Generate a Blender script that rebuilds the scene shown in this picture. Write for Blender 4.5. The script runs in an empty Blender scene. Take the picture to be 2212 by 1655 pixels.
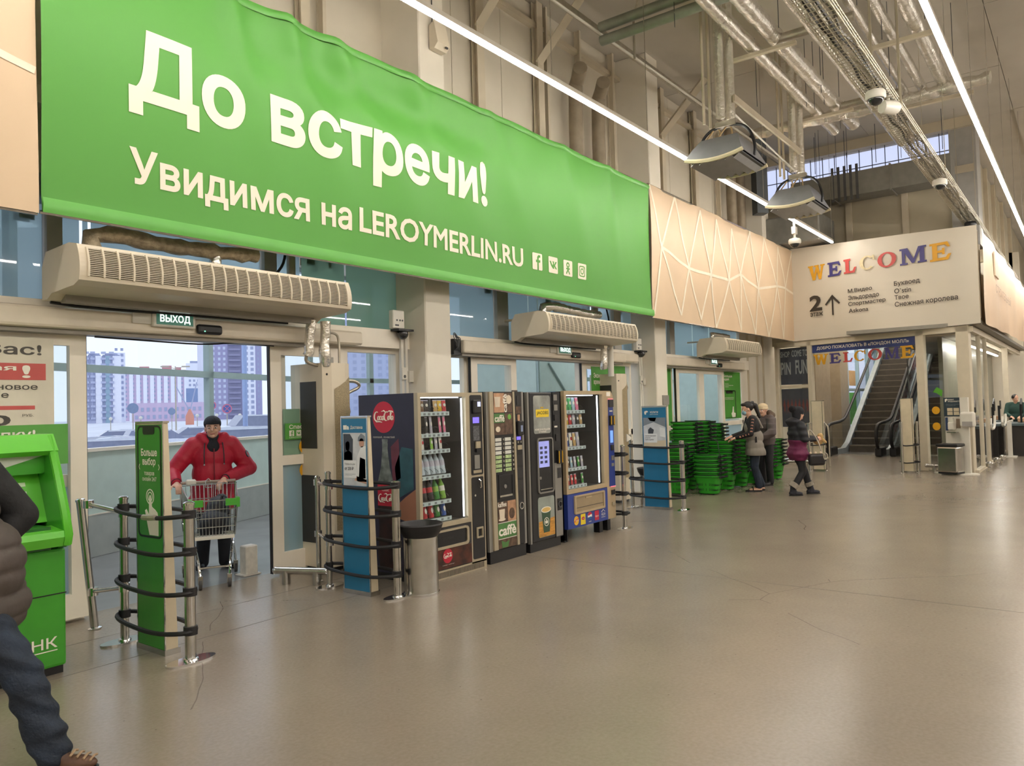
import bpy, bmesh, math, random
from mathutils import Vector as V, Matrix as M
S = bpy.context.scene
COL = S.collection
PI = math.pi
R = math.radians
# ------------------------------------------------------------ camera
yaw, pit, rol = R(37.07), R(1.83), R(1.6)
FW = V((math.cos(yaw)*math.cos(pit), math.sin(yaw)*math.cos(pit), math.sin(pit)))
R0 = V((math.sin(yaw), -math.cos(yaw), 0)); U0 = R0.cross(FW)
RT = R0*math.cos(rol)-U0*math.sin(rol); UP = U0*math.cos(rol)+R0*math.sin(rol)
cd = bpy.data.cameras.new('camera'); cam = bpy.data.objects.new('camera', cd); COL.objects.link(cam)
cd.sensor_fit = 'HORIZONTAL'; cd.sensor_width = 36; cd.lens = 1660/2212*36; cd.clip_start = .05; cd.clip_end = 600
cam.matrix_world = M(((RT.x, UP.x, -FW.x, 0), (RT.y, UP.y, -FW.y, 0), (RT.z, UP.z, -FW.z, 1.65), (0, 0, 0, 1)))
S.camera = cam
# ------------------------------------------------------------ view, world
S.view_settings.view_transform = 'Standard'; S.view_settings.look = 'None'
S.view_settings.exposure = 0.35; S.view_settings.gamma = 1.0; S.view_settings.use_curve_mapping = False
W = bpy.data.worlds.new('overcast_sky'); S.world = W; W.use_nodes = True
n_ = W.node_tree.nodes; l_ = W.node_tree.links; n_.clear()
wo = n_.new('ShaderNodeOutputWorld'); bg = n_.new('ShaderNodeBackground'); tc = n_.new('ShaderNodeTexCoord')
nz = n_.new('ShaderNodeTexNoise'); nz.inputs['Scale'].default_value = 2.2; nz.inputs['Detail'].default_value = 4
rp = n_.new('ShaderNodeValToRGB'); rp.color_ramp.elements[0].position = .3; rp.color_ramp.elements[1].position = .75
rp.color_ramp.elements[0].color = (.70, .76, .93, 1); rp.color_ramp.elements[1].color = (.80, .85, .96, 1)
l_.new(tc.outputs['Generated'], nz.inputs['Vector']); l_.new(nz.outputs['Fac'], rp.inputs['Fac'])
l_.new(rp.outputs['Color'], bg.inputs['Color']); bg.inputs['Strength'].default_value = 1.15
l_.new(bg.outputs['Background'], wo.inputs['Surface'])
LED_STRENGTH = 44.0
# ------------------------------------------------------------ materials
def lin(c):
    if isinstance(c, str):
        c = [int(c[i:i+2], 16)/255 for i in (0, 2, 4)]
    return tuple((v/12.92 if v <= .04045 else ((v+.055)/1.055)**2.4) for v in c)
MATS = {}
def mat(name, col, rough=.5, metal=0, var=.06, scale=6, bump=0, bscale=60, emit=0, spec=.5, stretch=None, coat=0):
    if name in MATS: return MATS[name]
    m = bpy.data.materials.new(name); m.use_nodes = True; MATS[name] = m
    nt = m.node_tree; N = nt.nodes; L = nt.links; b = N['Principled BSDF']; c = lin(col)
    b.inputs['Roughness'].default_value = rough; b.inputs['Metallic'].default_value = metal
    b.inputs['Specular IOR Level'].default_value = spec
    if coat: b.inputs['Coat Weight'].default_value = coat
    tx = N.new('ShaderNodeTexCoord'); mp = N.new('ShaderNodeMapping')
    if stretch: mp.inputs['Scale'].default_value = stretch
    L.new(tx.outputs['Object'], mp.inputs['Vector'])
    no = N.new('ShaderNodeTexNoise'); no.inputs['Scale'].default_value = scale; no.inputs['Detail'].default_value = 3
    L.new(mp.outputs['Vector'], no.inputs['Vector'])
    r = N.new('ShaderNodeValToRGB'); r.color_ramp.elements[0].position = .3; r.color_ramp.elements[1].position = .7
    r.color_ramp.elements[0].color = tuple(v*(1-var) for v in c)+(1,)
    r.color_ramp.elements[1].color = tuple(min(1, v*(1+var)) for v in c)+(1,)
    L.new(no.outputs['Fac'], r.inputs['Fac']); L.new(r.outputs['Color'], b.inputs['Base Color'])
    if emit:
        L.new(r.outputs['Color'], b.inputs['Emission Color']); b.inputs['Emission Strength'].default_value = emit
    if bump:
        n2 = N.new('ShaderNodeTexNoise'); n2.inputs['Scale'].default_value = bscale; n2.inputs['Detail'].default_value = 4
        L.new(mp.outputs['Vector'], n2.inputs['Vector'])
        bp = N.new('ShaderNodeBump'); bp.inputs['Strength'].default_value = bump; bp.inputs['Distance'].default_value = .02
        L.new(n2.outputs['Fac'], bp.inputs['Height']); L.new(bp.outputs['Normal'], b.inputs['Normal'])
    return m
def glassmat(name, tint, refl=.9, frost=0, ior=1.45):
    if name in MATS: return MATS[name]
    m = bpy.data.materials.new(name); m.use_nodes = True; MATS[name] = m
    nt = m.node_tree; N = nt.nodes; L = nt.links; N.clear()
    o = N.new('ShaderNodeOutputMaterial'); mx = N.new('ShaderNodeMixShader'); lw = N.new('ShaderNodeLayerWeight'); pw = N.new('ShaderNodeMath'); pw.operation = 'POWER'; pw.inputs[1].default_value = 5; L.new(lw.outputs['Facing'], pw.inputs[0]); fr = N.new('ShaderNodeMapRange'); fr.inputs['To Min'].default_value = .05; fr.inputs['To Max'].default_value = 1; L.new(pw.outputs[0], fr.inputs['Value'])
    t = N.new('ShaderNodeBsdfTransparent'); t.inputs['Color'].default_value = lin(tint)+(1,)
    g = N.new('ShaderNodeBsdfGlossy'); g.inputs['Roughness'].default_value = .015; g.inputs['Color'].default_value = (refl, refl, refl, 1)
    nz = N.new('ShaderNodeTexNoise'); nz.inputs['Scale'].default_value = .6
    bp = N.new('ShaderNodeBump'); bp.inputs['Strength'].default_value = .02; L.new(nz.outputs['Fac'], bp.inputs['Height']); L.new(bp.outputs['Normal'], g.inputs['Normal'])
    base = t
    if frost:
        df = N.new('ShaderNodeBsdfTranslucent'); df.inputs['Color'].default_value = lin(tint)+(1,)
        d2 = N.new('ShaderNodeBsdfDiffuse'); d2.inputs['Color'].default_value = lin(tint)+(1,)
        ma = N.new('ShaderNodeMixShader'); ma.inputs[0].default_value = .4; L.new(df.outputs[0], ma.inputs[1]); L.new(d2.outputs[0], ma.inputs[2])
        m2 = N.new('ShaderNodeMixShader'); m2.inputs[0].default_value = frost
        L.new(t.outputs[0], m2.inputs[1]); L.new(ma.outputs[0], m2.inputs[2]); base = m2
    L.new(fr.outputs[0], mx.inputs[0]); L.new(base.outputs[0], mx.inputs[1]); L.new(g.outputs[0], mx.inputs[2]); L.new(mx.outputs[0], o.inputs['Surface'])
    return m
# ------------------------------------------------------------ mesh builder
class G:
    def __init__(s): s.b = bmesh.new()
    def face(s, pts):
        s.b.faces.new([s.b.verts.new(p) for p in pts]); return s
    def box(s, x0, x1, y0, y1, z0, z1, bev=0, rot=None, seg=1):
        r = bmesh.ops.create_cube(s.b, size=1)['verts']
        c = V(((x0+x1)/2, (y0+y1)/2, (z0+z1)/2)); d = (abs(x1-x0), abs(y1-y0), abs(z1-z0))
        for v in r: v.co = V((v.co.x*d[0], v.co.y*d[1], v.co.z*d[2]))
        if bev:
            es = list({e for v in r for e in v.link_edges})
            q = bmesh.ops.bevel(s.b, geom=es, offset=min(bev, min(d)*.45), segments=seg, affect='EDGES', profile=.5)
            r = list({v for f in q['faces'] for v in f.verts} | {v for v in r if v.is_valid})
        for v in r: v.co = ((rot @ v.co) if rot else v.co) + c
        return s
    def cyl(s, p0, p1, r0, r1=None, seg=12, cap=True):
        p0, p1 = V(p0), V(p1); r1 = r0 if r1 is None else r1; d = p1-p0
        q = d.to_track_quat('Z', 'Y').to_matrix().to_4x4()
        bmesh.ops.create_cone(s.b, cap_ends=cap, segments=seg, radius1=max(r0, 1e-5), radius2=max(r1, 1e-5), depth=d.length, matrix=M.Translation((p0+p1)/2) @ q)
        return s
    def sph(s, c, r, u=12, v=8, sc=(1, 1, 1)):
        q = bmesh.ops.create_uvsphere(s.b, u_segments=u, v_segments=v, radius=1)['verts']
        rr = (r, r, r) if not hasattr(r, '__len__') else r
        for w in q: w.co = V((w.co.x*rr[0]*sc[0], w.co.y*rr[1]*sc[1], w.co.z*rr[2]*sc[2]))+V(c)
        return s
    def tube(s, pts, r, seg=8, closed=False, cap=True, sm=0, flat=None):
        P = [V(p) for p in pts]
        for _ in range(sm):
            Q = []; n = len(P)
            for i in range(n if closed else n-1):
                a, b = P[i], P[(i+1) % n]; Q += [a*.75+b*.25, a*.25+b*.75]
            if not closed: Q = [P[0]]+Q+[P[-1]]
            P = Q
        n = len(P); rings = []; up = None
        for i in range(n):
            t = (P[(i+1) % n]-P[i-1]) if closed else (P[min(i+1, n-1)]-P[max(i-1, 0)])
            if t.length < 1e-9: t = V((0, 0, 1))
            t.normalize()
            if up is None: up = V((0, 0, 1)) if abs(t.z) < .9 else V((1, 0, 0))
            sd = t.cross(up)
            if sd.length < 1e-6: sd = t.cross(V((0, 1, 0)))
            sd.normalize(); up = sd.cross(t).normalized()
            rr = r[i*len(r)//n] if hasattr(r, '__len__') else r
            f = flat or 1
            rings.append([s.b.verts.new(P[i]+(sd*math.cos(2*PI*k/seg)+up*math.sin(2*PI*k/seg)*f)*rr) for k in range(seg)])
        for i in range(n if closed else n-1):
            a, b = rings[i], rings[(i+1) % n]
            for k in range(seg): s.b.faces.new((a[k], a[(k+1) % seg], b[(k+1) % seg], b[k]))
        if cap and not closed:
            s.b.faces.new(rings[0][::-1]); s.b.faces.new(rings[-1])
        return s
    def lathe(s, prof, c=(0, 0, 0), seg=20, cap=True, sx=1, sy=1, ax='z'):
        rings = []
        for (r, z) in prof:
            ring = []
            for k in range(seg):
                a = 2*PI*k/seg; p = V((r*math.cos(a)*sx, r*math.sin(a)*sy, z))
                if ax == 'y': p = V((p.x, z, p.y))
                if ax == 'x': p = V((z, p.x, p.y))
                ring.append(s.b.verts.new(p+V(c)))
            rings.append(ring)
        for a, b in zip(rings, rings[1:]):
            for k in range(seg): s.b.faces.new((a[k], a[(k+1) % seg], b[(k+1) % seg], b[k]))
        if cap:
            s.b.faces.new(rings[0][::-1]); s.b.faces.new(rings[-1])
        return s
    def prism(s, poly, d0, d1, ax='y'):
        def p(u, v, d): return {'y': (u, d, v), 'x': (d, u, v), 'z': (u, v, d)}[ax]
        a = [s.b.verts.new(p(u, v, d0)) for u, v in poly]; b = [s.b.verts.new(p(u, v, d1)) for u, v in poly]; n = len(poly)
        s.b.faces.new(a[::-1]); s.b.faces.new(b)
        for i in range(n): s.b.faces.new((a[i], a[(i+1) % n], b[(i+1) % n], b[i]))
        return s
    def frame(s, x0, x1, z0, z1, w, d0, d1, ax='y', wb=None, wt=None):
        wb = w if wb is None else wb; wt = w if wt is None else wt
        for (a, b, c, d) in ((x0, x0+w, z0, z1), (x1-w, x1, z0, z1), (x0+w, x1-w, z0, z0+wb), (x0+w, x1-w, z1-wt, z1)):
            if ax == 'y': s.box(a, b, d0, d1, c, d)
            else: s.box(d0, d1, a, b, c, d)
        return s
    def grid(s, fn, nu, nv, cu=False):
        vs = [[s.b.verts.new(fn(i/nu, j/nv)) for j in range(nv+1)] for i in range(nu if cu else nu+1)]
        for i in range(nu):
            a, b = vs[i], vs[(i+1) % len(vs)]
            for j in range(nv): s.b.faces.new((a[j], b[j], b[j+1], a[j+1]))
        return s
    def mesh(s, name, m, smooth=False):
        bmesh.ops.recalc_face_normals(s.b, faces=s.b.faces)
        me = bpy.data.meshes.new(name); s.b.to_mesh(me); s.b.free()
        if m: me.materials.append(m)
        if smooth:
            me.polygons.foreach_set('use_smooth', [True]*len(me.polygons))
            try: me.set_sharp_from_angle(angle=R(40))
            except Exception: pass
        return me
    def sheet(s):
        """keep one face of a thin pane, so that light crosses each sheet of glass once"""
        s.b.verts.ensure_lookup_table(); ext = [max(v.co[i] for v in s.b.verts)-min(v.co[i] for v in s.b.verts) for i in range(3)]; ax = ext.index(min(ext))
        s.b.normal_update(); hi = max(v.co[ax] for v in s.b.verts)
        if ext[ax] > 1e-4: bmesh.ops.delete(s.b, geom=[f for f in s.b.faces if any(abs(v.co[ax]-hi) > 1e-5 for v in f.verts)], context='FACES')
    def done(s, name, m, par=None, smooth=False, **kw):
        if name in ('glass_pane', 'balustrade_glass'): s.sheet()
        return put(name, s.mesh(name, m, smooth), par, **kw)
def put(name, me, par=None, loc=None, rotz=0, **kw):
    o = bpy.data.objects.new(name, me); COL.objects.link(o)
    if par is not None: o.parent = par
    if loc is not None: o.location = loc
    if rotz: o.rotation_euler.z = rotz
    for k, v in kw.items(): o[k] = v
    return o
def thing(name, label, cat, loc=(0, 0, 0), rotz=0, group=None):
    o = bpy.data.objects.new(name, None); COL.objects.link(o); o.location = loc; o.rotation_euler.z = rotz
    o.empty_display_size = .1; o['label'] = label; o['category'] = cat
    if group: o['group'] = group
    return o
def tag(o, label, cat, group=None):
    o['label'] = label; o['category'] = cat
    if group: o['group'] = group
    return o
def struct(o): o['kind'] = 'structure'; return o
def dup(root, loc=None, rotz=None, label=None, group=None, name=None, par=None):
    r = root.copy(); COL.objects.link(r)
    if loc is not None: r.location = loc
    if rotz is not None: r.rotation_euler.z = rotz
    if label: r['label'] = label
    if group: r['group'] = group
    if par is not None: r.parent = par
    for ch in list(root.children): dup(ch, par=r)
    return r
# ------------------------------------------------------------ lettering
from mathutils.geometry import delaunay_2d_cdt
def txt_bm(s, bold=0, shear=0, depth=.001, lh=1.0, align='LEFT', space=1.0):
    """outlines of the built-in font; each contour is filled by itself, since its glyphs are made of overlapping strokes"""
    cu = bpy.data.curves.new('lettering', 'FONT'); cu.body = s; cu.shear = shear; cu.fill_mode = 'NONE'
    cu.space_line = lh; cu.align_x = align; cu.space_character = space; cu.resolution_u = 3
    ob = bpy.data.objects.new('lettering', cu); me = ob.to_mesh()
    co = [v.co.to_2d() for v in me.vertices]; nb = {}
    for e in me.edges:
        a, b = e.vertices; nb.setdefault(a, []).append(b); nb.setdefault(b, []).append(a)
    ob.to_mesh_clear(); bpy.data.objects.remove(ob); bpy.data.curves.remove(cu)
    seen = set(); loops = []
    for st in sorted(nb):
        if st in seen: continue
        L = [st]; seen.add(st); cur = st+1 if st+1 in nb[st] else nb[st][0]
        while cur not in seen:
            seen.add(cur); L.append(cur); nx = [q for q in nb[cur] if q not in seen]
            if not nx: break
            cur = nx[0]
        P = []
        for q in L:
            if not P or (co[q]-P[-1]).length > 1e-5: P.append(co[q])
        if len(P) > 2 and (P[0]-P[-1]).length < 1e-5: P.pop()
        if len(P) > 2: loops.append(P)
    sa = lambda P: sum(P[k-1].cross(P[k]) for k in range(len(P)))/2
    def grow(P, sg):
        if not bold: return P
        o = []; n = len(P)
        for k in range(n):
            d1 = (P[k]-P[k-1]).normalized(); d2 = (P[(k+1) % n]-P[k]).normalized()
            n1 = V((d1.y, -d1.x))*sg; n2 = V((d2.y, -d2.x))*sg; m = n1+n2
            m = m/max(.35, m.length_squared/2) if m.length > .05 else n1
            o.append(P[k]+m*bold)
        return o
    b = bmesh.new()
    # group overlapping contours glyph by glyph, then keep every triangle with a non-zero winding number
    items = sorted([(min(p.x for p in P), max(p.x for p in P), min(p.y for p in P), max(p.y for p in P), P) for P in loops], key=lambda q: q[0]); groups = []
    for it in items:
        hit = [g_ for g_ in groups if any(it[0] <= o[1] and it[1] >= o[0] and it[2] <= o[3] and it[3] >= o[2] for o in g_)]
        m = [it]
        for g_ in hit: m += g_; groups.remove(g_)
        groups.append(m)
    for g_ in groups:
        sg = 1 if sa(max((it[4] for it in g_), key=lambda P: abs(sa(P)))) > 0 else -1; g_ = [(0, 0, 0, 0, grow(it[4], sg)) for it in g_]; vs = []; ed = []
        for it in g_:
            n0 = len(vs); vs += it[4]; n = len(it[4]); ed += [(n0+k, n0+(k+1) % n) for k in range(n)]
        ov, oe, of = delaunay_2d_cdt(vs, ed, [], 0, 1e-6, False)[:3]
        bv = [b.verts.new((p.x, p.y, .05)) for p in ov]
        for f in of:
            c = (ov[f[0]]+ov[f[1]]+ov[f[2]])/3; wn = 0
            for it in g_:
                P = it[4]
                for k in range(len(P)):
                    p, q = P[k-1], P[k]
                    if (p.y <= c.y) != (q.y <= c.y):
                        x = p.x+(c.y-p.y)*(q.x-p.x)/(q.y-p.y)
                        if x > c.x: wn += 1 if q.y > p.y else -1
            if wn: b.faces.new([bv[k] for k in f])
    bmesh.ops.delete(b, geom=[v for v in b.verts if not v.link_faces], context='VERTS')
    return b
def txt(s, x0, x1, z0, z1, y, m, par=None, name='lettering', bold=0, shear=0, lh=1.0, align='LEFT', depth=.0015, ax='y', flip=False, space=1.0, mapf=None, cut=0, keep=False, noobj=False):
    """text fitted to the rectangle x0..x1, z0..z1, standing in the plane y, read from -y"""
    b = txt_bm(s, bold, shear, .05, lh, align, space)
    xs = [v.co.x for v in b.verts]; ys = [v.co.y for v in b.verts]; ax0, ax1, ay0, ay1 = min(xs), max(xs), min(ys), max(ys)
    sx = (x1-x0)/(ax1-ax0); sz = (z1-z0)/(ay1-ay0)
    if keep: sx = sz = min(sx, sz); x0 = (x0+x1)/2-(ax1-ax0)*sx/2; z0 = (z0+z1)/2-(ay1-ay0)*sz/2
    for v in b.verts:
        X, Z, d = x0+(v.co.x-ax0)*sx, z0+(v.co.y-ay0)*sz, (-depth if v.co.z > 0 else 0)
        v.co = V((X, y+d, Z)) if ax == 'y' else (V((y+d, -X, Z)) if ax == 'x' else V((X, Z, y-d)))
    if cut:
        bmesh.ops.triangulate(b, faces=b.faces)
        x = math.ceil(x0/cut)*cut+.0137
        while x < x1:
            bmesh.ops.bisect_plane(b, geom=b.verts[:]+b.edges[:]+b.faces[:], plane_co=(x, 0, 0), plane_no=(1, 0, 0)); x += cut
        z = math.ceil(z0/cut)*cut+.0071
        while z < z1:
            bmesh.ops.bisect_plane(b, geom=b.verts[:]+b.edges[:]+b.faces[:], plane_co=(0, 0, z), plane_no=(0, 0, 1)); z += cut
    if mapf:
        for v in b.verts: v.co = mapf(v.co)
    if noobj: return b
    g = G(); g.b.free(); g.b = b
    return g.done(name, m, par)
def disc(cx, cz, r, y, n=24, rz=None):
    rz = rz or r
    return [(cx+r*math.cos(2*PI*k/n), cz+rz*math.sin(2*PI*k/n)) for k in range(n)]
def rrect(x0, x1, z0, z1, r, n=5):
    o = []
    for cx, cz, a0 in ((x1-r, z1-r, 0), (x0+r, z1-r, 90), (x0+r, z0+r, 180), (x1-r, z0+r, 270)):
        for k in range(n): a = R(a0+90*k/(n-1)); o.append((cx+r*math.cos(a), cz+r*math.sin(a)))
    return o
rnd = random.Random(7)
# ------------------------------------------------------------ common materials
CREAM = mat('cream_paint', 'e0d8c8', .6, var=.05, scale=1.5)
WHITEAL = mat('white_aluminium', 'ece3d3', .4, var=.04, scale=3)
PANEL = mat('sandwich_panel', 'cfc6b4', .55, var=.06, scale=1.2)
POSTM = mat('painted_steel', 'c9bda6', .5, var=.08, scale=2)
STEEL = mat('brushed_steel', 'c4c2be', .22, 1, var=.1, scale=12)
CHROME = mat('chrome', 'd8d8d8', .08, 1, var=.05)
GALV = mat('galvanised', 'b5ad9e', .4, .7, var=.15, scale=9)
FOIL = mat('crinkled_foil', 'eae6de', .24, .85, var=.12, scale=14, bump=.5, bscale=22)
BLACK = mat('black_plastic', '17171a', .4, var=.15)
RUB = mat('black_rubber', '1b1a1d', .55, var=.15)
DGREY = mat('dark_grey', '4a4b4d', .5, var=.1)
GREEN = mat('brand_green', '4fa03c', .5, var=.05, scale=2)
WHITE = mat('white_print', 'efe9dc', .5, var=.02)
PWHITE = mat('white_plastic', 'ddd8cc', .4, var=.03)
GLASS = glassmat('clear_glass', 'f5f9f9')
# ============================================================ STRUCTURE
def floor_mat():
    m = bpy.data.materials.new('polished_concrete'); m.use_nodes = True
    N = m.node_tree.nodes; L = m.node_tree.links; b = N['Principled BSDF']
    tx = N.new('ShaderNodeTexCoord')
    a = N.new('ShaderNodeTexNoise'); a.inputs['Scale'].default_value = .55; a.inputs['Detail'].default_value = 6; a.inputs['Roughness'].default_value = .65
    r = N.new('ShaderNodeValToRGB'); r.color_ramp.elements[0].position = .3; r.color_ramp.elements[1].position = .72
    r.color_ramp.elements[0].color = lin('857a6c')+(1,); r.color_ramp.elements[1].color = lin('938777')+(1,)
    L.new(tx.outputs['Object'], a.inputs['Vector']); L.new(a.outputs['Fac'], r.inputs['Fac'])
    # fine speckle
    s = N.new('ShaderNodeTexNoise'); s.inputs['Scale'].default_value = 45; s.inputs['Detail'].default_value = 2
    L.new(tx.outputs['Object'], s.inputs['Vector'])
    mx = N.new('ShaderNodeMix'); mx.data_type = 'RGBA'; mx.blend_type = 'LINEAR_LIGHT'; mx.inputs[0].default_value = .035
    L.new(r.outputs['Color'], mx.inputs[6]); L.new(s.outputs['Fac'], mx.inputs[7])
    # hairline cracks
    d = N.new('ShaderNodeTexNoise'); d.inputs['Scale'].default_value = .9; d.inputs['Detail'].default_value = 2.5
    L.new(tx.outputs['Object'], d.inputs['Vector'])
    ad = N.new('ShaderNodeMix'); ad.data_type = 'RGBA'; ad.blend_type = 'ADD'; ad.inputs[0].default_value = .3
    L.new(tx.outputs['Object'], ad.inputs[6]); L.new(d.outputs['Color'], ad.inputs[7])
    v = N.new('ShaderNodeTexVoronoi'); v.voronoi_dimensions = '2D'; v.feature = 'DISTANCE_TO_EDGE'; v.inputs['Scale'].default_value = .22
    L.new(ad.outputs[2], v.inputs['Vector'])
    lt = N.new('ShaderNodeMath'); lt.operation = 'LESS_THAN'; lt.inputs[1].default_value = .0007; L.new(v.outputs['Distance'], lt.inputs[0])
    mk = N.new('ShaderNodeTexNoise'); mk.inputs['Scale'].default_value = .5; L.new(tx.outputs['Object'], mk.inputs['Vector'])
    gt = N.new('ShaderNodeMath'); gt.operation = 'GREATER_THAN'; gt.inputs[1].default_value = .5; L.new(mk.outputs['Fac'], gt.inputs[0])
    mu = N.new('ShaderNodeMath'); mu.operation = 'MULTIPLY'; L.new(lt.outputs[0], mu.inputs[0]); L.new(gt.outputs[0], mu.inputs[1])
    # small dropped specks
    v2 = N.new('ShaderNodeTexVoronoi'); v2.voronoi_dimensions = '2D'; v2.inputs['Scale'].default_value = 2.6; L.new(tx.outputs['Object'], v2.inputs['Vector'])
    l2 = N.new('ShaderNodeMath'); l2.operation = 'LESS_THAN'; l2.inputs[1].default_value = .012; L.new(v2.outputs['Distance'], l2.inputs[0])
    l3 = N.new('ShaderNodeMath'); l3.operation = 'MULTIPLY'; L.new(l2.outputs[0], l3.inputs[0]); L.new(gt.outputs[0], l3.inputs[1])
    mm = N.new('ShaderNodeMath'); mm.operation = 'MAXIMUM'; L.new(mu.outputs[0], mm.inputs[0]); L.new(l3.outputs[0], mm.inputs[1])
    sc = N.new('ShaderNodeMath'); sc.operation = 'MULTIPLY'; sc.inputs[1].default_value = .5; L.new(mm.outputs[0], sc.inputs[0])
    m3 = N.new('ShaderNodeMix'); m3.data_type = 'RGBA'; L.new(sc.outputs[0], m3.inputs[0]); L.new(mx.outputs[2], m3.inputs[6]); m3.inputs[7].default_value = lin('3a332b')+(1,)
    L.new(m3.outputs[2], b.inputs['Base Color'])

    b.inputs['Roughness'].default_value = .25
    bp = N.new('ShaderNodeBump'); bp.inputs['Strength'].default_value = .06; bp.inputs['Distance'].default_value = .01
    L.new(a.outputs['Fac'], bp.inputs['Height']); L.new(bp.outputs['Normal'], b.inputs['Normal'])
    return m
FLOORM = floor_mat()
CZ = 8.2
g = G().box(-8, 46, -16, 6.9, -.3, 0); struct(g.done('floor', FLOORM))
VFL = mat('vestibule_floor', '8f8f8f', .22, var=.12, scale=1.4)
g = G().prism([(-1.5, 6.9), (20.4, 6.9), (20.4, 9.5), (13.5, 9.5), (13.5, 11.6), (9.1, 11.6), (1.3, 8.5), (-1.5, 8.5)], -.3, -.004, 'z'); struct(g.done('floor', VFL))
# ceiling: deck plates with seams
CEILM = mat('ceiling_deck', 'bdb6a9', .7, var=.08, scale=.8)
g = G().box(-8, 21.15, -16, 7.2, CZ+.05, CZ+.3).box(21.15, 46, -16, 2.45, CZ+.05, CZ+.3); ceil = struct(g.done('ceiling', CEILM))
cp = G().box(-1.495, 1.495, -1.495, 1.495, -.03, .03).mesh('ceiling_panel', CEILM)
for i in range(13):
    for j in range(7):
        if -1.5+i*3 > 20.2 and j < 2: continue
        put('ceiling_panel', cp, ceil, (-1.5+i*3, 5.7-j*3, CZ+.02+.004*((i*3+j) % 2)))
# left wall above the doors
WB = mat('wall_backing', '8f8676', .7)
g = G().box(-3, 20.6, 7.1, 7.3, 3.6, CZ+.02); wl = struct(g.done('wall_left', WB))
pm = {}
x = -2.4; i = 0
while x < 20.2:
    w = (1.15, 1.15, 1.2)[i % 3]
    if w not in pm: pm[w] = G().box(.006, w-.006, 7.03, 7.1, 3.5, CZ).mesh('panel', PANEL)
    put('panel', pm[w], wl, (x, 0, 0)); x += w; i += 1
# back-painted glass strip between door headers and banner
SPAN = glassmat('spandrel_glass', '9fb4ba', .8, .75)
SPANG = glassmat('spandrel_glass_green', '78957f', .8, .85)
MULL = mat('grey_mullion', 'a8a49a', .45)
segs = [(-2.2, -.3), (-.28, 1.3), (1.32, 2.72), (2.84, 3.01), (3.02, 3.08), (3.09, 4.8), (4.95, 5.3), (5.31, 5.93), (5.94, 6.76), (7.2, 8.7), (8.96, 9.55), (9.56, 9.8), (9.82, 11.4), (11.42, 12.09), (12.34, 12.9), (13.3, 14.36), (14.58, 15.6), (15.62, 16.5), (16.52, 18.2)]
for k, (a, b) in enumerate(segs):
    g = G().face([(a+.008, 6.87, 2.6), (b-.008, 6.87, 2.6), (b-.008, 6.87, 3.7), (a+.008, 6.87, 3.7)]); g.done('spandrel_pane', SPANG if k in (7, 8) else SPAN, wl)
for (a, b) in ((2.72, 2.84), (4.8, 4.95), (8.7, 8.96), (12.09, 12.34), (14.36, 14.58)):
    G().box(a, b, 6.8, 6.9, 2.58, 3.7).done('mullion', MULL, wl)
G().box(-2.4, 18.3, 6.9, 7.1, 2.55, 2.62).box(-2.4, 18.3, 6.9, 7.1, 3.5, 3.7).done('spandrel_frame', DGREY, wl)
G().box(18.2, 20.3, 6.8, 7.1, 0, 3.7).done('end_panel', CREAM, wl)
for xx in (18.65, 19.3, 19.75): G().box(xx, xx+.05, 6.76, 6.8, 0, 3.3).done('edge_strip', POSTM, wl)
# columns
for k, xx in enumerate((.7, 6.75, 12.85, 18.95)):
    g = G().box(xx, xx+.46, 6.38, 7.05, 0 if k < 3 else 3.3, CZ, bev=.015); c = struct(g.done('column', CREAM)); c.name = 'trim_%d' % (k+1)
    if k == 1:
        G().box(xx+.02, xx+.465, 6.374, 6.38, 1.62, 1.78).done('green_band', GREEN, c)
        G().box(xx+.003, xx+.457, 6.376, 6.38, 0, 1.62).done('lower_band', mat('white_lower', 'cfcabd', .5), c)
def post(n, x, w=.12, y=6.98, d=.1, z0=3.3, z1=CZ, brace=False):
    g = G().box(x-w/2, x+w/2, y-d, y-d+.012, z0, z1).box(x-w/2, x+w/2, y, y+.012, z0, z1).box(x-.006, x+.006, y-d, y, z0, z1)
    if brace: g.tube([(x, y-.06, z1-1.0), (x, y-1.05, z1-.06)], .085, 4)
    o = struct(g.done('trim_%d' % n, POSTM)); return o
n = 5
for x, w, br in ((5.45, .12, 0), (5.72, .05, 0), (2.6, .12, 1), (8.58, .16, 1), (10.12, .16, 1), (10.32, .05, 0), (11.35, .05, 0), (12.5, .06, 0), (14.55, .16, 1), (16.2, .16, 1), (17.55, .05, 0), (19.35, .06, 0)):
    post(n, x, w, brace=bool(br)); n += 1
# top rail at the wall head
struct(G().box(-3, 20.6, 6.93, 7.03, CZ-.42, CZ-.34).done('trim_%d' % n, POSTM)); n += 1
# other sides of the hall, outside the frame
struct(G().box(-8.3, -8, -16, 7.2, 0, CZ+.3).done('wall_back', CREAM))
struct(G().box(-8, 46, -16.3, -16, 0, CZ+.3).done('wall_right', CREAM))
struct(G().box(-8, -3, 6.8, 7.1, 0, CZ+.3).done('wall_near', CREAM))
struct(G().box(46, 46.3, -16.3, 7.3, 0, CZ+.3).done('wall_far', CREAM))
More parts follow.
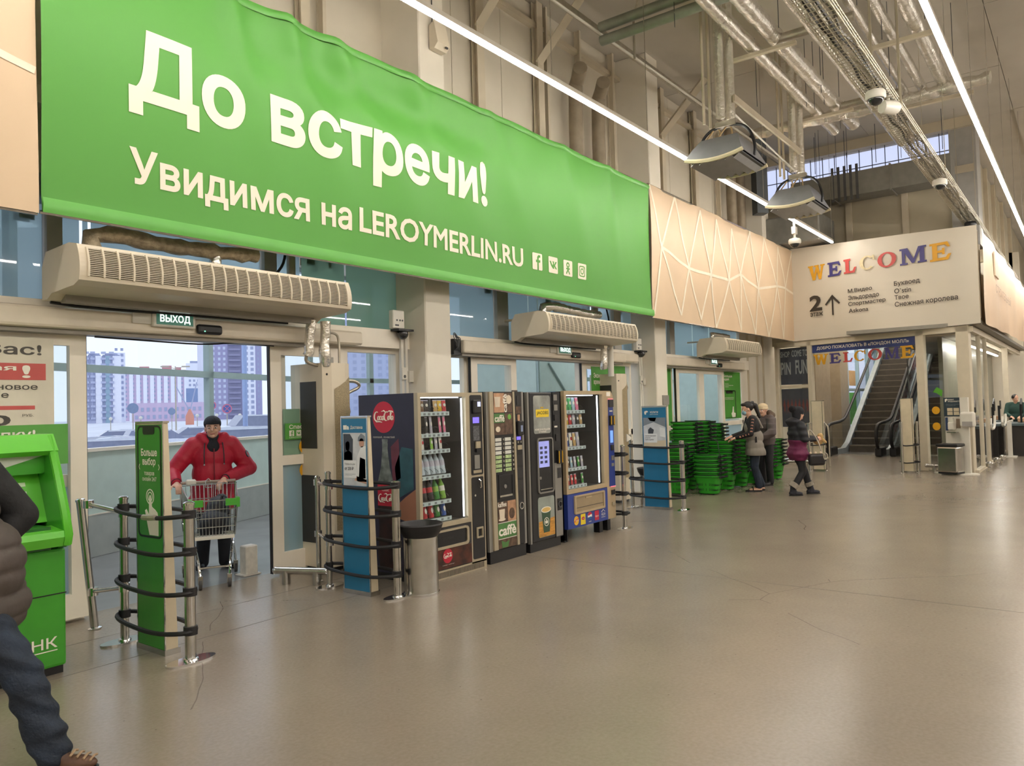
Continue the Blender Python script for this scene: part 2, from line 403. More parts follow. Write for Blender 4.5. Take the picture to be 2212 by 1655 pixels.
# ------------------------------------------------------------ doors in the left wall
def leaf(nm, x0, x1, par, y=6.72, mid=True, lowfrost=True, z1=2.36):
    st = .13
    g = G().frame(x0, x1, .03, z1, st, y-.03, y+.03, wb=.2, wt=.1)
    if mid: g.box(x0+st, x1-st, y-.03, y+.03, 1.12, 1.22)
    lf = g.done(nm, WHITEAL, par)
    gm = GLASS
    if mid:
        G().box(x0+st, x1-st, y-.006, y+.006, 1.22, z1-.1).done('glass_pane', gm, lf)
        G().box(x0+st, x1-st, y-.006, y+.006, .23, 1.12).done('glass_pane', glassmat('frosted_glass', 'c8dce0', .9, .55) if lowfrost else gm, lf)
    else: G().box(x0+st, x1-st, y-.006, y+.006, .23, z1-.1).done('glass_pane', gm, lf)
    # rubber edge and lock
    G().box(x0-.008, x0, y-.02, y+.02, .03, z1).box(x1, x1+.008, y-.02, y+.02, .03, z1).done('rubber_seal', RUB, lf)
    return lf
def fixed(x0, x1, par, y=6.8, z1=2.4, gm=None, mid=True):
    f = G().frame(x0, x1, 0, z1, .06, y-.03, y+.05, wb=.1).box(x0, x1, y-.03, y+.05, 1.1, 1.2).done('fixed_frame', WHITEAL, par)
    G().box(x0+.06, x1-.06, y, y+.01, 1.2, z1-.06).done('glass_pane', gm or GLASS, f)
    G().box(x0+.06, x1-.06, y, y+.01, .1, 1.1).done('glass_pane', glassmat('frosted_glass', 'c8dce0', .9, .55), f)
HDRM = mat('operator_housing', 'dcd1be', .42, var=.05)
def doorset(k, x0, x1, leaves, fixes, h0, h1, extra=None):
    d = G().box(x0, x1, 6.66, 6.9, 2.4, 2.62).done('door_%d' % k, WHITEAL); struct(d)
    G().box(h0, h1, 6.5, 6.68, 2.38, 2.55, bev=.025, seg=2).done('operator_housing', HDRM, d)
    G().box(h0+.02, h1-.02, 6.56, 6.72, 2.345, 2.38).done('guide_rail', mat('door_rail', '8d867b', .4), d)
    for (a, b, m) in leaves: leaf('door_leaf', a, b, d, mid=m)
    for (a, b) in fixes: fixed(a, b, d)
    return d
d1 = doorset(1, -2.4, 6.76, [(1.75, 2.97, False), (4.77, 5.72, True)], [(-2.3, -.4), (-.4, 1.0), (1.0, 2.97), (4.95, 5.8), (5.8, 6.68)], 1.0, 5.12)
G().box(5.12, 5.9, 6.54, 6.68, 2.4, 2.55, bev=.02).done('housing_extension', HDRM, d1)
d2 = doorset(2, 7.2, 12.86, [(7.95, 8.97, False), (10.78, 11.75, True)], [(7.3, 7.95), (7.95, 8.95), (10.8, 11.7), (11.7, 12.6)], 7.6, 11.95)
G().box(11.95, 12.5, 6.54, 6.68, 2.4, 2.55, bev=.02).done('housing_extension', HDRM, d2)
d3 = doorset(3, 13.3, 18.4, [(14.35, 15.6, False), (15.6, 16.86, False)], [(13.35, 14.35), (16.86, 18.2)], 13.4, 17.7)
# sagging black cable of the door draught strip, door stop block
G().tube([(3.0, 6.6, 2.335), (3.5, 6.6, 2.325), (4.0, 6.6, 2.315), (4.35, 6.6, 2.36), (4.75, 6.6, 2.34)], .008, 6, sm=2).done('cable', RUB, d1)
G().box(4.66, 4.8, 7.0, 7.12, 0, .3, bev=.01).box(4.62, 4.82, 6.98, 7.14, 0, .012).done('floor_guide', mat('chipped_white', 'd9d2c6', .5, var=.1, scale=20), d1)
# ------------------------------------------------------------ vestibule outer wall (slanting) and facade
VSILL = mat('vestibule_panel', 'c3d4cd', .45, var=.04)
VFR = mat('vestibule_frame', 'a3b5b3', .4, var=.05)
va = math.atan2(.95, 2.39)
def vest(nm, x0, y0, ang, L, mulls, z1=4.3, solid=()):
    o = thing(nm, 'x', 'x', (x0, y0, 0), ang)
    del o['label']; del o['category']; struct(o)
    G().box(0, L, -.06, .06, 0, 1.27).done('sill_panel', VSILL, o)
    G().box(0, L, -.07, -.06, 0, .5).done('plinth', mat('vestibule_plinth', 'a5aaa6', .5), o)
    G().box(0, L, -.075, -.06, .5, .515).box(0, L, -.09, .09, 1.26, 1.3).done('sill_cap', WHITEAL, o)
    G().box(0, L, -.05, .05, 2.22, 2.31).box(0, L, -.05, .05, z1-.08, z1).done('transom', VFR, o)
    m = [0]+list(mulls)+[L]
    for a in m: G().box(a-.05, a+.05, -.05, .05, 1.3, z1).done('mullion', VFR, o)
    for a, b in zip(m, m[1:]):
        G().box(a+.05, b-.05, -.006, .006, 1.3, 2.22).done('glass_pane', GLASS, o)
        G().box(a+.05, b-.05, -.006, .006, 2.31, z1-.08).done('glass_pane', GLASS, o)
    for a, b in solid: G().box(a, b, -.07, -.05, 1.3, z1).done('solid_panel', VSILL, o)
    return o
vest('window_1', 1.3, 8.48, va, 8.4, (.9, 2.2, 5.5, 7.2))
vest('window_2', 9.1, 11.58, 0, 4.4, (1.5, 3.0))
vw = vest('window_3', 13.5, 9.5, 0, 7.0, (1.9, 3.4, 5.0), solid=((0, 1.9),))
G().tube([(.3, -.09, 2.6), (1.6, -.09, 1.35)], .02, 6).done('brace', VFR, vw)
struct(G().box(13.44, 13.56, 9.5, 11.6, 0, 4.3).done('wall_vestibule', VSILL))
struct(G().box(-1.6, 1.3, 8.45, 8.55, 0, 4.3).box(-1.6, -1.5, 6.9, 8.5, 0, 4.3).box(20.3, 20.45, 6.9, 9.6, 0, 4.3).done('wall_vestibule_end', VSILL))
struct(G().prism([(-1.6, 6.9), (20.5, 6.9), (20.5, 9.7), (13.7, 9.7), (13.7, 11.8), (9.0, 11.8), (1.2, 8.7), (-1.6, 8.7)], 4.3, 4.45, 'z').done('ceiling_vestibule', CREAM))
JNT = mat('joint_filler', '5a5247', .7, var=.2, scale=4)
for k, (a, b, c, d) in enumerate(((6.947, 6.953, -16, 6.6), (13.0, 13.006, -16, 6.3), (.9, .906, -16, 6.6), (-8, 6.9, 6.047, 6.053), (-8, 5.2, 5.357, 5.363))):
    struct(G().box(a, b, c, d, -.01, .0008).done('trim_%d' % (50+k), JNT))
# ============================================================ LAMPS
LEDM = bpy.data.materials.new('led_diffuser'); LEDM.use_nodes = True
_b = LEDM.node_tree.nodes['Principled BSDF']; _b.inputs['Base Color'].default_value = (.9, .9, .88, 1)
_b.inputs['Emission Color'].default_value = (1, .945, .87, 1); _b.inputs['Emission Strength'].default_value = LED_STRENGTH
def led_line(y, x0, x1, z, label, top=CZ):
    t = thing('led_line_lamp', label, 'lamp', (x0, y, z))
    L = x1-x0; n = max(1, round(L/2.4)); w = L/n
    G().box(0, L, -.03, .03, .0, .05).done('housing', PWHITE, t)
    tm = G().box(.0, w-.006, -.027, .027, -.035, 0, bev=.01, seg=2).mesh('tube', LEDM)
    for i in range(n): put('tube', tm, t, (i*w, 0, 0))
    wm = G().tube([(0, 0, .05), (0, 0, top-z-.02)], .005, 5).mesh('suspension_wire', STEEL)
    for i in range(0, n+1): put('suspension_wire', wm, t, (i*w, 0, 0))
    return t
led_line(4.83, -7, 19.25, 5.4, 'long white LED line lamp in front of the green banner, passing behind the grey heaters')
led_line(1.13, -7, 40, 5.4, 'long white LED line lamp at upper right, right of the wire cable tray')
led_line(-2.6, -7, 40, 5.4, 'LED line lamp over the open floor, outside the view to the right')  # this and the next two rows: unseen, added for light
led_line(-6.3, -7, 40, 5.4, 'LED line lamp farthest right of all, outside the view')
led_line(-10.0, -7, 40, 5.4, 'LED line lamp near the far right wall, outside the view')

VLM = bpy.data.materials.new('cool_lamp_diffuser'); VLM.use_nodes = True
_b = VLM.node_tree.nodes['Principled BSDF']; _b.inputs['Emission Color'].default_value = (.86, .93, 1, 1); _b.inputs['Emission Strength'].default_value = 14
for k, (x, y, w) in enumerate(((4.6, 8.4, 'nearest'), (7.6, 9.2, 'second'), (10.8, 9.2, 'third'), (15.2, 8.2, 'fourth'), (18.0, 8.2, 'farthest'))):  # unseen lamps added to brighten the dark vestibule
    t = thing('vestibule_lamp', 'flat ceiling lamp in the entrance vestibule, %s from the left edge' % w, 'lamp', (x, y, 4.22))
    G().box(-.75, .75, -.3, .3, .02, .08).done('housing', PWHITE, t); G().box(-.7, .7, -.26, .26, 0, .02).done('diffuser', VLM, t)
# ============================================================ BANNERS
def bfn(x, z):
    t = max(0, min(1, (z-3.16)/2.27)); e = t*(1-t)*4
    y = .012*math.sin(x*1.7+.6)*e+.006*math.sin(x*5.1+z*1.3)*t
    for x0, dx, w, a in ((3.9, .5, .16, .03), (4.5, .75, .2, .035), (5.1, 1.1, .25, .035), (6.2, 1.2, .3, .03), (7.6, .9, .22, .018), (9.3, .6, .2, .012), (10.6, .3, .14, .012)):
        c = x0+dx*(1-t)*1.4; q = (x-c)/(w*(.6+.9*(1-t))); y -= a*t**1.4*math.exp(-q*q)
    y += .05*math.exp(-((x-6.0)/1.6)**2)*math.exp(-((t-.82)/.1)**2)
    y -= .012*math.exp(-((t-.0)/.04)**2)
    return 6.0+y*2.1
BANM = mat('green_banner_fabric', '56993f', .5, var=.03, scale=.6, spec=.35, bump=.05, bscale=8)
BX0, BX1, BZ0, BZ1 = 2.36, 12.0, 3.16, 5.43
t = thing('green_banner', 'wide green fabric banner with white farewell lettering above the exit doors', 'banner', (0, 0, 0))
G().grid(lambda u, v: (BX0+(BX1-BX0)*u, bfn(BX0+(BX1-BX0)*u, BZ0+(BZ1-BZ0)*v), BZ0+(BZ1-BZ0)*v), 220, 48).done('cloth', BANM, t, smooth=True)
G().grid(lambda u, v: (BX0+(BX1-BX0)*u, bfn(BX0+(BX1-BX0)*u, BZ0)-.012-.01*math.sin(PI*v), BZ0-.01+.11*v), 120, 4).done('bottom_hem', mat('hem_green', '66b050', .4, var=.04), t, smooth=True)
G().grid(lambda u, v: (BX0+(BX1-BX0)*u, bfn(BX0+(BX1-BX0)*u, BZ1)-.004-.012*math.sin(PI*v)*(1+.5*math.sin(u*90)), BZ1-.07+.075*v), 160, 4).done('top_hem', mat('hem_green', '66b050'), t, smooth=True)
G().tube([(BX0, 6.02, BZ0), (BX1, 6.02, BZ0)], .015, 6).done('bottom_rod', STEEL, t)
G().tube([(BX0, 6.03, BZ1), (BX1, 6.03, BZ1)], .02, 6).done('top_rod', STEEL, t)
conf = lambda p: V((p.x, bfn(p.x, p.z)-.004+(p.y-6.0), p.z))
BWH = mat('banner_white', 'e9e0cc', .5, var=.02)
txt('До встречи!', 3.0, 7.55, 4.04, 4.785, 6.0, BWH, t, 'headline_lettering', bold=.03, cut=.16, mapf=conf)
txt('Увидимся на', 3.0, 5.28, 3.45, 3.80, 6.0, BWH, t, 'lettering', bold=.022, cut=.2, mapf=conf)
txt('LEROYMERLIN.RU', 5.38, 8.28, 3.515, 3.775, 6.0, BWH, t, 'web_address', bold=.022, cut=.2, mapf=conf)
def icons(t, xs, z0, z1, y, m, mb, mapf=None, w=None):
    """four white social icons: f, wave-like VK, person, camera"""
    w = w or (z1-z0); out = []
    for k, x in enumerate(xs):
        cx, cz = x+w/2, (z0+z1)/2; h = (z1-z0)/2; ww = w/2
        P = lambda u, v: (cx+u*ww, cz+v*h)
        g = G().prism(rrect(x, x+w, z0, z1, w*.08), y, y-.001)
        o = G()
        if k == 0:
            o.prism([P(-.05, -1), P(.25, -1), P(.25, -.1), P(.55, -.1), P(.6, .2), P(.25, .2), P(.25, .4), P(.35, .52), P(.6, .52), P(.6, .8), P(.2, .8), P(-.05, .55), P(-.05, .2), P(-.3, .2), P(-.3, -.1), P(-.05, -.1)], y-.001, y-.0018)
        elif k == 1:
            for pts in ([(-.75, .4), (-.5, .4), (-.05, -.45), (.1, -.45), (-.1, -.15)], ):
                pass
            o.prism([P(-.8, .45), P(-.5, .45), P(-.2, -.05), P(-.05, .1), P(-.05, .3), P(-.2, .45), P(.2, .45), P(.2, .05), P(.5, .45), P(.8, .45), P(.4, -.02), P(.8, -.45), P(.5, -.45), P(.2, -.15), P(.2, -.45), P(-.1, -.45), P(-.5, -.1)], y-.001, y-.0018)
        elif k == 2:
            o.b.free(); o.b = bmesh.new()
            rg = lambda r: [P(r*math.cos(a*PI/8)/1, .42+r*math.sin(a*PI/8)) for a in range(16)]
            a, b = rg(.36), rg(.17)
            for i in range(16):
                j = (i+1) % 16; o.prism([a[i], a[j], b[j], b[i]], y-.001, y-.0018)
            for (p, q) in (((-.4, -.05), (.4, -.05)), ((0, -.15), (-.38, -.72)), ((0, -.15), (.38, -.72))):
                d = V((q[0]-p[0], q[1]-p[1])); d.normalize(); nn = V((-d.y, d.x))*.1
                o.prism([P(p[0]+nn.x, p[1]+nn.y), P(q[0]+nn.x, q[1]+nn.y), P(q[0]-nn.x, q[1]-nn.y), P(p[0]-nn.x, p[1]-nn.y)], y-.001, y-.0018)
        else:
            def ring(f1, f2):
                for i in range(len(f1)):
                    j = (i+1) % len(f1); o.prism([f1[i], f1[j], f2[j], f2[i]], y-.001, y-.0018)
            ring(rrect(cx-.7*ww, cx+.7*ww, cz-.7*h, cz+.7*h, .3*ww), rrect(cx-.56*ww, cx+.56*ww, cz-.56*h, cz+.56*h, .2*ww))
            c = lambda r: [P(r*math.cos(a*PI/8), r*math.sin(a*PI/8)) for a in range(16)]
            ring(c(.4), c(.26)); o.prism([P(.38+.08*math.cos(a*PI/4), .4+.08*math.sin(a*PI/4)) for a in range(8)], y-.001, y-.0018)
        for gg, mm, nm in ((g, m, 'icon'), (o, mb, 'icon_mark')):
            if mapf:
                for v in gg.b.verts: v.co = mapf(v.co)
            out.append(gg.done(nm, mm, t if nm == 'icon' or t is None else out[-1]))
    return out
icons(t, (8.48, 8.86, 9.23, 9.6), 3.525, 3.755, 6.0, BWH, BANM, conf, .225)
# beige triangle-pattern banners left and right of it
BEIGE = mat('beige_banner_fabric', 'd3b999', .5, var=.06, scale=.9, bump=.05, bscale=5)
BLINE = mat('cream_line_print', 'e8dcc6', .5)
def beige(nm, lab, x0, x1, y0, y1, z0, z1, seed, nx, extra=()):
    r = random.Random(seed); t = thing(nm, lab, 'banner', (x0, y0, 0), math.atan2(y1-y0, x1-x0)); L = math.hypot(x1-x0, y1-y0)
    f = lambda x, z: .02*math.sin(x*2.1+z)+.008*math.sin(x*7-z*3)
    G().grid(lambda u, v: (L*u, f(L*u, z0+(z1-z0)*v), z0+(z1-z0)*v), int(L*8), 14).done('cloth', BEIGE, t, smooth=True)
    # three rows of jittered nodes joined as triangles
    rows = 3; nodes = {}
    for j in range(rows):
        for i in range(nx+1):
            nodes[j, i] = (min(L-.01, max(.01, (i+(.5 if j % 2 else 0)+r.uniform(-.2, .2))*L/nx)), min(z1-.01, max(z0+.01, z0+(z1-z0)*j/(rows-1)+(r.uniform(-.15, .15)))))
    lg = G()
    def ln(a, b):
        (xa, za), (xb, zb) = nodes[a], nodes[b]
        dx, dz = xb-xa, zb-za; q = math.hypot(dx, dz)
        if q < .1: return
        nx_, nz_ = -dz/q*.028, dx/q*.028; m = max(2, int(q/.15))
        vs = []
        for k in range(m+1):
            X, Z = xa+dx*k/m, za+dz*k/m
            vs.append([lg.b.verts.new((X+s*nx_, f(X, Z)-.006, min(z1, max(z0, Z+s*nz_)))) for s in (-1, 1)])
        for p, q_ in zip(vs, vs[1:]): lg.b.faces.new((p[0], q_[0], q_[1], p[1]))
    for j in range(rows):
        for i in range(nx):
            if j == 1: ln((j, i), (j, i+1))
            if j+1 < rows:
                ln((j, i), (j+1, i))
                if j % 2 == 0 and i > 0: ln((j, i), (j+1, i-1))
                if j % 2 == 1: ln((j, i), (j+1, i+1))
    o = lg.done('triangle_line_print', BLINE, t); o['kind'] = 'stuff'
    G().tube([(0, .02, z1), (L, .02, z1)], .02, 6).done('top_rod', STEEL, t)
    G().tube([(0, .01, z0), (L, .01, z0)], .014, 6).done('bottom_rod', STEEL, t)
    return t
beige('beige_banner', 'beige banner with cream triangle lines at the left edge, left of the green banner', -1.6, 2.34, 6.0, 6.0, 3.14, 5.43, 3, 3)
beige('beige_banner', 'beige banner with cream triangle lines between green banner and white welcome banner', 12.02, 19.98, 6.0, 6.0, 3.13, 5.46, 5, 8)
# ============================================================ GLASS WALL AT THE END
AX, AY = 20.24, 6.6
wa = math.atan2(2.04-6.6, 18.81-20.24); WLEN = math.hypot(4.56, 1.43)
gw = bpy.data.objects.new('wall_glass', None); COL.objects.link(gw); gw.location = (AX, AY, 0); gw.rotation_euler.z = wa; struct(gw)
FRM = mat('cream_frame', 'd3c8b2', .45, var=.04)
for a, b in ((0, .1), (.95, 1.07), (3.66, 3.84), (4.52, 4.78)): G().box(a, b, -.06, .06, 0, 3.1, bev=.006).done('frame_post', FRM, gw)
G().box(0, 4.78, -.06, .06, 3.0, 3.14).done('frame_head', FRM, gw)
G().box(.1, .95, -.03, .03, .02, .1).box(3.84, 4.52, -.03, .03, .02, .1).done('frame_sill', FRM, gw)
G().box(.1, .95, -.03, .03, 1.95, 2.02).done('transom', FRM, gw)
for a, b in ((.1, .95), (3.84, 4.52)): G().box(a, b, -.004, .004, .1, 3.0).done('glass_pane', GLASS, gw)
G().box(1.07, 3.66, -.004, .004, 2.5, 3.0).done('glass_pane', GLASS, gw)
# one fully open sliding leaf parked behind the right pane
G().box(3.4, 3.425, .05, .075, .05, 2.5).done('leaf_edge', mat('dark_edge', '3a3a38', .4), gw)
# welcome banner
wt = thing('welcome_banner', 'white mall banner with coloured welcome letters, arrow and second-floor shop list', 'banner', (AX, AY, 0), wa)
WBM = mat('welcome_banner_fabric', 'd9d0c0', .5, var=.05, scale=.7)
def wz1(s): return 5.5-(s-.6)/4.45*.3
G().grid(lambda u, v: (.6+4.45*u, -.09-.025*math.sin(PI*u)*v+.01*math.sin(u*9+v*5), 3.13+(wz1(.6+4.45*u)-3.13)*v), 50, 24).done('cloth', WBM, wt, smooth=True)
G().tube([(.6, -.08, 3.13), (5.05, -.08, 3.13)], .012, 6).done('bottom_rod', STEEL, wt)
G().box(.62, 5.03, -.04, .0, 3.25, 5.1).done('backing_frame', POSTM, wt)
YEL = mat('letter_yellow', 'dfa528', .5); BLU = mat('letter_blue', '45407f', .5); RED = mat('letter_red', 'c9504c', .5); FADE = mat('letter_faded_cream', 'dfcfa6', .55, var=.1, scale=20); INK = mat('ink_dark', '3c352e', .55)
def slab(ch):
    """slab-serif capitals as polygons in a unit box"""
    B = lambda a, b, c, d: [(a, c), (b, c), (b, d), (a, d)]
    if ch == 'E': return [B(.12, .36, 0, 1), B(0, .36, 0, .12), B(0, .36, .88, 1), B(.36, .84, 0, .15), B(.36, .84, .85, 1), [(.84, 0), (1, .32), (.86, .32), (.74, .15)], [(.84, 1), (.96, .7), (.84, .7), (.72, .85)], B(.36, .64, .43, .57), B(.58, .7, .32, .68)]
    if ch == 'L': return [B(.14, .42, 0, 1), B(0, .56, .88, 1), B(0, .42, 0, .12), B(.42, .86, 0, .14), [(.82, 0), (1, .38), (.84, .38), (.7, .14)]]
    if ch == 'W': return [[(.05, 1), (.25, 1), (.42, .0), (.26, 0)], [(.26, 0), (.42, 0), (.6, .82), (.5, .95)], [(.44, 1), (.62, 1), (.78, 0), (.64, 0)], [(.64, 0), (.78, 0), (.95, 1), (.83, 1)], B(0, .32, .9, 1), B(.38, .66, .9, 1), B(.74, 1.02, .9, 1)]
    if ch == 'M': return [B(.08, .2, 0, 1), B(.76, .94, 0, 1), [(.08, 1), (.3, 1), (.58, .15), (.46, .05)], [(.46, .05), (.55, .05), (.84, 1), (.72, 1)], B(0, .3, 0, .11), B(.68, 1.02, 0, .11), B(0, .24, .89, 1), B(.78, 1.02, .89, 1)]
    o = []
    n = 20; a0, a1 = (0, 360) if ch == 'O' else (42, 318)
    for k in range(n):
        p, q = R(a0+(a1-a0)*k/n), R(a0+(a1-a0)*(k+1)/n)
        o.append([(.5+.5*math.cos(p), .5+.5*math.sin(p)), (.5+.5*math.cos(q), .5+.5*math.sin(q)), (.5+.27*math.cos(q), .5+.4*math.sin(q)), (.5+.27*math.cos(p), .5+.4*math.sin(p))])
    if ch == 'C': o.append([(.84, .98), (.96, .98), (.98, .62), (.88, .62)])
    return o
def slabword(par, spec, y):
    for ch, x0, x1, z0, z1, m in spec:
        g = G()
        for i, poly in enumerate(slab(ch)): g.prism([(x0+(x1-x0)*u, z0+(z1-z0)*v) for u, v in poly], y-.0004*i, y-.004-.0004*i)
        g.done('letter', m, par)
slabword(wt, [('W', 1.13, 1.58, 4.60, 4.965, YEL), ('E', 1.66, 2.02, 4.62, 4.965, BLU), ('L', 2.08, 2.4, 4.63, 4.97, RED), ('C', 2.48, 2.86, 4.64, 4.97, FADE), ('O', 2.92, 3.36, 4.62, 4.97, RED), ('M', 3.44, 4.02, 4.6, 4.97, BLU), ('E', 4.1, 4.55, 4.57, 4.96, YEL)], -.128)
txt('2', 1.13, 1.47, 3.83, 4.22, -.128, INK, wt, 'lettering', bold=.03)
txt('этаж', 1.14, 1.49, 3.7, 3.8, -.128, INK, wt, 'lettering', bold=.02)
g = G().prism([(1.73, 3.68), (1.77, 3.68), (1.77, 4.08), (1.92, 3.93), (1.95, 3.96), (1.75, 4.18), (1.55, 3.96), (1.58, 3.93), (1.73, 4.08)], -.128, -.131); g.done('arrow', INK, wt)
for s, (x0, x1, z0, z1) in {'М.Видео': (2.16, 2.76, 4.14, 4.25), 'Эльдорадо': (2.16, 2.92, 3.96, 4.09), 'Спортмастер': (2.16, 3.07, 3.82, 3.94), 'Askona': (2.16, 2.65, 3.68, 3.78), 'Буквоед': (3.28, 3.86, 4.14, 4.27), 'O`stin': (3.28, 3.66, 3.99, 4.1), 'Твое': (3.28, 3.6, 3.85, 3.95), 'Снежная королева': (3.28, 4.64, 3.66, 3.8)}.items():
    txt(s, x0, x1, z0, z1, -.128, INK, wt, 'lettering', bold=.012)
# blue greeting strip and letters stuck on the glass over the opening
st = thing('glass_sticker', 'dark blue greeting strip with coloured welcome letters on glass above escalator opening', 'sticker', (AX, AY, 0), wa)
G().box(1.07, 3.66, -.008, -.005, 2.8, 2.995).done('strip', mat('strip_blue', '35447f', .4), st)
txt('ДОБРО ПОЖАЛОВАТЬ В «ЛОНДОН МОЛЛ»', 1.2, 3.5, 2.86, 2.95, -.009, WHITE, st, bold=.02)
slabword(st, [('W', 1.1, 1.5, 2.5, 2.76, YEL), ('E', 1.54, 1.85, 2.51, 2.76, BLU), ('L', 1.9, 2.15, 2.52, 2.76, RED), ('C', 2.18, 2.48, 2.52, 2.78, YEL), ('O', 2.53, 2.87, 2.52, 2.79, RED), ('M', 2.92, 3.27, 2.52, 2.79, BLU), ('E', 3.3, 3.62, 2.52, 2.8, YEL)], -.009)
# posters on the left glass pane: dark 'fun' poster above, red figures below
po = thing('dark_poster', 'dark poster about fun behind the narrow left pane of the glass wall', 'poster', (AX, AY, 0), wa)
G().box(.12, .93, .02, .03, 2.04, 2.98).done('upper_sheet', mat('poster_night', '3c4150', .5, var=.15), po)
G().box(.12, .93, .02, .03, .95, 1.93).done('lower_sheet', mat('poster_night', '3c4150'), po)
PGR = mat('poster_grey_print', 'a9abad', .5)
for s, (a, b, c, d) in {'SHOP': (.05, .4, 2.75, 2.9), 'COME TO': (.46, .92, 2.75, 2.92), 'PIN': (.12, .42, 2.3, 2.62), 'FUN': (.56, .9, 2.3, 2.66)}.items(): txt(s, max(a, .13), b, c, d, .019, PGR, po, bold=.02)
fg = G()
for k in range(7):
    cx = .2+k*.11; fg.prism([(cx-.035, 1.3), (cx-.02, 1.45), (cx-.045, 1.5), (cx, 1.68), (cx+.03, 1.5), (cx+.02, 1.42), (cx+.04, 1.3), (cx, 1.38)], .0195, .019)
fg.done('figure_print', mat('poster_dull_red', '7d3b3d', .6), po)
tr = thing('green_sticker', 'small green triangular sticker on the left glass pane', 'sticker', (AX, AY, 0), wa)
G().prism([(.42, 1.14), (.66, 1.14), (.54, 1.27)], -.005, -.007).done('sheet', mat('sticker_green', '57a22e', .5), tr)
for k, z in enumerate((1.33, .98)):
    tag(G().prism(disc(4.02, z, .085, 0), -.005, -.007).done('yellow_dot', mat('dot_yellow', 'e0a51e', .5)), 'yellow round dot sticker, %s of two on right glass pane' % ('upper', 'lower')[k], 'sticker').matrix_world = M.Translation((AX, AY, 0)) @ M.Rotation(wa, 4, 'Z')
tag(G().prism([(.11, 1.73), (.2, 1.84), (.32, 1.76), (.3, 1.62), (.2, 1.7)], -.005, -.007).done('swirl_sticker', mat('sticker_green', '57a22e')), 'small green leaf sticker above the yellow dots on right glass pane', 'sticker').matrix_world = M.Translation((AX, AY, 0)) @ M.Rotation(wa, 4, 'Z') @ M.Translation((3.86, 0, 0))
# side glass running away
sg = struct(G().box(18.78, 21.9, 1.97, 2.07, 0, .06).box(18.78, 32, 1.97, 2.07, 2.98, 3.1).done('wall_glass_side', FRM))
for xx in (20.0, 21.3): G().box(xx, xx+.05, 1.98, 2.06, 0, 3).done('frame_post', FRM, sg)
for a, b in ((18.85, 20.0), (20.05, 21.3)): G().box(a, b, 2.018, 2.022, .06, 2.98).done('glass_pane', GLASS, sg)
for xx in (26.5,): G().box(xx, xx+.14, 1.95, 2.09, 0, 3).done('frame_post', FRM, sg)
# side banner of the welcome box
sb = thing('pink_beige_banner', 'peach coloured banner with faded lettering on the side of the welcome box', 'banner', (18.66, 1.72, 0))
G().grid(lambda u, v: (13.5*u, .02*math.sin(u*30)+.01*math.sin(v*6+u*11), 3.12+.22*u-.05*math.sin(min(1, u*12)*PI)*0+(2.0-.12*u)*v), 60, 10).done('cloth', mat('peach_fabric', 'dcbf9f', .5, var=.08, scale=.5), sb, smooth=True)
txt('СТРОИТЕЛЬНЫЙ', 2.2, 6.2, 4.0, 4.25, -.03, mat('faded_ink', 'a48d78', .6), sb)
G().box(1.9, 2.7, -.06, -.03, 4.35, 4.9).done('paper_patch', mat('patch', 'cdbfa9', .5), sb)
struct(G().box(18.85, 32, 1.8, 4.5, 3.12, 3.2).done('trim_40', mat('soffit_grey', '8f8a80', .6)))
# ============================================================ AIR CURTAINS
ACM = mat('air_curtain_shell', 'd6cab4', .38, var=.05, scale=2)
ACD = mat('grille_dark', '4f452f', .6, var=.15)
def ac_front(t):           # curved front, t 0 bottom .. 1 top
    return 5.86-.035*math.sin(PI*(.15+.75*t))+.03*t*t, 2.67+.27*t
def air_curtain(x0, x1, label):
    t = thing('air_curtain', label, 'air curtain', (x0, 0, 0), 0, 'air curtains over the exit doors'); L = x1-x0
    fr = [ac_front(k/8) for k in range(9)]
    G().prism(fr+[(6.0, 2.965), (6.4, 2.95), (6.47, 2.84), (6.47, 2.58), (6.38, 2.58), (6.3, 2.62), (5.93, 2.64)], 0, L, 'x').done('shell', ACM, t)
    e = .004
    G().grid(lambda u, v: (.06+(L-.12)*u, ac_front(.12+.78*v)[0]-e, ac_front(.12+.78*v)[1]), 1, 8).done('grille_backing', ACD, t)
    sl = G()
    for k in range(15):
        y, z = ac_front(.12+.78*(k+.5)/15); sl.box(.06, L-.06, y-.012, y-.004, z-.0024, z+.0024)
    o = sl.done('grille_slats', ACM, t); o['kind'] = 'stuff'
    n = int(L/.115)
    rb = G()
    for k in range(8):
        (ya, za), (yb, zb) = ac_front(.1+.82*k/8), ac_front(.1+.82*(k+1)/8); rb.prism([(ya-.016, za), (yb-.016, zb), (yb, zb), (ya, za)], -.007, .007, 'x')
    rm = rb.mesh('grille_rib', ACM)
    for k in range(n+1): put('grille_rib', rm, t, (.06+(L-.12)*k/n, 0, 0))
    # cable run and nozzle strip beneath
    G().box(.1, L-.1, 6.3, 6.38, 2.56, 2.62).done('outlet_nozzle', mat('nozzle_grey', '8c877c', .4), t)
    G().tube([(.05, 6.45, 2.57), (.3, 6.46, 2.555), (L*.5, 6.45, 2.56), (L-.3, 6.46, 2.565)], .012, 6, sm=1).done('cable', RUB, t)
    for xx in (.3, L-.3):
        G().box(xx-.02, xx+.02, 6.44, 6.8, 2.9, 2.93).done('bracket', POSTM, t)
    return t
air_curtain(2.55, 5.12, 'white air curtain over the nearest exit door, left end of the view')
air_curtain(8.58, 11.14, 'white air curtain over the middle exit door behind the vending machines')
air_curtain(14.9, 16.95, 'white air curtain over the far closed door, above the green baskets')
def pipe(nm, label, pts, r, m, cat='pipe', seg=12, sm=0, group=None, rings=()):
    o = G().tube(pts, r, seg, sm=sm).done(nm, m, None, True); return tag(o, label, cat, group)
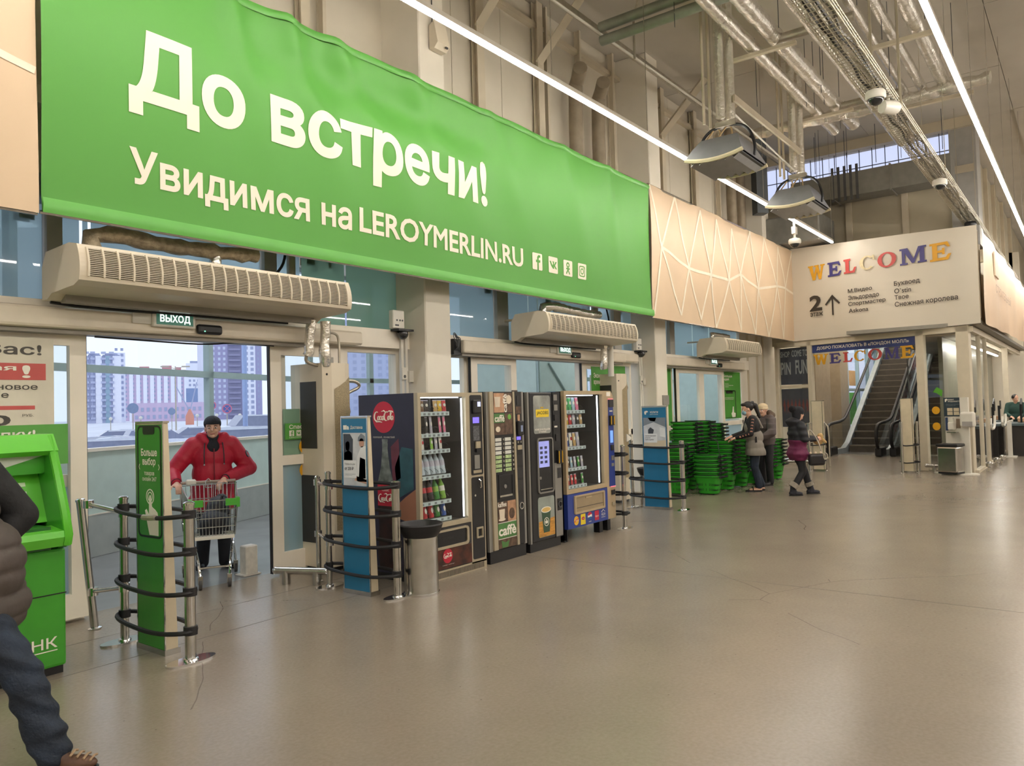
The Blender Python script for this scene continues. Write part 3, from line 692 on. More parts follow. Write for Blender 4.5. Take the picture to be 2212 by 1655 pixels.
def lumpy(nm, label, pts, r, m, seed=1):
    rr = random.Random(seed); P = []; Rr = []
    for a, b in zip(pts, pts[1:]):
        a, b = V(a), V(b); n = max(2, int((b-a).length/.07))
        for k in range(n): P.append(a.lerp(b, k/n)+V((rr.uniform(-1, 1), rr.uniform(-1, 1), rr.uniform(-1, 1)))*r*.12); Rr.append(r*rr.uniform(.85, 1.15))
    P.append(V(pts[-1])); Rr.append(r)
    o = G().tube(P, Rr, 10).done(nm, m, None, True); return tag(o, label, 'pipe')
WRAP = mat('brown_wrap', 'a89a82', .5, .3, var=.3, scale=18, bump=.8, bscale=25)
lumpy('wrapped_pipe', 'lumpy wrapped pipe on top of the nearest air curtain, under the green banner', [(2.82, 6.25, 2.96), (2.82, 6.25, 3.09), (2.95, 6.25, 3.13), (3.5, 6.27, 3.12), (3.95, 6.25, 3.12), (4.3, 6.22, 3.14)], .065, WRAP, 3)
lumpy('foil_stub_pipe', 'short foil pipe stub between wrapped pipe and nearest air curtain', [(3.9, 6.25, 2.95), (3.9, 6.25, 3.08)], .05, FOIL, 4)
lumpy('foil_wrapped_pipe', 'crinkled silver pipe on top of the middle air curtain', [(9.05, 6.25, 2.96), (9.05, 6.25, 3.08), (9.3, 6.25, 3.11), (10.3, 6.25, 3.08), (10.7, 6.3, 3.1)], .065, FOIL, 5)
lumpy('foil_wrapped_pipe', 'crinkled silver pipe on top of the far air curtain', [(15.3, 6.3, 2.96), (15.3, 6.3, 3.06), (16.2, 6.3, 3.06)], .05, FOIL, 6)
lumpy('foil_wrapped_pipe', 'left of two silver pipes dropping from nearest air curtain to the standing column heater', [(5.02, 6.34, 2.6), (5.0, 6.36, 2.32), (5.0, 6.38, 2.24)], .055, FOIL, 7)
lumpy('foil_wrapped_pipe', 'right of two silver pipes dropping from nearest air curtain to the standing column heater', [(5.2, 6.33, 2.6), (5.2, 6.36, 2.3), (5.22, 6.38, 2.14)], .055, FOIL, 8)
pipe('grey_pipe', 'thin bent grey pipe joining silver pipe to the near standing air curtain', [(5.0, 6.4, 2.25), (5.0, 6.42, 2.18), (5.1, 6.42, 2.15), (5.25, 6.45, 2.14)], .018, GALV, sm=2)
pipe('grey_conduit', 'thin curved grey conduit beside the silver pipes at the near door', [(5.3, 6.45, 2.5), (5.42, 6.45, 2.5), (5.47, 6.45, 2.45), (5.47, 6.45, 2.16)], .014, GALV, sm=2)
lumpy('foil_wrapped_pipe', 'silver pipe dropping from the middle air curtain to the far standing air curtain', [(10.9, 6.33, 2.62), (10.9, 6.35, 2.3), (10.92, 6.36, 2.24)], .06, FOIL, 9)
pipe('white_pipe', 'white pipe bending from middle air curtain down to far standing air curtain', [(11.15, 6.36, 2.62), (11.15, 6.36, 2.12)], .05, PWHITE)
# riser pipes from wall to the banner top, vertical
pipe('riser_pipe', 'grey riser pipe going up behind the banner above near air curtain', [(4.98, 6.6, 2.95), (4.98, 6.6, 4.2)], .045, GALV)
pipe('riser_pipe', 'grey riser pipe going up behind the banner above middle air curtain', [(11.0, 6.55, 2.95), (11.0, 6.55, 4.2)], .06, GALV)
pipe('black_hose', 'black looped hose behind the near air curtain top right end', [(4.6, 6.5, 2.97), (4.75, 6.45, 3.1), (4.85, 6.5, 3.3), (4.9, 6.6, 3.6)], .014, RUB, sm=2)
pipe('black_hose', 'black looped hose behind the middle air curtain top right end', [(11.05, 6.4, 2.97), (11.3, 6.45, 3.0), (11.35, 6.5, 3.2), (11.3, 6.6, 3.6)], .014, RUB, sm=2)
# standing air curtains
PERF = mat('perforated_tan', '9b8b6c', .55, var=.3, scale=90)
def standing(x, y, label):
    t = thing('standing_air_curtain', label, 'air curtain', (x, y, 0))
    pro = [(0, .52), (0, 0), (.1, -.03), (.28, -.03), (.36, 0), (.4, .07), (.4, .52)]
    G().prism(pro, .05, 2.17, 'z').done('shell', ACM, t)
    G().prism([(.03, .49), (.03, .03), (.36, .03), (.36, .49)], 0, .05, 'z').done('plinth', DGREY, t)
    # perforated wrap with curved upper edge
    g = G(); n = 12
    P = [(.13, -.034), (.2, -.036), (.28, -.034), (.36, -.004), (.405, .07), (.405, .5)]
    for (xa, ya), (xb, yb), k in zip(P, P[1:], range(9)):
        za, zb = 1.86+.2*(xa/.4)**1.5, 1.86+.2*(xb/.4)**1.5
        g.face([(xa, ya, .42), (xb, yb, .42), (xb, yb, zb), (xa, ya, za)])
    g.done('perforated_cover', PERF, t)
    for z0, z1 in ((1.28, 1.98), (.3, 1.0)):
        G().box(-.006, 0, .1, .36, z0, z1).done('outlet_slot', mat('slot_dark', '35322e', .5), t)
    G().prism([(.2, 1.02), (.34, 1.06), (.34, 1.09), (.2, 1.15)], -.06, -.035).done('bracket', PWHITE, t)
    G().cyl((.05, -.018, 2.05), (.05, -.012, 2.05), .012).cyl((.05, -.018, .28), (.05, -.012, .28), .012).done('screw', BLACK, t)
    G().tube([(.4, .2, 1.98), (.56, .14, 2.0), (.66, .14, 1.93), (.5, .2, 1.86), (.45, .2, 1.8), (.56, .2, 1.62), (.4, .25, 1.6)], .018, 8, sm=2).done('hose', GALV, t)
    return t
standing(5.16, 6.36, 'standing air curtain with perforated side beside the nearest exit door')
standing(11.32, 6.36, 'standing air curtain with perforated side right of the last vending machine')
# boxes and conduits beside the columns
def ctl(x, label, lab2, lab3):
    t = thing('control_box', label, 'box', (x, 6.66, 0))
    G().box(-.09, .1, -.08, 0, 2.63, 2.85, bev=.01).done('case', PWHITE, t)
    for q in (-.03, .02, .06): G().cyl((q, -.085, 2.73), (q, -.08, 2.73), .012, seg=8).done('screw', DGREY, t)
    G().box(-.06, 0, -.083, -.08, 2.66, 2.68).done('label_plate', DGREY, t)
    d = thing('dome_camera', lab2, 'camera', (x+.06, 6.6, 2.6))
    G().box(-.12, .13, -.08, .06, 0, .025).done('shelf', BLACK, d)
    G().sph((0, -.02, -.03), .07, 14, 8).done('dome', mat('smoked_dome', '2a2a2c', .08, coat=.5), d, True)
    t = thing('cable_trunking', lab3, 'trunking', (x+.08, 6.66, 0))
    for q in (0, .07): G().box(q, q+.04, -.03, 0, 1.1, 2.63).done('channel', PWHITE, t)
    G().box(-.02, .06, -.06, -.03, 2.02, 2.17, bev=.006).done('socket_box', PWHITE, t)
    G().box(.1, .22, -.06, -.0, 1.99, 2.13, bev=.006).done('switch_box', PWHITE, t)
    G().cyl((.02, -.064, 2.06), (.02, -.06, 2.06), .02, seg=10).done('key_switch', DGREY, t)
ctl(6.5, 'white electric box left of the first column', 'black dome camera under the electric box left of the first column', 'white cable trunking with sockets left of the first column')
ctl(12.6, 'white electric box left of the second column', 'black dome camera under the electric box left of the second column', 'white cable trunking with sockets left of the second column')
t = thing('junction_box', 'open black junction box with loose cables at the left end of middle door operator', 'box', (7.52, 6.62, 2.36))
G().box(-.06, .08, -.06, .02, 0, .2).done('case', BLACK, t)
for k in range(4): G().tube([(-.05+.03*k, -.07, .05), (.0, -.1, .1+.02*k), (-.08+.05*k, -.07, .22), (-.04, -.05, .3-.02*k), (.06, -.05, .2)], .006, 5, sm=2).done('cable', DGREY, t)
t = thing('speaker_box', 'beige speaker box high on the first column above the banner', 'speaker', (7.03, 6.38, 6.1))
G().prism([(-.02, 0), (-.02, .3), (-.1, .34), (-.16, .06), (-.1, 0)], -.11, .11, 'x').done('case', ACM, t)
G().box(.03, .07, -.17, -.15, .02, .04).done('badge', DGREY, t)
G().tube([(-.05, -.02, .32), (-.05, -.01, 1.6)], .008, 5).done('cable', DGREY, t)
# exit signs and sensors on the operators
EXG = mat('exit_green', '2f6b5b', .3, emit=.25); EXW = mat('exit_letters', 'f2fff8', .3, emit=1.3)
def exit_sign(x, label, lab2, y=6.5):
    t = thing('exit_sign', label, 'sign', (x, y, 2.44))
    G().box(-.16, .0, -.02, 0, .02, .12).box(0, .4, -.05, 0, 0, .14, bev=.01).done('case', PWHITE, t)
    G().box(.03, .37, -.054, -.05, .02, .12).done('face', EXG, t)
    txt('ВЫХОД', .06, .34, .032, .108, -.055, EXW, t, bold=.02)
    s = thing('door_sensor', lab2, 'sensor', (x+.42, y, 2.4))
    G().box(0, .25, -.05, 0, 0, .09, bev=.03, seg=2).done('case', BLACK, s)
    G().box(.06, .07, -.052, -.05, .02, .03).done('indicator', mat('green_diode', '7dffc0', .4, emit=2), s)
exit_sign(3.42, 'lit green exit sign over the nearest exit door', 'black motion sensor beside the nearest exit sign')
exit_sign(9.72, 'lit green exit sign over the middle exit door', 'black motion sensor beside the middle exit sign')
exit_sign(15.55, 'small lit exit sign over the far closed door', 'black motion sensor beside the far exit sign')
# ============================================================ CEILING EQUIPMENT
SHELL = mat('heater_shell', '808183', .45, .2, var=.06)
RIM = mat('heater_rim', 'd6cbab', .45)
def heater(x, y, label):
    t = thing('fan_heater', label, 'heater', (x, y, 5.15), PI/2, 'grey fan heaters hanging from the ceiling')
    # shell: rectangular loft, bulging lower rim
    lv = [(.42, .50, .02), (.41, .49, .06), (.36, .42, .17), (.3, .3, .3), (.27, .27, .34)]
    g = G(); rings = []
    for a, b, z in lv:
        ring = []
        for k in range(12):
            u = (k/3) % 4; s = int(u); f = u-s
            p = [(-a+2*a*f, -b), (a, -b+2*b*f), (a-2*a*f, b), (-a, b-2*b*f)][s]
            dz = -.06*(1-(p[0]/a)**2) if (abs(abs(p[1])-b) < 1e-6 and z < .1) else 0
            ring.append(g.b.verts.new((p[0], p[1], z+dz)))
        rings.append(ring)
    for p, q in zip(rings, rings[1:]):
        for k in range(12): g.b.faces.new((p[k], p[(k+1) % 12], q[(k+1) % 12], q[k]))
    g.b.faces.new(rings[-1]); g.done('shell', SHELL, t, True)
    for s in (-1, 1):
        G().tube([(-.43+.86*k/10, s*.505, .02-.062*(1-(-1+k/5)**2)) for k in range(11)], .03, 6).done('rim_strip', RIM, t, True)
    G().box(-.39, .39, -.47, .47, .0, .02).done('inner_tray', DGREY, t)
    for k in range(6):
        q = -.32+.128*k; G().box(q-.05, q+.05, -.46, .46, -.045, -.039, rot=M.Rotation(R(35), 3, 'Y')).done('louvre', mat('louvre_grey', 'a9aaac', .3, .4), t)
    G().tube([(-.42, 0, .05), (-.44, 0, .2), (-.36, 0, .46), (-.18, 0, .58), (.18, 0, .58), (.36, 0, .46), (.44, 0, .2), (.42, 0, .05)], .022, 8, sm=2).done('suspension_bow', BLACK, t, True)
    G().box(-.17, .14, -.05, .05, .56, .64).done('clamp_box', GALV, t)
    for s in (-.08, .1):
        G().tube([(s, -.06, .34), (s, -.06, .55), (s+.05, -.02, .6), (s+.16, .05, .42), (s+.22, .06, .36)], .013, 6, sm=2).done('copper_pipe', mat('dull_brass', 'b59c74', .35, .7), t)
    return t
heater(10.94, 4.18, 'near grey ceiling fan heater with cream rims and black bow')
heater(14.4, 4.18, 'far grey ceiling fan heater with cream rims and black bow')
for k, (hx, w) in enumerate(((10.94, 'near'), (14.4, 'far'))):
    pipe('insulated_drop_pipe', 'left of two thick drop pipes above the %s fan heater' % w, [(hx-.12, 4.2, 5.82), (hx-.12, 4.2, CZ-.03)], .07, FOIL)
    pipe('insulated_drop_pipe', 'right of two thick drop pipes above the %s fan heater' % w, [(hx+.16, 4.15, 5.85), (hx+.16, 4.15, CZ-.03)], .07, FOIL)
    for q, nm in ((-.2, 'left'), (.03, 'right')):
        pipe('hanger_channel', '%s thin steel hanger rod above the %s fan heater' % (nm, w), [(hx+q, 4.42, 5.75), (hx+q, 4.42, CZ-.02)], .022, POSTM, 'rod', 4)
    pipe('crosswise_pipe', 'thick grey pipe piece running sideways above the %s fan heater' % w, [(hx+.7, 3.6, 7.1), (hx+.7, 2.5, 7.1)], .07, GALV)
t = tag(G().box(11.03, 14.3, 4.05, 4.085, 6.1, 6.2).done('flat_bar', POSTM), 'flat painted steel bar between the two fan heaters', 'bar')
pipe('white_cable', 'white sagging cable between the two fan heaters', [(11.1, 4.15, 6.0), (12.5, 4.13, 5.88), (14.2, 4.15, 5.8)], .014, PWHITE, 'cable', 6, 2)
pipe('wall_cable_bundle', 'long white cable bundle running along the wall head to near heater', [(3, 5.75, 7.3), (8.8, 5.8, 7.33), (10.7, 5.75, 7.3), (12, 5.7, 7.28), (20, 5.65, 7.3)], .022, PWHITE, 'cable', 6, 1)
tag(G().box(-3, 20.5, 5.85, 5.89, 7.38, 7.5).done('cable_channel', GALV), 'long galvanised channel along the wall head, above the white cable bundle', 'channel')
# long foil pipes under the ceiling, parallel to the wall
for k, (y, z, r, x0, x1, lab) in enumerate(((3.98, 7.1, .1, 6, 16.4, 'thickest foil-wrapped pipe over the fan heaters, left of the pair'), (3.62, 7.15, .125, 6, 16.4, 'foil-wrapped pipe over the fan heaters, right of the pair'), (2.95, 6.9, .08, 4, 17.5, 'long thin foil pipe directly left of the wire cable tray'), (2.55, 7.3, .065, 6, 16.2, 'leftmost of three foil pipes at upper right of the cable tray'), (2.27, 7.3, .08, 6, 16.2, 'middle of three foil pipes at upper right of the cable tray'), (1.92, 7.3, .11, 6, 16.2, 'rightmost of three foil pipes at upper right of the cable tray'))):
    P = []; rr = []; q = random.Random(k); n = int((x1-x0)/.12)
    for i in range(n+1): P.append((x0+(x1-x0)*i/n, y, z+q.uniform(-.01, .01))); rr.append(r*q.uniform(.94, 1.05))
    tag(G().tube(P, rr, 12).done('foil_pipe', FOIL, None, True), lab, 'pipe')
for k, (x, y0, y1, z, l) in enumerate(((9.6, 1.6, 2.7, 7.13, 'nearest'), (13.0, 1.6, 2.7, 7.13, 'middle'), (16.1, 1.5, 2.8, 7.13, 'farthest'))):
    tag(G().box(x-.04, x+.04, y0, y1, z-.03, z+.03).done('pipe_bracket', POSTM), '%s steel bracket under the three foil pipes' % l, 'bracket')
for k, (x, l) in enumerate(((11.6, 'near'), (15.0, 'far'))):
    tag(G().box(x-.04, x+.04, 3.3, 4.4, 6.93, 6.98).done('pipe_bracket', POSTM), '%s steel bracket under the two thick foil pipes' % l, 'bracket')
lumpy('foil_cross_pipe', 'foil pipe running sideways behind the far fan heater', [(15.5, 5.3, 7.1), (15.5, 4.2, 7.1), (15.6, 2.9, 7.1), (15.6, 1.2, 7.15)], .11, FOIL, 12)
for k, (x, z) in enumerate(((10.0, 7.34), (10.02, 7.14))):
    pipe('green_grey_pipe', '%s grey pipe of the pair crossing from wall to near heater' % ('upper', 'lower')[k], [(x, 5.7, z), (x, 3.0, z)], .075, mat('dull_pipe', '8e9184', .45, .3, var=.12))
for k, (x, w) in enumerate(((11.0, 'left'), (11.75, 'right'))):
    pipe('wall_riser', '%s of two brownish riser pipes on the wall above the banner' % w, [(x, 6.8, 4.5), (x, 6.8, 7.05), (x-.05, 6.7, 7.15), (x-.3, 6.5, 7.2)], .12, mat('riser_brown', '9a8d79', .5, .3, var=.12), sm=1)
for k, (x, w) in enumerate(((17.9, 'left'), (18.5, 'right'))):
    pipe('wall_riser', '%s of two far riser pipes on the wall behind the far heater' % w, [(x, 6.75, 4.5), (x, 6.75, CZ-.02)], .12, mat('riser_brown', '9a8d79'))
pipe('bent_conduit', 'thin bent conduit hanging from the ceiling left of near heater', [(8.9, 4.3, 7.6), (10.6, 5.45, 7.6), (10.6, 5.45, 7.5), (10.6, 5.45, 7.0)], .018, GALV, seg=6)
# hanging rods from the ceiling (thin, at many places)
rm = G().tube([(0, 0, 0), (0, 0, 1.25)], .006, 5).mesh('hanger_rod', DGREY)
q = random.Random(11)
for k in range(26):
    o = put('hanger_rod', rm, None, (q.uniform(9, 19.5), q.uniform(1.4, 5.2), CZ-1.27)); tag(o, 'thin dark hanger rod under the ceiling, nothing hung on it', 'rod', 'thin hanger rods under the ceiling')
# wire cable tray with cables
t = thing('wire_cable_tray', 'long wire mesh cable tray full of cables carrying cameras', 'cable tray', (0, 2.1, 5.62))
WIRE = mat('zinc_wire', 'b9b09a', .35, .6)
X0, X1 = -1, 38
for y, z in ((-.16, .1), (-.16, .05), (-.16, 0), (-.08, 0), (0, 0), (.08, 0), (.16, 0), (.16, .05), (.16, .1)):
    G().tube([(X0, y, z), (X1, y, z)], .006, 4).done('rail_wire', WIRE, t)
wm = G().tube([(0, -.16, .1), (0, -.16, -.006), (0, .16, -.006), (0, .16, .1)], .005, 4).mesh('cross_wire', WIRE)
for k in range(270): put('cross_wire', wm, t, (X0+1.5+k*.1, 0, 0))
cb = [mat('cable_white', 'c8c2b4', .5), mat('cable_grey', '77736b', .5), mat('cable_dark', '3c3a38', .5)]
for k in range(7):
    P = []; q = random.Random(k+40)
    for i in range(80): P.append((X0+(X1-X0)*i/79, -.12+.04*k+q.uniform(-.03, .03), .03+q.uniform(0, .06)))
    G().tube(P, .016, 5).done('cable', cb[k % 3], t, True)
for x in (3.5, 7.5, 11.5, 15.5, 20, 25, 30):
    for y in (-.17, .17): G().tube([(x, y, 0), (x, y, CZ-5.64)], .006 if x != 11.5 else .02, 5).done('hanger_rod', WIRE, t)
# cameras under the tray
DOME = mat('smoked_dome', '2a2a2c', .08)
def domecam(x, label, dark=False, y=2.08, z=5.6):
    d = thing('dome_camera', label, 'camera', (x, y, z)); m = BLACK if dark else PWHITE
    G().lathe([(.05, 0), (.11, -.005), (.125, -.03), (.125, -.09), (.11, -.11)], seg=20).done('housing', m, d, True)
    G().sph((0, 0, -.105), (.1, .1, .085), 16, 10).done('dome', DOME, d, True)
    G().tube([(0, 0, 0), (0, 0, .02)], .05, 8).done('mount', PWHITE, d)
    return d
def bullet(x, label, ang, y=2.0, z=5.5):
    d = thing('bullet_camera', label, 'camera', (x, y, z), ang)
    G().lathe([(.05, -.14), (.085, -.12), (.09, .08), (.07, .12), (.065, .12)], seg=16, ax='x').done('housing', PWHITE, d, True)
    G().lathe([(.062, .118), (.055, .122)], seg=16, ax='x').done('lens', DOME, d)
    G().tube([(-.02, 0, .08), (-.02, 0, .14), (-.02, .06, .18)], .022, 8).done('arm', PWHITE, d)
domecam(10.7, 'nearest white dome camera under the wire cable tray')
bullet(11.15, 'white bullet camera right beside the nearest dome camera', R(-40))
domecam(15.9, 'second white dome camera along the wire cable tray')
domecam(20.3, 'first black dome camera on cable tray, by the welcome banner corner', True)
domecam(24.2, 'second black dome camera on cable tray, past the welcome banner corner', True)
bullet(27.3, 'white bullet camera on the cable tray in front of the peach banner', R(-150))
domecam(31, 'farthest white dome camera on the cable tray')
d = domecam(16.3, 'white dome camera hanging on a rod below the end of left LED line', y=4.83, z=5.0)
G().tube([(0, 0, 0), (0, 0, .37)], .025, 8).box(-.06, .08, -.04, .04, .1, .25).done('rod', PWHITE, d)
# ------------------------------------------------------------ wall over the welcome box
OL = mat('olive_panel', 'b5ab94', .6, var=.08, scale=1.2)
BX = 20.9
g = G().box(BX, BX+.2, 2.0, 6.9, 3.1, 7.0); we = struct(g.done('wall_end', OL))
ob = G().box(-.01, .0, -.6, .6, 5.3, 6.86).mesh('panel', OL)
for y in (2.85, 4.15, 5.45): put('panel', ob, we, (BX, y, 0))
for y in (2.05, 3.5, 4.8, 6.1): G().box(BX-.09, BX, y-.07, y+.07, 4.6, 7.0).done('upright', POSTM, we)
G().box(BX-.12, BX, 2.0, 6.9, 6.88, 7.06).done('cross_beam', POSTM, we)
G().box(BX-.2, BX+.2, 1.9, 6.95, 7.95, CZ+.02).done('head_beam', POSTM, we)
cw = struct(G().box(BX+.02, BX+.06, 2.0, 6.9, 7.06, 7.95).done('window_4', glassmat('clerestory_glass', 'eef0fa', .8, .1)))
for k in range(17): G().box(BX-.01, BX+.02, 2.1+k*.3, 2.115+k*.3, 7.06, 7.95).done('glazing_bar', DGREY, cw)
G().box(BX-.012, BX+.022, 2.0, 6.9, 7.5, 7.515).done('glazing_bar', DGREY, cw)
DUCT = mat('duct_grey', '83817a', .5, .35, var=.08)
t = thing('air_duct', 'big grey sheet-metal air duct in front of the white clerestory window', 'duct', (20.1, 0, 0))
for k, (a, b) in enumerate(((2.35, 3.6), (3.6, 4.9), (4.9, 5.9))): G().box(-.35, .35, a+.005, b-.005, 6.55, 7.12).done('duct_section', DUCT, t)
for y in (3.6, 4.9): G().box(-.38, .38, y-.02, y+.02, 6.52, 7.15).done('flange', DUCT, t)
for k in range(5): G().box(-.36, -.34, 4.3+.14*k, 4.36+.14*k, 6.45, 7.3).done('strap', DGREY, t)
for y in (2.5, 3.2, 3.9, 4.6, 5.3, 5.8): G().tube([(-.3, y, 7.25), (-.3, y, CZ-.02)], .008, 5).done('hanger_rod', DGREY, t)
t = tag(G().tube([(18.6, 6.3, 6.2), (18.6, 6.3, CZ-.02)], .2, 4).done('dark_duct', mat('duct_dark', '5d6266', .5, .3)), 'dark vertical duct in the corner left of the grey air duct', 'duct')
t = tag(G().box(19.2, 20.6, 5.1, 6.5, 5.5, 6.2, bev=.03).done('ventilation_box', DUCT), 'grey ventilation box in the corner above the beige banner end', 'duct')
# wall continuing over the peach banner
sw = struct(G().box(21.1, 46, 2.3, 2.5, 3.1, CZ+.02).done('wall_side', OL))
for x in (22.2, 24, 26, 28.2, 31, 34): G().box(x, x+.14, 2.2, 2.3, 5.2, CZ).done('upright', POSTM, sw)
struct(G().box(20.8, 21.6, 1.95, 2.5, 5.15, CZ).done('trim_41', mat('grey_column', 'a9a7a2', .5)))
# ============================================================ CASH MACHINE at the left edge
AG = mat('cash_machine_green', '3f9a2c', .3, var=.06); AL = mat('cash_machine_lime', '62c238', .28, var=.05); AD = mat('cash_machine_deep', '1f5f24', .35)
t = thing('cash_machine', 'green bank cash machine at the left edge behind the man in the dark jacket', 'cash machine', (1.4, 5.4, 0))
G().box(0, .86, .06, .7, .0, .06).done('plinth', BLACK, t)
lc = G().box(0, .86, 0, .72, .06, .82, bev=.02, seg=2).done('lower_cabinet', AG, t)
G().box(.002, .858, -.003, 0, .525, .532).done('door_gap', BLACK, lc)
# hood: side cheeks with the sloped profile, lime edge strip
pro = [(0, .82), (-.07, .86), (-.09, .93), (.12, 1.42), (.2, 1.54), (.72, 1.54), (.72, .82)]
G().prism(pro, 0, .05, 'x').prism(pro, .81, .86, 'x').box(.05, .81, .35, .72, .82, 1.54).done('hood', AG, t)
for a, b in ((0, .05), (.81, .86)):
    G().tube([(a+.025, -.07, .85), (a+.025, -.1, .93), (a+.025, .11, 1.42), (a+.025, .19, 1.54)], .028, 6, sm=1).done('hood_edge', AL, t, True)
G().prism([(-.07, .84), (-.1, .9), (-.09, .94), (.1, .96), (.1, .84)], .0, .86, 'x').done('front_lip', AL, t)
G().prism([(.14, 1.42), (.1, 1.45), (.18, 1.56), (.4, 1.56), (.4, 1.42)], 0, .86, 'x').done('top_visor', AL, t)
G().box(.05, .81, .2, .36, 1.3, 1.44).done('upper_panel', mat('cash_machine_white', 'd8dcd2', .35), t)
G().prism([(.05, 1.3), (.81, 1.3), (.81, 1.42), (.5, 1.33), (.2, 1.31)], .199, .197).done('green_wave', AG, t)
for x in (.3, .38): G().cyl((x, .195, 1.38), (x, .2, 1.38), .012, seg=10).done('camera_lens', BLACK, t)
sp = G().prism([(.16, .98), (.3, 1.3), (.36, 1.3), (.36, .98)], .05, .81, 'x').done('control_panel', AL, t)
rot = M.Rotation(R(-23), 3, 'X')
G().box(.22, .6, .2, .225, 1.02, 1.27, rot=rot).done('screen', mat('cash_screen', '8d96a0', .15, emit=.25), sp)
for s, xx in ((0, .67), (1, .15)):
    for k in range(4): G().box(xx, xx+.05, .19+.0245*k, .205+.0245*k, 1.04+.058*k, 1.068+.058*k, rot=rot).done('key', mat('pale_key', 'cfe3bd', .4), sp)
G().box(.1, .76, -.02, .35, .82, .965).done('keypad_recess', AD, t)
G().box(.3, .55, .0, .14, .965, .98).done('keypad', mat('keypad_steel', '9aa39a', .35, .6), t)
for k in range(12): G().box(.32+(k % 3)*.075, .375+(k % 3)*.075, .01+(k//3)*.032, .032+(k//3)*.032, .98, .988).done('keypad_key', STEEL, t)
g = G().prism([(.66, .24), (.66, .24), ] if False else disc(.42, .36, .11, 0), -.002, -.004).done('white_roundel', WHITE, t)
for k in range(3): G().prism([(.36, .36+.028*k), (.54, .42+.028*k), (.54, .43+.028*k), (.36, .37+.028*k)], -.0045, -.005).done('roundel_stripe', AG, t)
txt('СБЕРБАНК', .2, .8, .19, .26, -.003, WHITE, t, bold=.01)
G().box(.42, .8, -.004, -.002, .17, .176).done('underline', WHITE, t)
# ============================================================ POSTERS on the near door glass (left)
t = thing('sale_poster', 'white sale poster with red blocks and green foot on the glass at the left edge', 'poster', (0, 6.62, 0))
G().box(1.0, 2.69, .0, .004, 1.0, 2.3).done('sheet', mat('poster_paper', 'd6cfbd', .55), t)
PR = mat('poster_red', 'c25450', .5); PK = mat('poster_ink', '4a463f', .55); PG = mat('poster_green', '58a043', .5)
G().box(1.0, 2.79, -.004, 0, 1.3, 1.62).done('green_foot', PG, t)
G().box(1.3, 2.63, -.002, 0, 1.97, 2.1).done('red_block', PR, t); G().box(1.3, 2.55, -.002, 0, 1.74, 1.77).done('red_line', PR, t)
txt('Для Вас!', 1.75, 2.6, 2.15, 2.25, -.002, PK, t, bold=.02)
txt('Выгодная\nпокупка', 1.6, 2.42, 1.985, 2.085, -.003, WHITE, t, bold=.02, lh=.8)
txt('!', 2.46, 2.52, 1.985, 2.085, -.003, WHITE, t, bold=.02)
txt('специальное ценовое\nпредложение', 1.5, 2.57, 1.82, 1.93, -.002, PK, t, bold=.01, align='CENTER')
txt('500', 1.95, 2.38, 1.62, 1.7, -.002, PK, t, bold=.03); txt('РУБ.', 2.46, 2.54, 1.685, 1.705, -.002, PK, t)
txt('за покупку!', 1.85, 2.55, 1.5, 1.58, -.005, WHITE, t, bold=.02)
# green stickers on the right leaf
t = thing('thanks_sticker', 'green thank-you sticker with social icons on the near right door leaf glass', 'sticker', (0, 6.71, 0))
G().box(4.95, 5.58, .0, .003, 1.38, 1.55).done('sheet', mat('poster_green', '58a043'), t)
txt('Спасибо за', 5.0, 5.4, 1.49, 1.535, -.001, WHITE, t, bold=.02)
icons(t, (5.0, 5.09, 5.18, 5.27), 1.415, 1.475, -.001, WHITE, PG)
txt('LEROYMERLIN.RU', 5.0, 5.3, 1.395, 1.408, -.001, WHITE, t)
t = thing('poster_back', 'pale green back of a poster on the upper glass of near right door leaf', 'poster', (0, 6.74, 0))
G().box(4.95, 5.5, 0, .003, 1.2, 1.7).done('sheet', mat('poster_back_green', '8fae94', .6), t)
for k, z in enumerate((1.3, 1.05)):
    tag(G().prism(disc(5.2, z, .075, 0), 6.715, 6.712).done('yellow_dot', mat('dot_yellow', 'e0a51e')), 'yellow round dot sticker, %s of two beside the near standing air curtain' % ('upper', 'lower')[k], 'sticker')
def wall_poster(x0, x1, z0, z1, lab, lines, phone=False, y=6.78):
    t = thing('green_poster', lab, 'poster', (x0, y, 0)); w = x1-x0
    G().box(0, w, 0, .006, z0, z1).done('sheet', mat('poster_deep_green', '4c9636', .5), t)
    for s, a, b, c, d, q in lines: txt(s, a*w, b*w, z0+(z1-z0)*c, z0+(z1-z0)*d, -.002, WHITE, t, bold=q, align='LEFT')
    if phone:
        o = rrect(.05*w, .72*w, z0+.02, z0+.6*(z1-z0), .05); i = rrect(.075*w, .695*w, z0+.03, z0+.58*(z1-z0), .04)
        g = G()
        for k in range(len(o)): j = (k+1) % len(o); g.prism([o[k], o[j], i[j], i[k]], -.001, -.004)
        g.done('phone_outline', BLACK, t)
        G().prism(rrect(.2*w, .56*w, z0+.53*(z1-z0), z0+.6*(z1-z0), .02), -.001, -.004).done('phone_notch', BLACK, t)
        G().prism([(.5*w, z0+.02), (.45*w, z0+.12), (.5*w, z0+.15), (.54*w, z0+.28), (.58*w, z0+.28), (.59*w, z0+.14), (.68*w, z0+.12), (.66*w, z0+.02)], -.001, -.003).done('hand_print', WHITE, t)
    return t
wall_poster(16.95, 18.1, 1.25, 2.35, 'green poster with black phone outline right of the far closed door', [('Больше\nидей', .1, .55, .8, .93, .02), ('Узнайте\nо нововведениях\nпервым', .15, .6, .66, .75, 0), ('АКТИВИРУЙТЕ\nПРИЛОЖЕНИЕ', .12, .6, .4, .46, 0)], True)
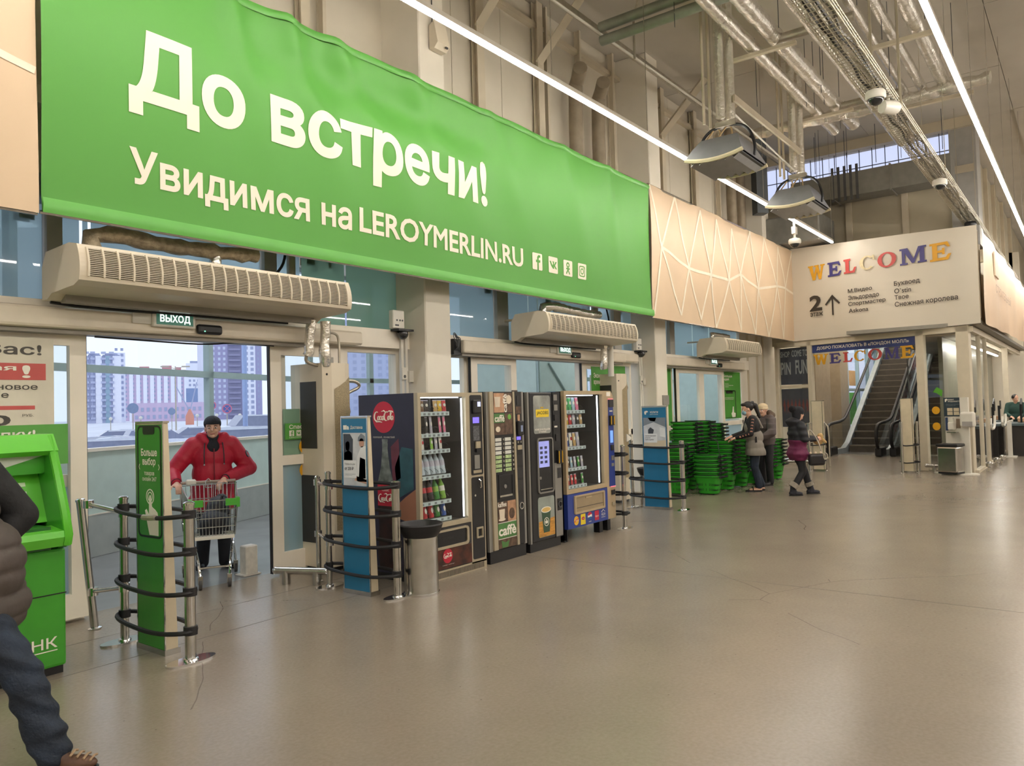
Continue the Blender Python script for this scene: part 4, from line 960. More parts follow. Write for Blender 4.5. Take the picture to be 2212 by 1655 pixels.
wall_poster(13.42, 14.3, .9, 2.4, 'narrow green poster beside the second column, left of the far closed door', [('ГРАФИК\nНЕДЕЛЕ', .1, .75, .78, .9, .02), ('на этой', .2, .7, .68, .71, 0)])
wall_poster(11.05, 11.7, 1.25, 2.3, 'green poster on the right leaf of the middle door', [('Экономьте\nвремя', .1, .8, .7, .9, .02)], y=6.68)
wall_poster(11.78, 12.4, .9, 2.35, 'green poster on fixed glass behind the far standing air curtain', [('для вас', .1, .6, .8, .86, .02)])
tag(G().prism([(8.86, 1.55), (8.94, 1.55), (8.97, 1.9), (8.83, 1.9)], 6.68, 6.685).done('cup_sticker', mat('cup_brown', '4a4039', .5)), 'dark coffee cup sticker on the left leaf of the middle door', 'sticker')
tag(G().box(13.05, 13.3, 6.36, 6.38, 1.62, 1.8).done('notice_plate', mat('notice_grey', '8f8a82', .5)), 'small grey notice plate on the second column', 'sign')
# ============================================================ STANDS AND BARRIERS
CRM = mat('stand_cream', 'cfc1a5', .45, var=.07)
def stand(x, y, w, h, m, nm, label, d0=.09, d1=.035, col=CRM):
    """information stand whose face looks to -X; local x runs to -Y"""
    t = thing(nm, label, 'stand', (x, y, 0), -PI/2, None)
    # local: x along width, -y the viewer side (world -X)
    def sec(z): return d0+(d1-d0)*z/h
    G().prism([(0, .03), (sec(0), .03), (sec(h), h), (0, h)], 0, w, 'x').done('body', col, t)
    G().box(.006, w-.006, -.004, 0, .04, h-.01).done('face_panel', m, t)
    G().box(-.006, w+.006, -.006, sec(h)+.006, h, h+.014).done('top_cap', STEEL, t)
    for a in (-.004, w-.006): G().box(a, a+.01, -.008, 0, .03, h).done('edge_profile', STEEL, t)
    G().box(-.01, w+.01, -.012, d0+.012, 0, .04).done('foot', STEEL, t)
    return t
BLUEP = mat('stand_blue', '23739c', .4, var=.04)
k1 = stand(2.81, 5.555, .37, 1.61, mat('stand_green', '3f8f35', .4, var=.04), 'phone_stand', 'green information stand printed with a phone, inside the nearest barrier')
o = rrect(.02, .35, .8, 1.595, .045); i = rrect(.034, .336, .814, 1.581, .035); g = G()
for k in range(len(o)): j = (k+1) % len(o); g.prism([o[k], o[j], i[j], i[k]], -.004, -.006)
g.done('phone_outline', BLACK, k1); G().prism(rrect(.1, .26, 1.53, 1.59, .02), -.004, -.0065).done('phone_notch', BLACK, k1)
txt('Больше\nвыбор', .075, .295, 1.3, 1.43, -.005, WHITE, k1, bold=.03, align='CENTER', lh=.95)
txt('товаров\nонлайн 24/7', .09, .285, 1.2, 1.265, -.005, WHITE, k1, bold=.015, align='CENTER')
txt('‹', .04, .06, 1.28, 1.32, -.005, WHITE, k1); txt('›', .31, .33, 1.28, 1.32, -.005, WHITE, k1)
hd = G().prism([(.18, .82), (.3, .82), (.3, .93), (.29, .98), (.26, 1.0), (.235, 1.01), (.215, 1.02), (.205, 1.08), (.2, 1.1), (.185, 1.1), (.178, 1.08), (.175, .96), (.14, 1.0), (.12, .99), (.15, .9)], -.004, -.006)
hd.done('hand_print', WHITE, k1)
for r in (.035, .055):
    g = G(); a = disc(.19, 1.09, r, 0, 20); b = disc(.19, 1.09, r-.008, 0, 20)
    for k in range(20): j = (k+1) % 20; g.prism([a[k], a[j], b[j], b[k]], -.004, -.005)
    g.done('touch_ring', WHITE, k1)
k2 = stand(4.72, 5.555, .35, 1.6, BLUEP, 'delivery_stand', 'blue delivery stand with photo of two workers, inside the second barrier')
txt('Доставка', .125, .29, 1.49, 1.525, -.005, WHITE, k2, bold=.015)
G().box(.03, .075, -.006, -.004, 1.49, 1.53).prism([(.08, 1.49), (.105, 1.49), (.105, 1.51), (.095, 1.522), (.08, 1.522)], -.004, -.006).done('truck_icon', WHITE, k2)
PH = mat('photo_pale', 'c9cdd0', .4, var=.12, scale=9); SK = mat('photo_skin', 'c79c86', .5); PD = mat('photo_dark', '3d4148', .4); PO = mat('photo_grey', '7e8790', .45); PW = mat('photo_white', 'e4e6e6', .45)
G().box(.02, .33, -.006, -.004, .98, 1.46).done('photo', PH, k2)
for nm, m, poly in (('photo_window', PD, [(.03, 1.2), (.15, 1.2), (.16, 1.4), (.12, 1.45), (.03, 1.45)]), ('photo_man', PW, [(.03, 1.18), (.15, 1.18), (.14, 1.28), (.1, 1.3), (.04, 1.28)]), ('photo_face', SK, disc(.085, 1.33, .028, 0, 12, .035)), ('photo_cap', PO, [(.055, 1.34), (.115, 1.34), (.115, 1.37), (.09, 1.385), (.06, 1.37)]), ('photo_worker', PW, [(.2, 1.02), (.33, 1.02), (.33, 1.34), (.27, 1.34), (.21, 1.24)]), ('photo_bib', PO, [(.23, 1.05), (.32, 1.05), (.32, 1.22), (.25, 1.24)]), ('photo_head', SK, disc(.275, 1.37, .033, 0, 12, .042)), ('photo_hat', PO, [(.225, 1.385), (.32, 1.385), (.32, 1.43), (.27, 1.455), (.23, 1.42)]), ('photo_arm', SK, [(.17, 1.03), (.33, 1.0), (.33, 1.04), (.2, 1.07)]), ('photo_card', PW, [(.035, 1.05), (.2, 1.05), (.2, 1.21), (.035, 1.21)])):
    G().prism(poly, -.006, -.0075 if 'card' not in nm else -.009).done(nm, m, k2)
txt('Товары на дом', .045, .185, 1.165, 1.185, -.0095, PD, k2); txt('от 250 ₽', .045, .165, 1.12, 1.15, -.0095, PD, k2, bold=.02)
txt('Подробности у сотрудников\nна стойке доставки', .045, .19, 1.07, 1.09, -.0095, PO, k2)
k3 = stand(10.95, 5.71, .42, 1.6, BLUEP, 'services_stand', 'blue services stand with photo of a room, inside the far barrier by the baskets')
txt('УСЛУГИ', .14, .28, 1.5, 1.53, -.005, WHITE, k3, bold=.02); txt('ремонт и монтаж', .14, .28, 1.47, 1.485, -.005, WHITE, k3)
G().prism([(.05, 1.48), (.07, 1.48), (.075, 1.51), (.11, 1.52), (.09, 1.54), (.05, 1.535), (.04, 1.51)], -.004, -.006).done('tap_icon', WHITE, k3)
G().box(.02, .4, -.006, -.004, .98, 1.43).done('photo', PH, k3)
for nm, m, poly in (('photo_ceiling', PO, [(.02, 1.3), (.2, 1.36), (.4, 1.28), (.4, 1.43), (.02, 1.43)]), ('photo_lamp', PW, [(.1, 1.43), (.25, 1.43), (.22, 1.37), (.14, 1.38)]), ('photo_window', PW, [(.3, 1.14), (.39, 1.12), (.39, 1.26), (.3, 1.28)]), ('photo_figure', PD, [(.1, 1.16), (.18, 1.16), (.2, 1.24), (.14, 1.28), (.1, 1.24)]), ('photo_floor', CRM, [(.02, .98), (.4, .98), (.4, 1.08), (.02, 1.05)]), ('photo_card', PW, [(.03, 1.04), (.25, 1.04), (.25, 1.18), (.03, 1.18)])):
    G().prism(poly, -.006, -.0075 if 'card' not in nm else -.009).done(nm, m, k3)
txt('Сезонные предложения\nот мастеров\nУзнайте подробнее', .045, .23, 1.07, 1.16, -.0095, PD, k3)
s4 = stand(18.3, 5.2, .24, 1.6, CRM, 'white_stand', 'plain cream stand behind posts left of the escalator opening', .16, .16); s5 = stand(18.42, 3.36, .22, 1.6, CRM, 'white_stand', 'plain cream stand behind posts right of the escalator opening', .16, .16)
# barrier posts
def post_(nm, x, y, label, h=1.08, r=.028, rot=0, square=False, foot=True, lean=None, hoopz=(), group='steel barrier posts', big=1):
    t = thing(nm, label, 'post', (x, y, 0), rot, group)
    if square:
        g = G(); p = []
        for k in range(16):
            a = 2*PI*k/16; q = r*(1.05 if k % 4 else .86); p.append((q*math.cos(a), q*math.sin(a)))
        g.prism(p, .02, h, 'z'); g.done('pole', STEEL, t)
    else: G().lathe([(r, .02), (r, h)], seg=16).done('pole', STEEL, t, True)
    G().lathe([(r*1.15, h-.012), (r*1.15, h+.004), (r*.7, h+.014)], seg=16).done('cap', CHROME, t, True)
    if foot:
        f = [(.16*big*math.cos(2*PI*k/24), .075*big*math.sin(2*PI*k/24)) for k in range(24)]
        G().prism(f, 0, .014, 'z').done('foot_plate', CHROME, t)
        G().lathe([(r*1.5, .014), (r*1.4, .024), (r, .03)], seg=16).done('foot_collar', CHROME, t, True)
    else: G().lathe([(r*1.7, 0), (r*1.7, .01), (r*1.1, .018)], seg=16).done('foot_collar', CHROME, t, True)
    for z in hoopz: G().lathe([(r*1.35, z-.028), (r*1.35, z+.028)], seg=16).done('rubber_clamp', RUB, t, True)
    if lean: t.rotation_euler = lean
    return t
HZ = (.99, .74, .47, .21)
post_('barrier_post', 2.82, 5.78, 'steel barrier post left of the green phone stand', 1.06, .03, 0, False, hoopz=HZ, big=1.1)
post_('barrier_post', 2.84, 4.92, 'grooved steel barrier post right of the green phone stand', 1.06, .034, 0, True, hoopz=HZ, big=1.1)
p = post_('barrier_post', 2.86, 6.34, 'leaning steel barrier post nearest the cash machine', 1.02, .03, 0, False, foot=False, lean=(R(-4), R(-4), 0))
def rail(nm, label, a, b, r=.02, dz=0):
    t = thing(nm, label, 'rail', (0, 0, 0)); a, b = V(a), V(b)
    G().cyl(a, b, r, seg=12).done('bar', STEEL, t)
    for q in (a, b): G().lathe([(.038, q.z-.03), (.038, q.z+.03)], (q.x, q.y, 0), seg=14).done('joint_collar', CHROME, t, True)
    return t
rail('barrier_rail', 'upper steel rail from the leaning post to the post by the green stand', (2.79, 6.27, .99), (2.82, 5.78, .95), .017)
rail('barrier_rail', 'lower steel rail from the leaning post to the post by the green stand', (2.84, 6.32, .3), (2.82, 5.78, .4), .017)
def hoop(label, x, ya, yb, z, dx, group, r=.016, dz=.03, side=1):
    """closed rubber hoop round two posts and the stand between them"""
    P = [(x-.045, ya+.035, z), (x-dx*.75, ya-.06, z-.01), (x-dx, (ya+yb)/2+.1, z-dz*.6), (x-dx*.9, yb+.2, z-dz), (x-.04, yb-.03, z-dz*.3), (x+.045, yb-.03, z), (x+dx*.8, yb+.15, z), (x+dx, (ya+yb)/2, z), (x+dx*.7, ya-.1, z), (x+.045, ya+.035, z)]
    o = G().tube(P, r, 8, closed=True, sm=2).done('rubber_hoop', RUB, None, True); tag(o, label, 'rope', group); return o
NM = ('topmost', 'second', 'third', 'lowest')
for k, z in enumerate(HZ): hoop('%s black rubber hoop round the green phone stand' % NM[k], 2.83, 5.78, 4.92, z, .13, 'black rubber hoops of the barriers')
t = tag(G().tube([(2.69, 5.24, .967), (2.695, 5.17, .968), (2.71, 5.12, .97)], .02, 8).done('grey_tape', GALV), 'grey tape patch on the topmost hoop round the green phone stand', 'tape')
post_('barrier_post', 4.78, 5.84, 'steel barrier post left of the blue delivery stand', 1.08, .026, 0, False, hoopz=HZ)
post_('barrier_post', 4.82, 4.97, 'grooved steel barrier post right of the blue delivery stand, before the cola machine', 1.02, .034, 0, True, hoopz=HZ)
post_('barrier_post', 4.88, 6.12, 'slim steel post in front of the near standing air curtain', 1.02, .024, 0, False, foot=False)
rail('barrier_rail', 'upper steel rail left of the blue delivery stand', (4.88, 6.12, .97), (4.79, 5.84, .95), .015)
rail('barrier_rail', 'lower steel rail left of the blue delivery stand', (4.88, 6.12, .47), (4.79, 5.84, .42), .015)
for k, z in enumerate(HZ): hoop('%s black rubber hoop round the blue delivery stand' % NM[k], 4.8, 5.84, 4.97, z, .14, 'black rubber hoops of the barriers')
def bump(x0, y0, x1, y1, label, r=.035, h=.13):
    t = thing('floor_bumper_rail', label, 'rail', (0, 0, 0)); a, b = V((x0, y0, h)), V((x1, y1, h)); d = (b-a)
    G().cyl(a, b, r, seg=14).done('bar', STEEL, t, True)
    for f in (.2, .8): q = a+d*f; G().cyl((q.x, q.y, 0), (q.x, q.y, h), r*1.1, seg=14).done('leg', STEEL, t, True)
    for q in (a, b): G().sph(q, r*1.05, 12, 8).done('end_cap', CHROME, t, True)
    return t
bump(4.6, 6.42, 4.82, 5.93, 'low steel bumper rail on the floor left of the blue delivery stand')
post_('barrier_post', 10.98, 5.07, 'steel barrier post right of the services stand', 1.06, .034, 0, True, hoopz=HZ)
post_('barrier_post', 10.98, 5.94, 'steel barrier post left of the services stand', 1.06, .026, 0, False, hoopz=HZ)
for k, z in enumerate(HZ): hoop('%s black rubber hoop round the blue services stand' % NM[k], 10.98, 5.94, 5.07, z, .12, 'black rubber hoops of the barriers')
post_('barrier_post', 9.04, 5.02, 'steel barrier post at the right end of the last vending machine', 1.1, .03, 0, True, hoopz=HZ)
post_('barrier_post', 9.15, 5.95, 'steel barrier post hidden behind the last vending machine', 1.1, .03, 0, True, hoopz=HZ)
for k, z in enumerate(HZ): hoop('%s black rubber hoop behind the last vending machine' % NM[k], 9.1, 5.95, 5.02, z, .07, 'black rubber hoops of the barriers')
for k, (x, y, s) in enumerate(((18.2, 5.25, 'left'), (18.3, 3.35, 'right'))):
    for q, (dx, dy) in enumerate(((-.06, -.02), (.2, -.28))):
        post_('barrier_post', x+dx, y+dy, '%s slim chrome post at the %s cream stand by the escalators' % (('front', 'rear')[q], s), 1.1, .03, foot=False)
    for j, z in enumerate((.62, .25)): hoop('%s black strap round the %s cream stand by the escalators' % (('upper', 'lower')[j], s), x+.09, y+.02, y-.3, z, .16, 'black straps round the cream stands', .014)
bump(19.05, 6.5, 19.35, 5.35, 'low steel bumper rail at the left pane of the glass wall', .04, .14)
bump(18.75, 2.95, 18.62, 2.2, 'low steel bumper rail at the right pane of the glass wall', .04, .14)
for k, (x, y) in enumerate(((19.35, 1.84), (20.63, 1.81), (21.49, 1.78))):
    t = thing('floor_bollard', '%s of three small steel bollards along the side glass' % ('nearest', 'middle', 'farthest')[k], 'bollard', (x, y, 0), 0, 'small bollards along the side glass')
    G().lathe([(.03, 0), (.03, .08), (.07, .1), (.075, .17), (.05, .2), (.01, .21)], seg=14).done('body', STEEL, t, True); G().lathe([(.06, 0), (.06, .008)], seg=14).done('flange', CHROME, t)
t = thing('crowd_barrier', 'thin grey tubular barrier behind the left glass pane', 'barrier', (19.75, 5.9, 0), R(-95))
G().tube([(0, 0, 0), (0, 0, .95), (.08, 0, 1.05), (.62, 0, 1.05), (.7, 0, .95), (.7, 0, 0)], .018, 8, sm=1).done('frame', GALV, t, True)
for k in range(4): G().tube([(.14+.14*k, 0, .2), (.14+.14*k, 0, 1.04)], .01, 6).done('bar', GALV, t)
G().tube([(0, 0, .2), (.7, 0, .2)], .012, 6).done('lower_rail', GALV, t)
# ============================================================ BINS
def bin_(x, y, label, r=.15, h=.62):
    t = thing('waste_bin', label, 'bin', (x, y, 0))
    G().lathe([(r, .0), (r, h-.08)], seg=28).done('body', STEEL, t, True)
    G().lathe([(r*1.05, 0), (r*1.05, .02)], seg=28).done('base_ring', CHROME, t, True)
    G().lathe([(r*.95, h-.12), (r*1.2, h-.06), (r*1.32, h), (r*1.28, h+.012), (r*1.18, h), (r*.7, h-.1), (r*.1, h-.11)], seg=28, cap=False).done('funnel_lid', BLACK, t, True)
    return t
bin_(5.05, 4.9, 'steel cylinder bin with black funnel lid between delivery stand and cola machine', .155)
bin_(11.15, 5.72, 'steel cylinder bin with black rim behind the services stand', .15, .62)
t = thing('waste_bin', 'square brushed steel bin with black lid by the sanitizer stand', 'bin', (18.27, 2.42, .026), wa)
G().box(-.2, .2, -.17, .17, .03, .56, bev=.03, seg=2).done('body', STEEL, t); G().box(-.19, .19, -.16, .16, 0, .04).done('plinth', BLACK, t); G().box(-.215, .215, -.185, .185, .56, .62, bev=.02, seg=2).done('lid', BLACK, t)
# sanitizer stand
t = thing('sanitizer_stand', 'white sanitizer stand with repair notice and two dispensers by the square bin', 'stand', (18.45, 2.35, 0), wa)
G().prism([(.44*math.cos(a*PI/12), .24*math.sin(a*PI/12)) for a in range(24)], 0, .025, 'z').done('base_plate', PWHITE, t)
pb = G().box(-.28, .1, .2, .225, .3, 1.55).done('back_panel', PWHITE, t)
G().box(-.29, .09, .19, .2, 1.2, 1.6).done('notice', mat('notice_dark', '2b3a44', .45), pb)
for a in range(4): G().box(-.22+(a % 2)*.13, -.11+(a % 2)*.13, .187, .19, 1.23+(a//2)*.08, 1.3+(a//2)*.08).done('notice_cell', CRM, pb)
txt('РЕМОНТ\nПРОДОЛЖАЕТСЯ', -.2, .06, 1.5, 1.57, .188, WHITE, pb, bold=.01); txt('Приносим извинения\nза неудобства', -.24, .05, 1.42, 1.47, .188, PO, pb)
G().prism([(-.26, 1.51), (-.24, 1.51), (-.22, 1.55), (-.2, 1.54), (-.22, 1.58), (-.26, 1.57)], .19, .187).done('hammer_icon', WHITE, pb)
G().box(-.27, -.22, .19, .2, .9, 1.18).done('blue_tag', mat('tag_blue', '2c3f63', .5), pb); G().box(-.05, .09, .19, .2, .95, 1.15).done('photo_tag', mat('tag_brown', '7b6a58', .5), pb)
dz = G().box(-.17, -.05, .06, .19, .92, 1.08, bev=.015).prism([(-.16, 1.08), (-.06, 1.08), (-.08, 1.17), (-.14, 1.17)], .1, .17).done('pump_dispenser', PWHITE, t); G().box(-.18, .0, .04, .18, .86, .875).done('drip_tray', STEEL, dz)
G().box(.1, .26, .05, .1, .02, 1.6).done('pole', PWHITE, t)
G().box(.14, .42, -.1, .05, .98, 1.3, bev=.05, seg=3).done('towel_dispenser', PWHITE, t); G().box(.2, .4, -.105, -.1, 1.0, 1.1).done('dispenser_window', mat('smoke_window', 'a9a4a0', .2), t)
# ============================================================ VENDING MACHINES
MB = mat('machine_black', '1d1d20', .35, var=.1); MF = mat('machine_champagne', 'b3a78f', .38, .35, var=.06); MG = mat('machine_grey', '8d8a84', .4, .3)
MNAV = mat('machine_navy_print', '2b2a3f', .45, var=.08); MDK = mat('machine_dark', '2a292b', .4)
CIN = mat('cabinet_inner', '3b3a3a', .6); SHELFW = mat('shelf_strip', 'c5d3d6', .4)
COLA = mat('cola_red', 'c0203a', .45, var=.03)
MGL = glassmat('machine_glass', 'f2f6f6', .9)
STRIPL = bpy.data.materials.new('machine_light'); STRIPL.use_nodes = True
_b = STRIPL.node_tree.nodes['Principled BSDF']; _b.inputs['Emission Color'].default_value = (.93, .96, 1, 1); _b.inputs['Emission Strength'].default_value = 3
MX = 5.14
def carcass(t, w, h, d, wx0, wx1, wz0, wz1, m, inner=CIN, cav=.55, base=.0):
    """hollow cabinet with a front opening wx0..wx1, wz0..wz1"""
    g = G()
    g.box(0, wx0, .02, d, base, h).box(wx1, w, .02, d, base, h).box(wx0, wx1, .02, d, base, wz0).box(wx0, wx1, .02, d, wz1, h).box(wx0, wx1, .02+cav, d, wz0, wz1)
    o = g.done('cabinet', m, t)
    e = .002
    G().box(wx0+e, wx1-e, .015+cav, .02+cav-e, wz0+e, wz1-e).box(wx0+e, wx0+2*e, .04, .02+cav, wz0, wz1).box(wx1-2*e, wx1-e, .04, .02+cav, wz0, wz1).box(wx0, wx1, .04, .02+cav, wz0+e, wz0+2*e).box(wx0, wx1, .04, .02+cav, wz1-2*e, wz1-e).done('cavity_lining', inner, o)
    return o
ITEM = []     # (thing-builder helpers for goods)
def goods_mat(c): return mat('wrap_'+c, c, .3, var=.12, scale=25)
CNAME = {'c8303a': 'red', 'e8e4da': 'white', '7a5a42': 'brown', '3f8f3a': 'green', 'd9b02a': 'yellow', '2f56a8': 'blue', 'c9a46a': 'golden', 'd98a30': 'orange', '3a3030': 'dark brown', 'b9b5c4': 'silver', '8ec04a': 'lime', 'e07a9a': 'pink', '33302f': 'black', '4fb86a': 'mint', 'a8c8d8': 'pale blue'}
ORD = ('first', 'second', 'third', 'fourth', 'fifth', 'sixth', 'seventh', 'eighth')
_pm = {}
def packet(x, y, z, w, h, c, label, group, kind='bag', tilt=0):
    key = (kind, round(w, 3), round(h, 3), c)
    if kind in ('bag', 'bar'):
        t = thing('snack_bag' if kind == 'bag' else 'chocolate_bar', label, 'snack' if kind == 'bag' else 'sweet', (x, y, z), 0, group)
        if key not in _pm:
            n = 6; d = w*.32 if kind == 'bag' else .014
            g = G()
            def f(u, v, s):
                e = (1-(2*u-1)**4)*(1-(2*v-1)**6); return (w*(u-.5), s*d*.5*e, h*v)
            g.grid(lambda u, v: f(u, v, -1), n, 6).grid(lambda u, v: f(u, v, 1), n, 6)
            a = g.mesh('film', goods_mat(c), True)
            b = G().box(-w*.5, w*.5, -.002, .002, h*.96, h*1.03).box(-w*.5, w*.5, -.002, .002, -.002, h*.04).mesh('sealed_edge', goods_mat('b9b5c4'))
            lb = G().prism(disc(0, h*.58, w*.3, 0, 10, h*.14), -d*.5-.001, -d*.5-.002).mesh('print', goods_mat('e8e4da' if c not in ('e8e4da',) else 'c8303a'))
            _pm[key] = (a, b, lb)
        a, b, lb = _pm[key]
        put('film', a, t); put('sealed_edge', b, t); put('print', lb, t)
    elif kind == 'bottle':
        t = thing('drink_bottle', label, 'bottle', (x, y, z), 0, group)
        if key not in _pm:
            r = w*.5
            cl = c in ('a8c8d8',)
            a = G().lathe([(r*.8, 0), (r, h*.04), (r*.95, h*.3), (r, h*.5), (r, h*.62), (r*.45, h*.86), (r*.38, h*.93)], seg=12).mesh('bottle_body', mat('pet_clear', 'c9d6df', .08, var=.15) if cl else goods_mat(c), True)
            lab = G().lathe([(r*1.01, h*.36), (r*1.01, h*.6)], seg=12, cap=False).mesh('bottle_label', goods_mat({'a8c8d8': 'b9b5c4', '3a3030': 'c8303a', '3f8f3a': '8ec04a', '8ec04a': 'e8e4da'}.get(c, 'e8e4da')))
            cp = G().lathe([(r*.45, h*.92), (r*.45, h)], seg=10).mesh('bottle_cap', goods_mat({'a8c8d8': '2f56a8', '3a3030': 'c8303a', '3f8f3a': '3f8f3a', '8ec04a': '4fb86a'}.get(c, 'e8e4da')))
            _pm[key] = (a, lab, cp)
        for nm, me in zip(('bottle_body', 'bottle_label', 'bottle_cap'), _pm[key]): put(nm, me, t)
    else:
        t = thing('drink_can', label, 'can', (x, y, z), 0, group)
        if key not in _pm:
            r = w*.5
            _pm[key] = (G().lathe([(r*.8, 0), (r, h*.06), (r, h*.9), (r*.82, h)], seg=12).mesh('can_body', goods_mat(c), True), G().lathe([(r*.8, h), (r*.76, h*1.01), (r*.7, h*.98)], seg=12).mesh('can_lid', STEEL), G().prism(disc(0, h*.5, r*.5, 0, 8, h*.2), -r*1.01, -r*.9).mesh('print', goods_mat('e8e4da')))
        for nm, me in zip(('can_body', 'can_lid', 'print'), _pm[key]): put(nm, me, t)
    if tilt: t.rotation_euler.x = tilt
    return t
_sp = {}
def spiral(t, x, y, z, r=.032):
    if 's' not in _sp:
        P = [(r*math.cos(k*PI/5), .02+.036*k/10*3, r+r*math.sin(k*PI/5)) for k in range(31)]
        _sp['s'] = G().tube(P, .0022, 4).mesh('spiral', BLACK)
    put('spiral', _sp['s'], t, (x, y, z))
def tray(t, x0, x1, y0, y1, z, n, tags=True):
    o = G().box(x0, x1, y0, y1, z-.012, z).done('tray', MG, t)
    G().box(x0, x1, y0-.006, y0, z-.035, z+.004).done('price_strip', SHELFW, o)
    for k in range(n):
        xx = x0+(x1-x0)*(k+.5)/n; G().box(xx-.018, xx+.012, y0-.008, y0-.006, z-.028, z-.006).done('price_tag', mat('tag_ink', '7d8388', .5), o)
# ---------------- machine 1: drinks and snacks
m1 = thing('snack_machine', 'dark drink and snack vending machine with red cola disc, first in the row', 'vending machine', (5.28, MX, 0))
w, h, d = .95, 1.815, .8
carcass(m1, w, h, d, .02, .70, .53, 1.78, MNAV, base=.07)
G().frame(-.01, .73, .5, 1.815, .04, -.03, .02, wb=.045).done('door_frame', MF, m1)
G().box(.03, .69, -.012, -.009, .545, 1.775).done('glass_pane', MGL, m1)
for x in (.66,): G().box(x-.006, x+.006, .0, .012, .56, 1.76).done('light_strip', STRIPL, m1)
G().box(.05, .68, .06, .09, 1.765, 1.775).done('top_light', STRIPL, m1)
G().box(.44, .47, .25, .28, .55, 1.77).done('lift_rail', mat('rail_perforated', '5a5b5e', .4, .5, var=.4, scale=80), m1)
G().box(.73, .96, -.03, .02, .07, 1.815).done('side_frame', MF, m1)
pn = G().prism(rrect(.75, .94, .965, 1.79, .02), -.034, -.03).done('control_panel', MB, m1)
G().prism(rrect(.75, .94, .11, .945, .02), -.034, -.03).done('service_door', MB, m1)
G().box(.78, .91, -.06, -.034, 1.6, 1.74, bev=.01).done('card_reader', BLACK, pn); G().box(.84, .89, -.062, -.06, 1.67, 1.72).done('reader_screen', mat('screen_pale', 'b9c0e0', .2, emit=.7), pn)
G().box(.79, .89, -.036, -.034, 1.5, 1.56).done('display', mat('screen_violet', '6a5ce0', .2, emit=1.2), pn)
G().box(.79, .89, -.036, -.034, 1.32, 1.47).done('instruction_plate', mat('instruction_print', '55565a', .5, var=.5, scale=70), pn)
G().box(.82, .89, -.05, -.034, 1.24, 1.31).done('coin_slot', MF, pn); G().box(.82, .89, -.055, -.034, 1.2, 1.235).done('coin_button', BLACK, pn)
G().box(.8, .88, -.04, -.034, 1.03, 1.17).done('keypad', MG, pn); G().box(.78, .91, -.038, -.034, .985, 1.015).done('name_plate', MF, pn)
G().tube([(.865, -.036, .92), (.87, -.055, .9), (.875, -.055, .84), (.86, -.05, .83)], .009, 6).done('lock_handle', CHROME, m1)
G().cyl((.79, -.045, .76), (.79, -.034, .76), .012).done('lock', CHROME, m1)
G().frame(.8, .9, .32, .43, .016, -.05, -.034).done('return_cup', MF, m1)
lp = G().box(-.01, .73, -.028, .02, .09, .495).done('lower_panel', MDK, m1)
o = rrect(.04, .68, .29, .475, .04); i = rrect(.07, .65, .315, .455, .025); g = G()
for k in range(len(o)): j = (k+1) % len(o); g.prism([o[k], o[j], i[j], i[k]], -.045, -.028)
g.done('tray_frame', MF, lp); G().prism(i, -.034, -.028).done('tray_flap', BLACK, lp)
txt('TOLKAT · PUSH · 推', .25, .5, .375, .4, -.0345, MDK, lp) if False else txt('PUSH', .3, .44, .37, .4, -.0345, MDK, lp)
AMB = mat('cola_amber_print', '4a2115', .4, var=.7, scale=9)
G().box(-.008, .728, -.031, -.028, .095, .285).done('amber_print', AMB, lp)
G().prism(disc(.36, .215, .07, 0, 28), -.031, -.034).done('red_disc', COLA, lp)
# cola lettering as pen strokes
def script(par, cx, cz, s, y, m, ax='y', conv=None):
    """hand-drawn flowing lettering for the red disc"""
    st = []
    def arc(x, z, rx, rz, a0, a1, n=10): return [(x+rx*math.cos(R(a0+(a1-a0)*k/n)), z+rz*math.sin(R(a0+(a1-a0)*k/n))) for k in range(n+1)]
    def C_(x): return arc(x, 0, .23, .34, 60, 300)
    def o_(x): return arc(x, -.14, .09, .14, 0, 360)
    def c_(x): return arc(x, -.14, .1, .14, 50, 310)
    def a_(x): return arc(x, -.14, .1, .14, 40, 360)+[(x+.1, 0), (x+.09, -.26), (x+.16, -.26)]
    def l_(x): return [(x-.06, -.2), (x+.05, .2), (x+.03, .38), (x-.03, .3), (x-.01, -.2), (x+.06, -.28)]
    st = [C_(-.75), o_(-.5), c_(-.28), a_(-.05), C_(.33), o_(.6), l_(.78), a_(.95)]
    st.append([(-.88, -.28), (-.7, -.42), (-.4, -.4), (-.1, -.46)]); st.append([(.2, .3), (.0, .42), (-.25, .36)]); st.append([(.36, .28), (.6, .38), (.95, .34), (1.02, .26)])
    g = G()
    for P in st:
        Q = [(cx+(u+.12*v)*s, y, cz+(v)*s) for u, v in P]
        if conv: Q = [conv(q) for q in Q]
        n = len(Q); g.tube(Q, [s*(.03+.03*math.sin(PI*k/max(1, n-1))) for k in range(n)], 5)
    return g.done('script_lettering', WHITE, par)
script(lp, .355, .22, .055, -.035, WHITE)
txt('попробуй... почувствуй', .28, .45, .125, .135, -.032, WHITE, lp)
# base grille
bs = G().box(-.015, .965, -.03, .0, .0, .085).done('base_grille', MF, m1)
gm = G().box(-.004, .004, -.033, -.03, .012, .068).mesh('grille_slot', MDK)
for k in range(44): put('grille_slot', gm, bs, (.05+k*.02, 0, 0))
G().box(.02, .93, .05, .75, .0, .07).done('plinth', BLACK, m1)
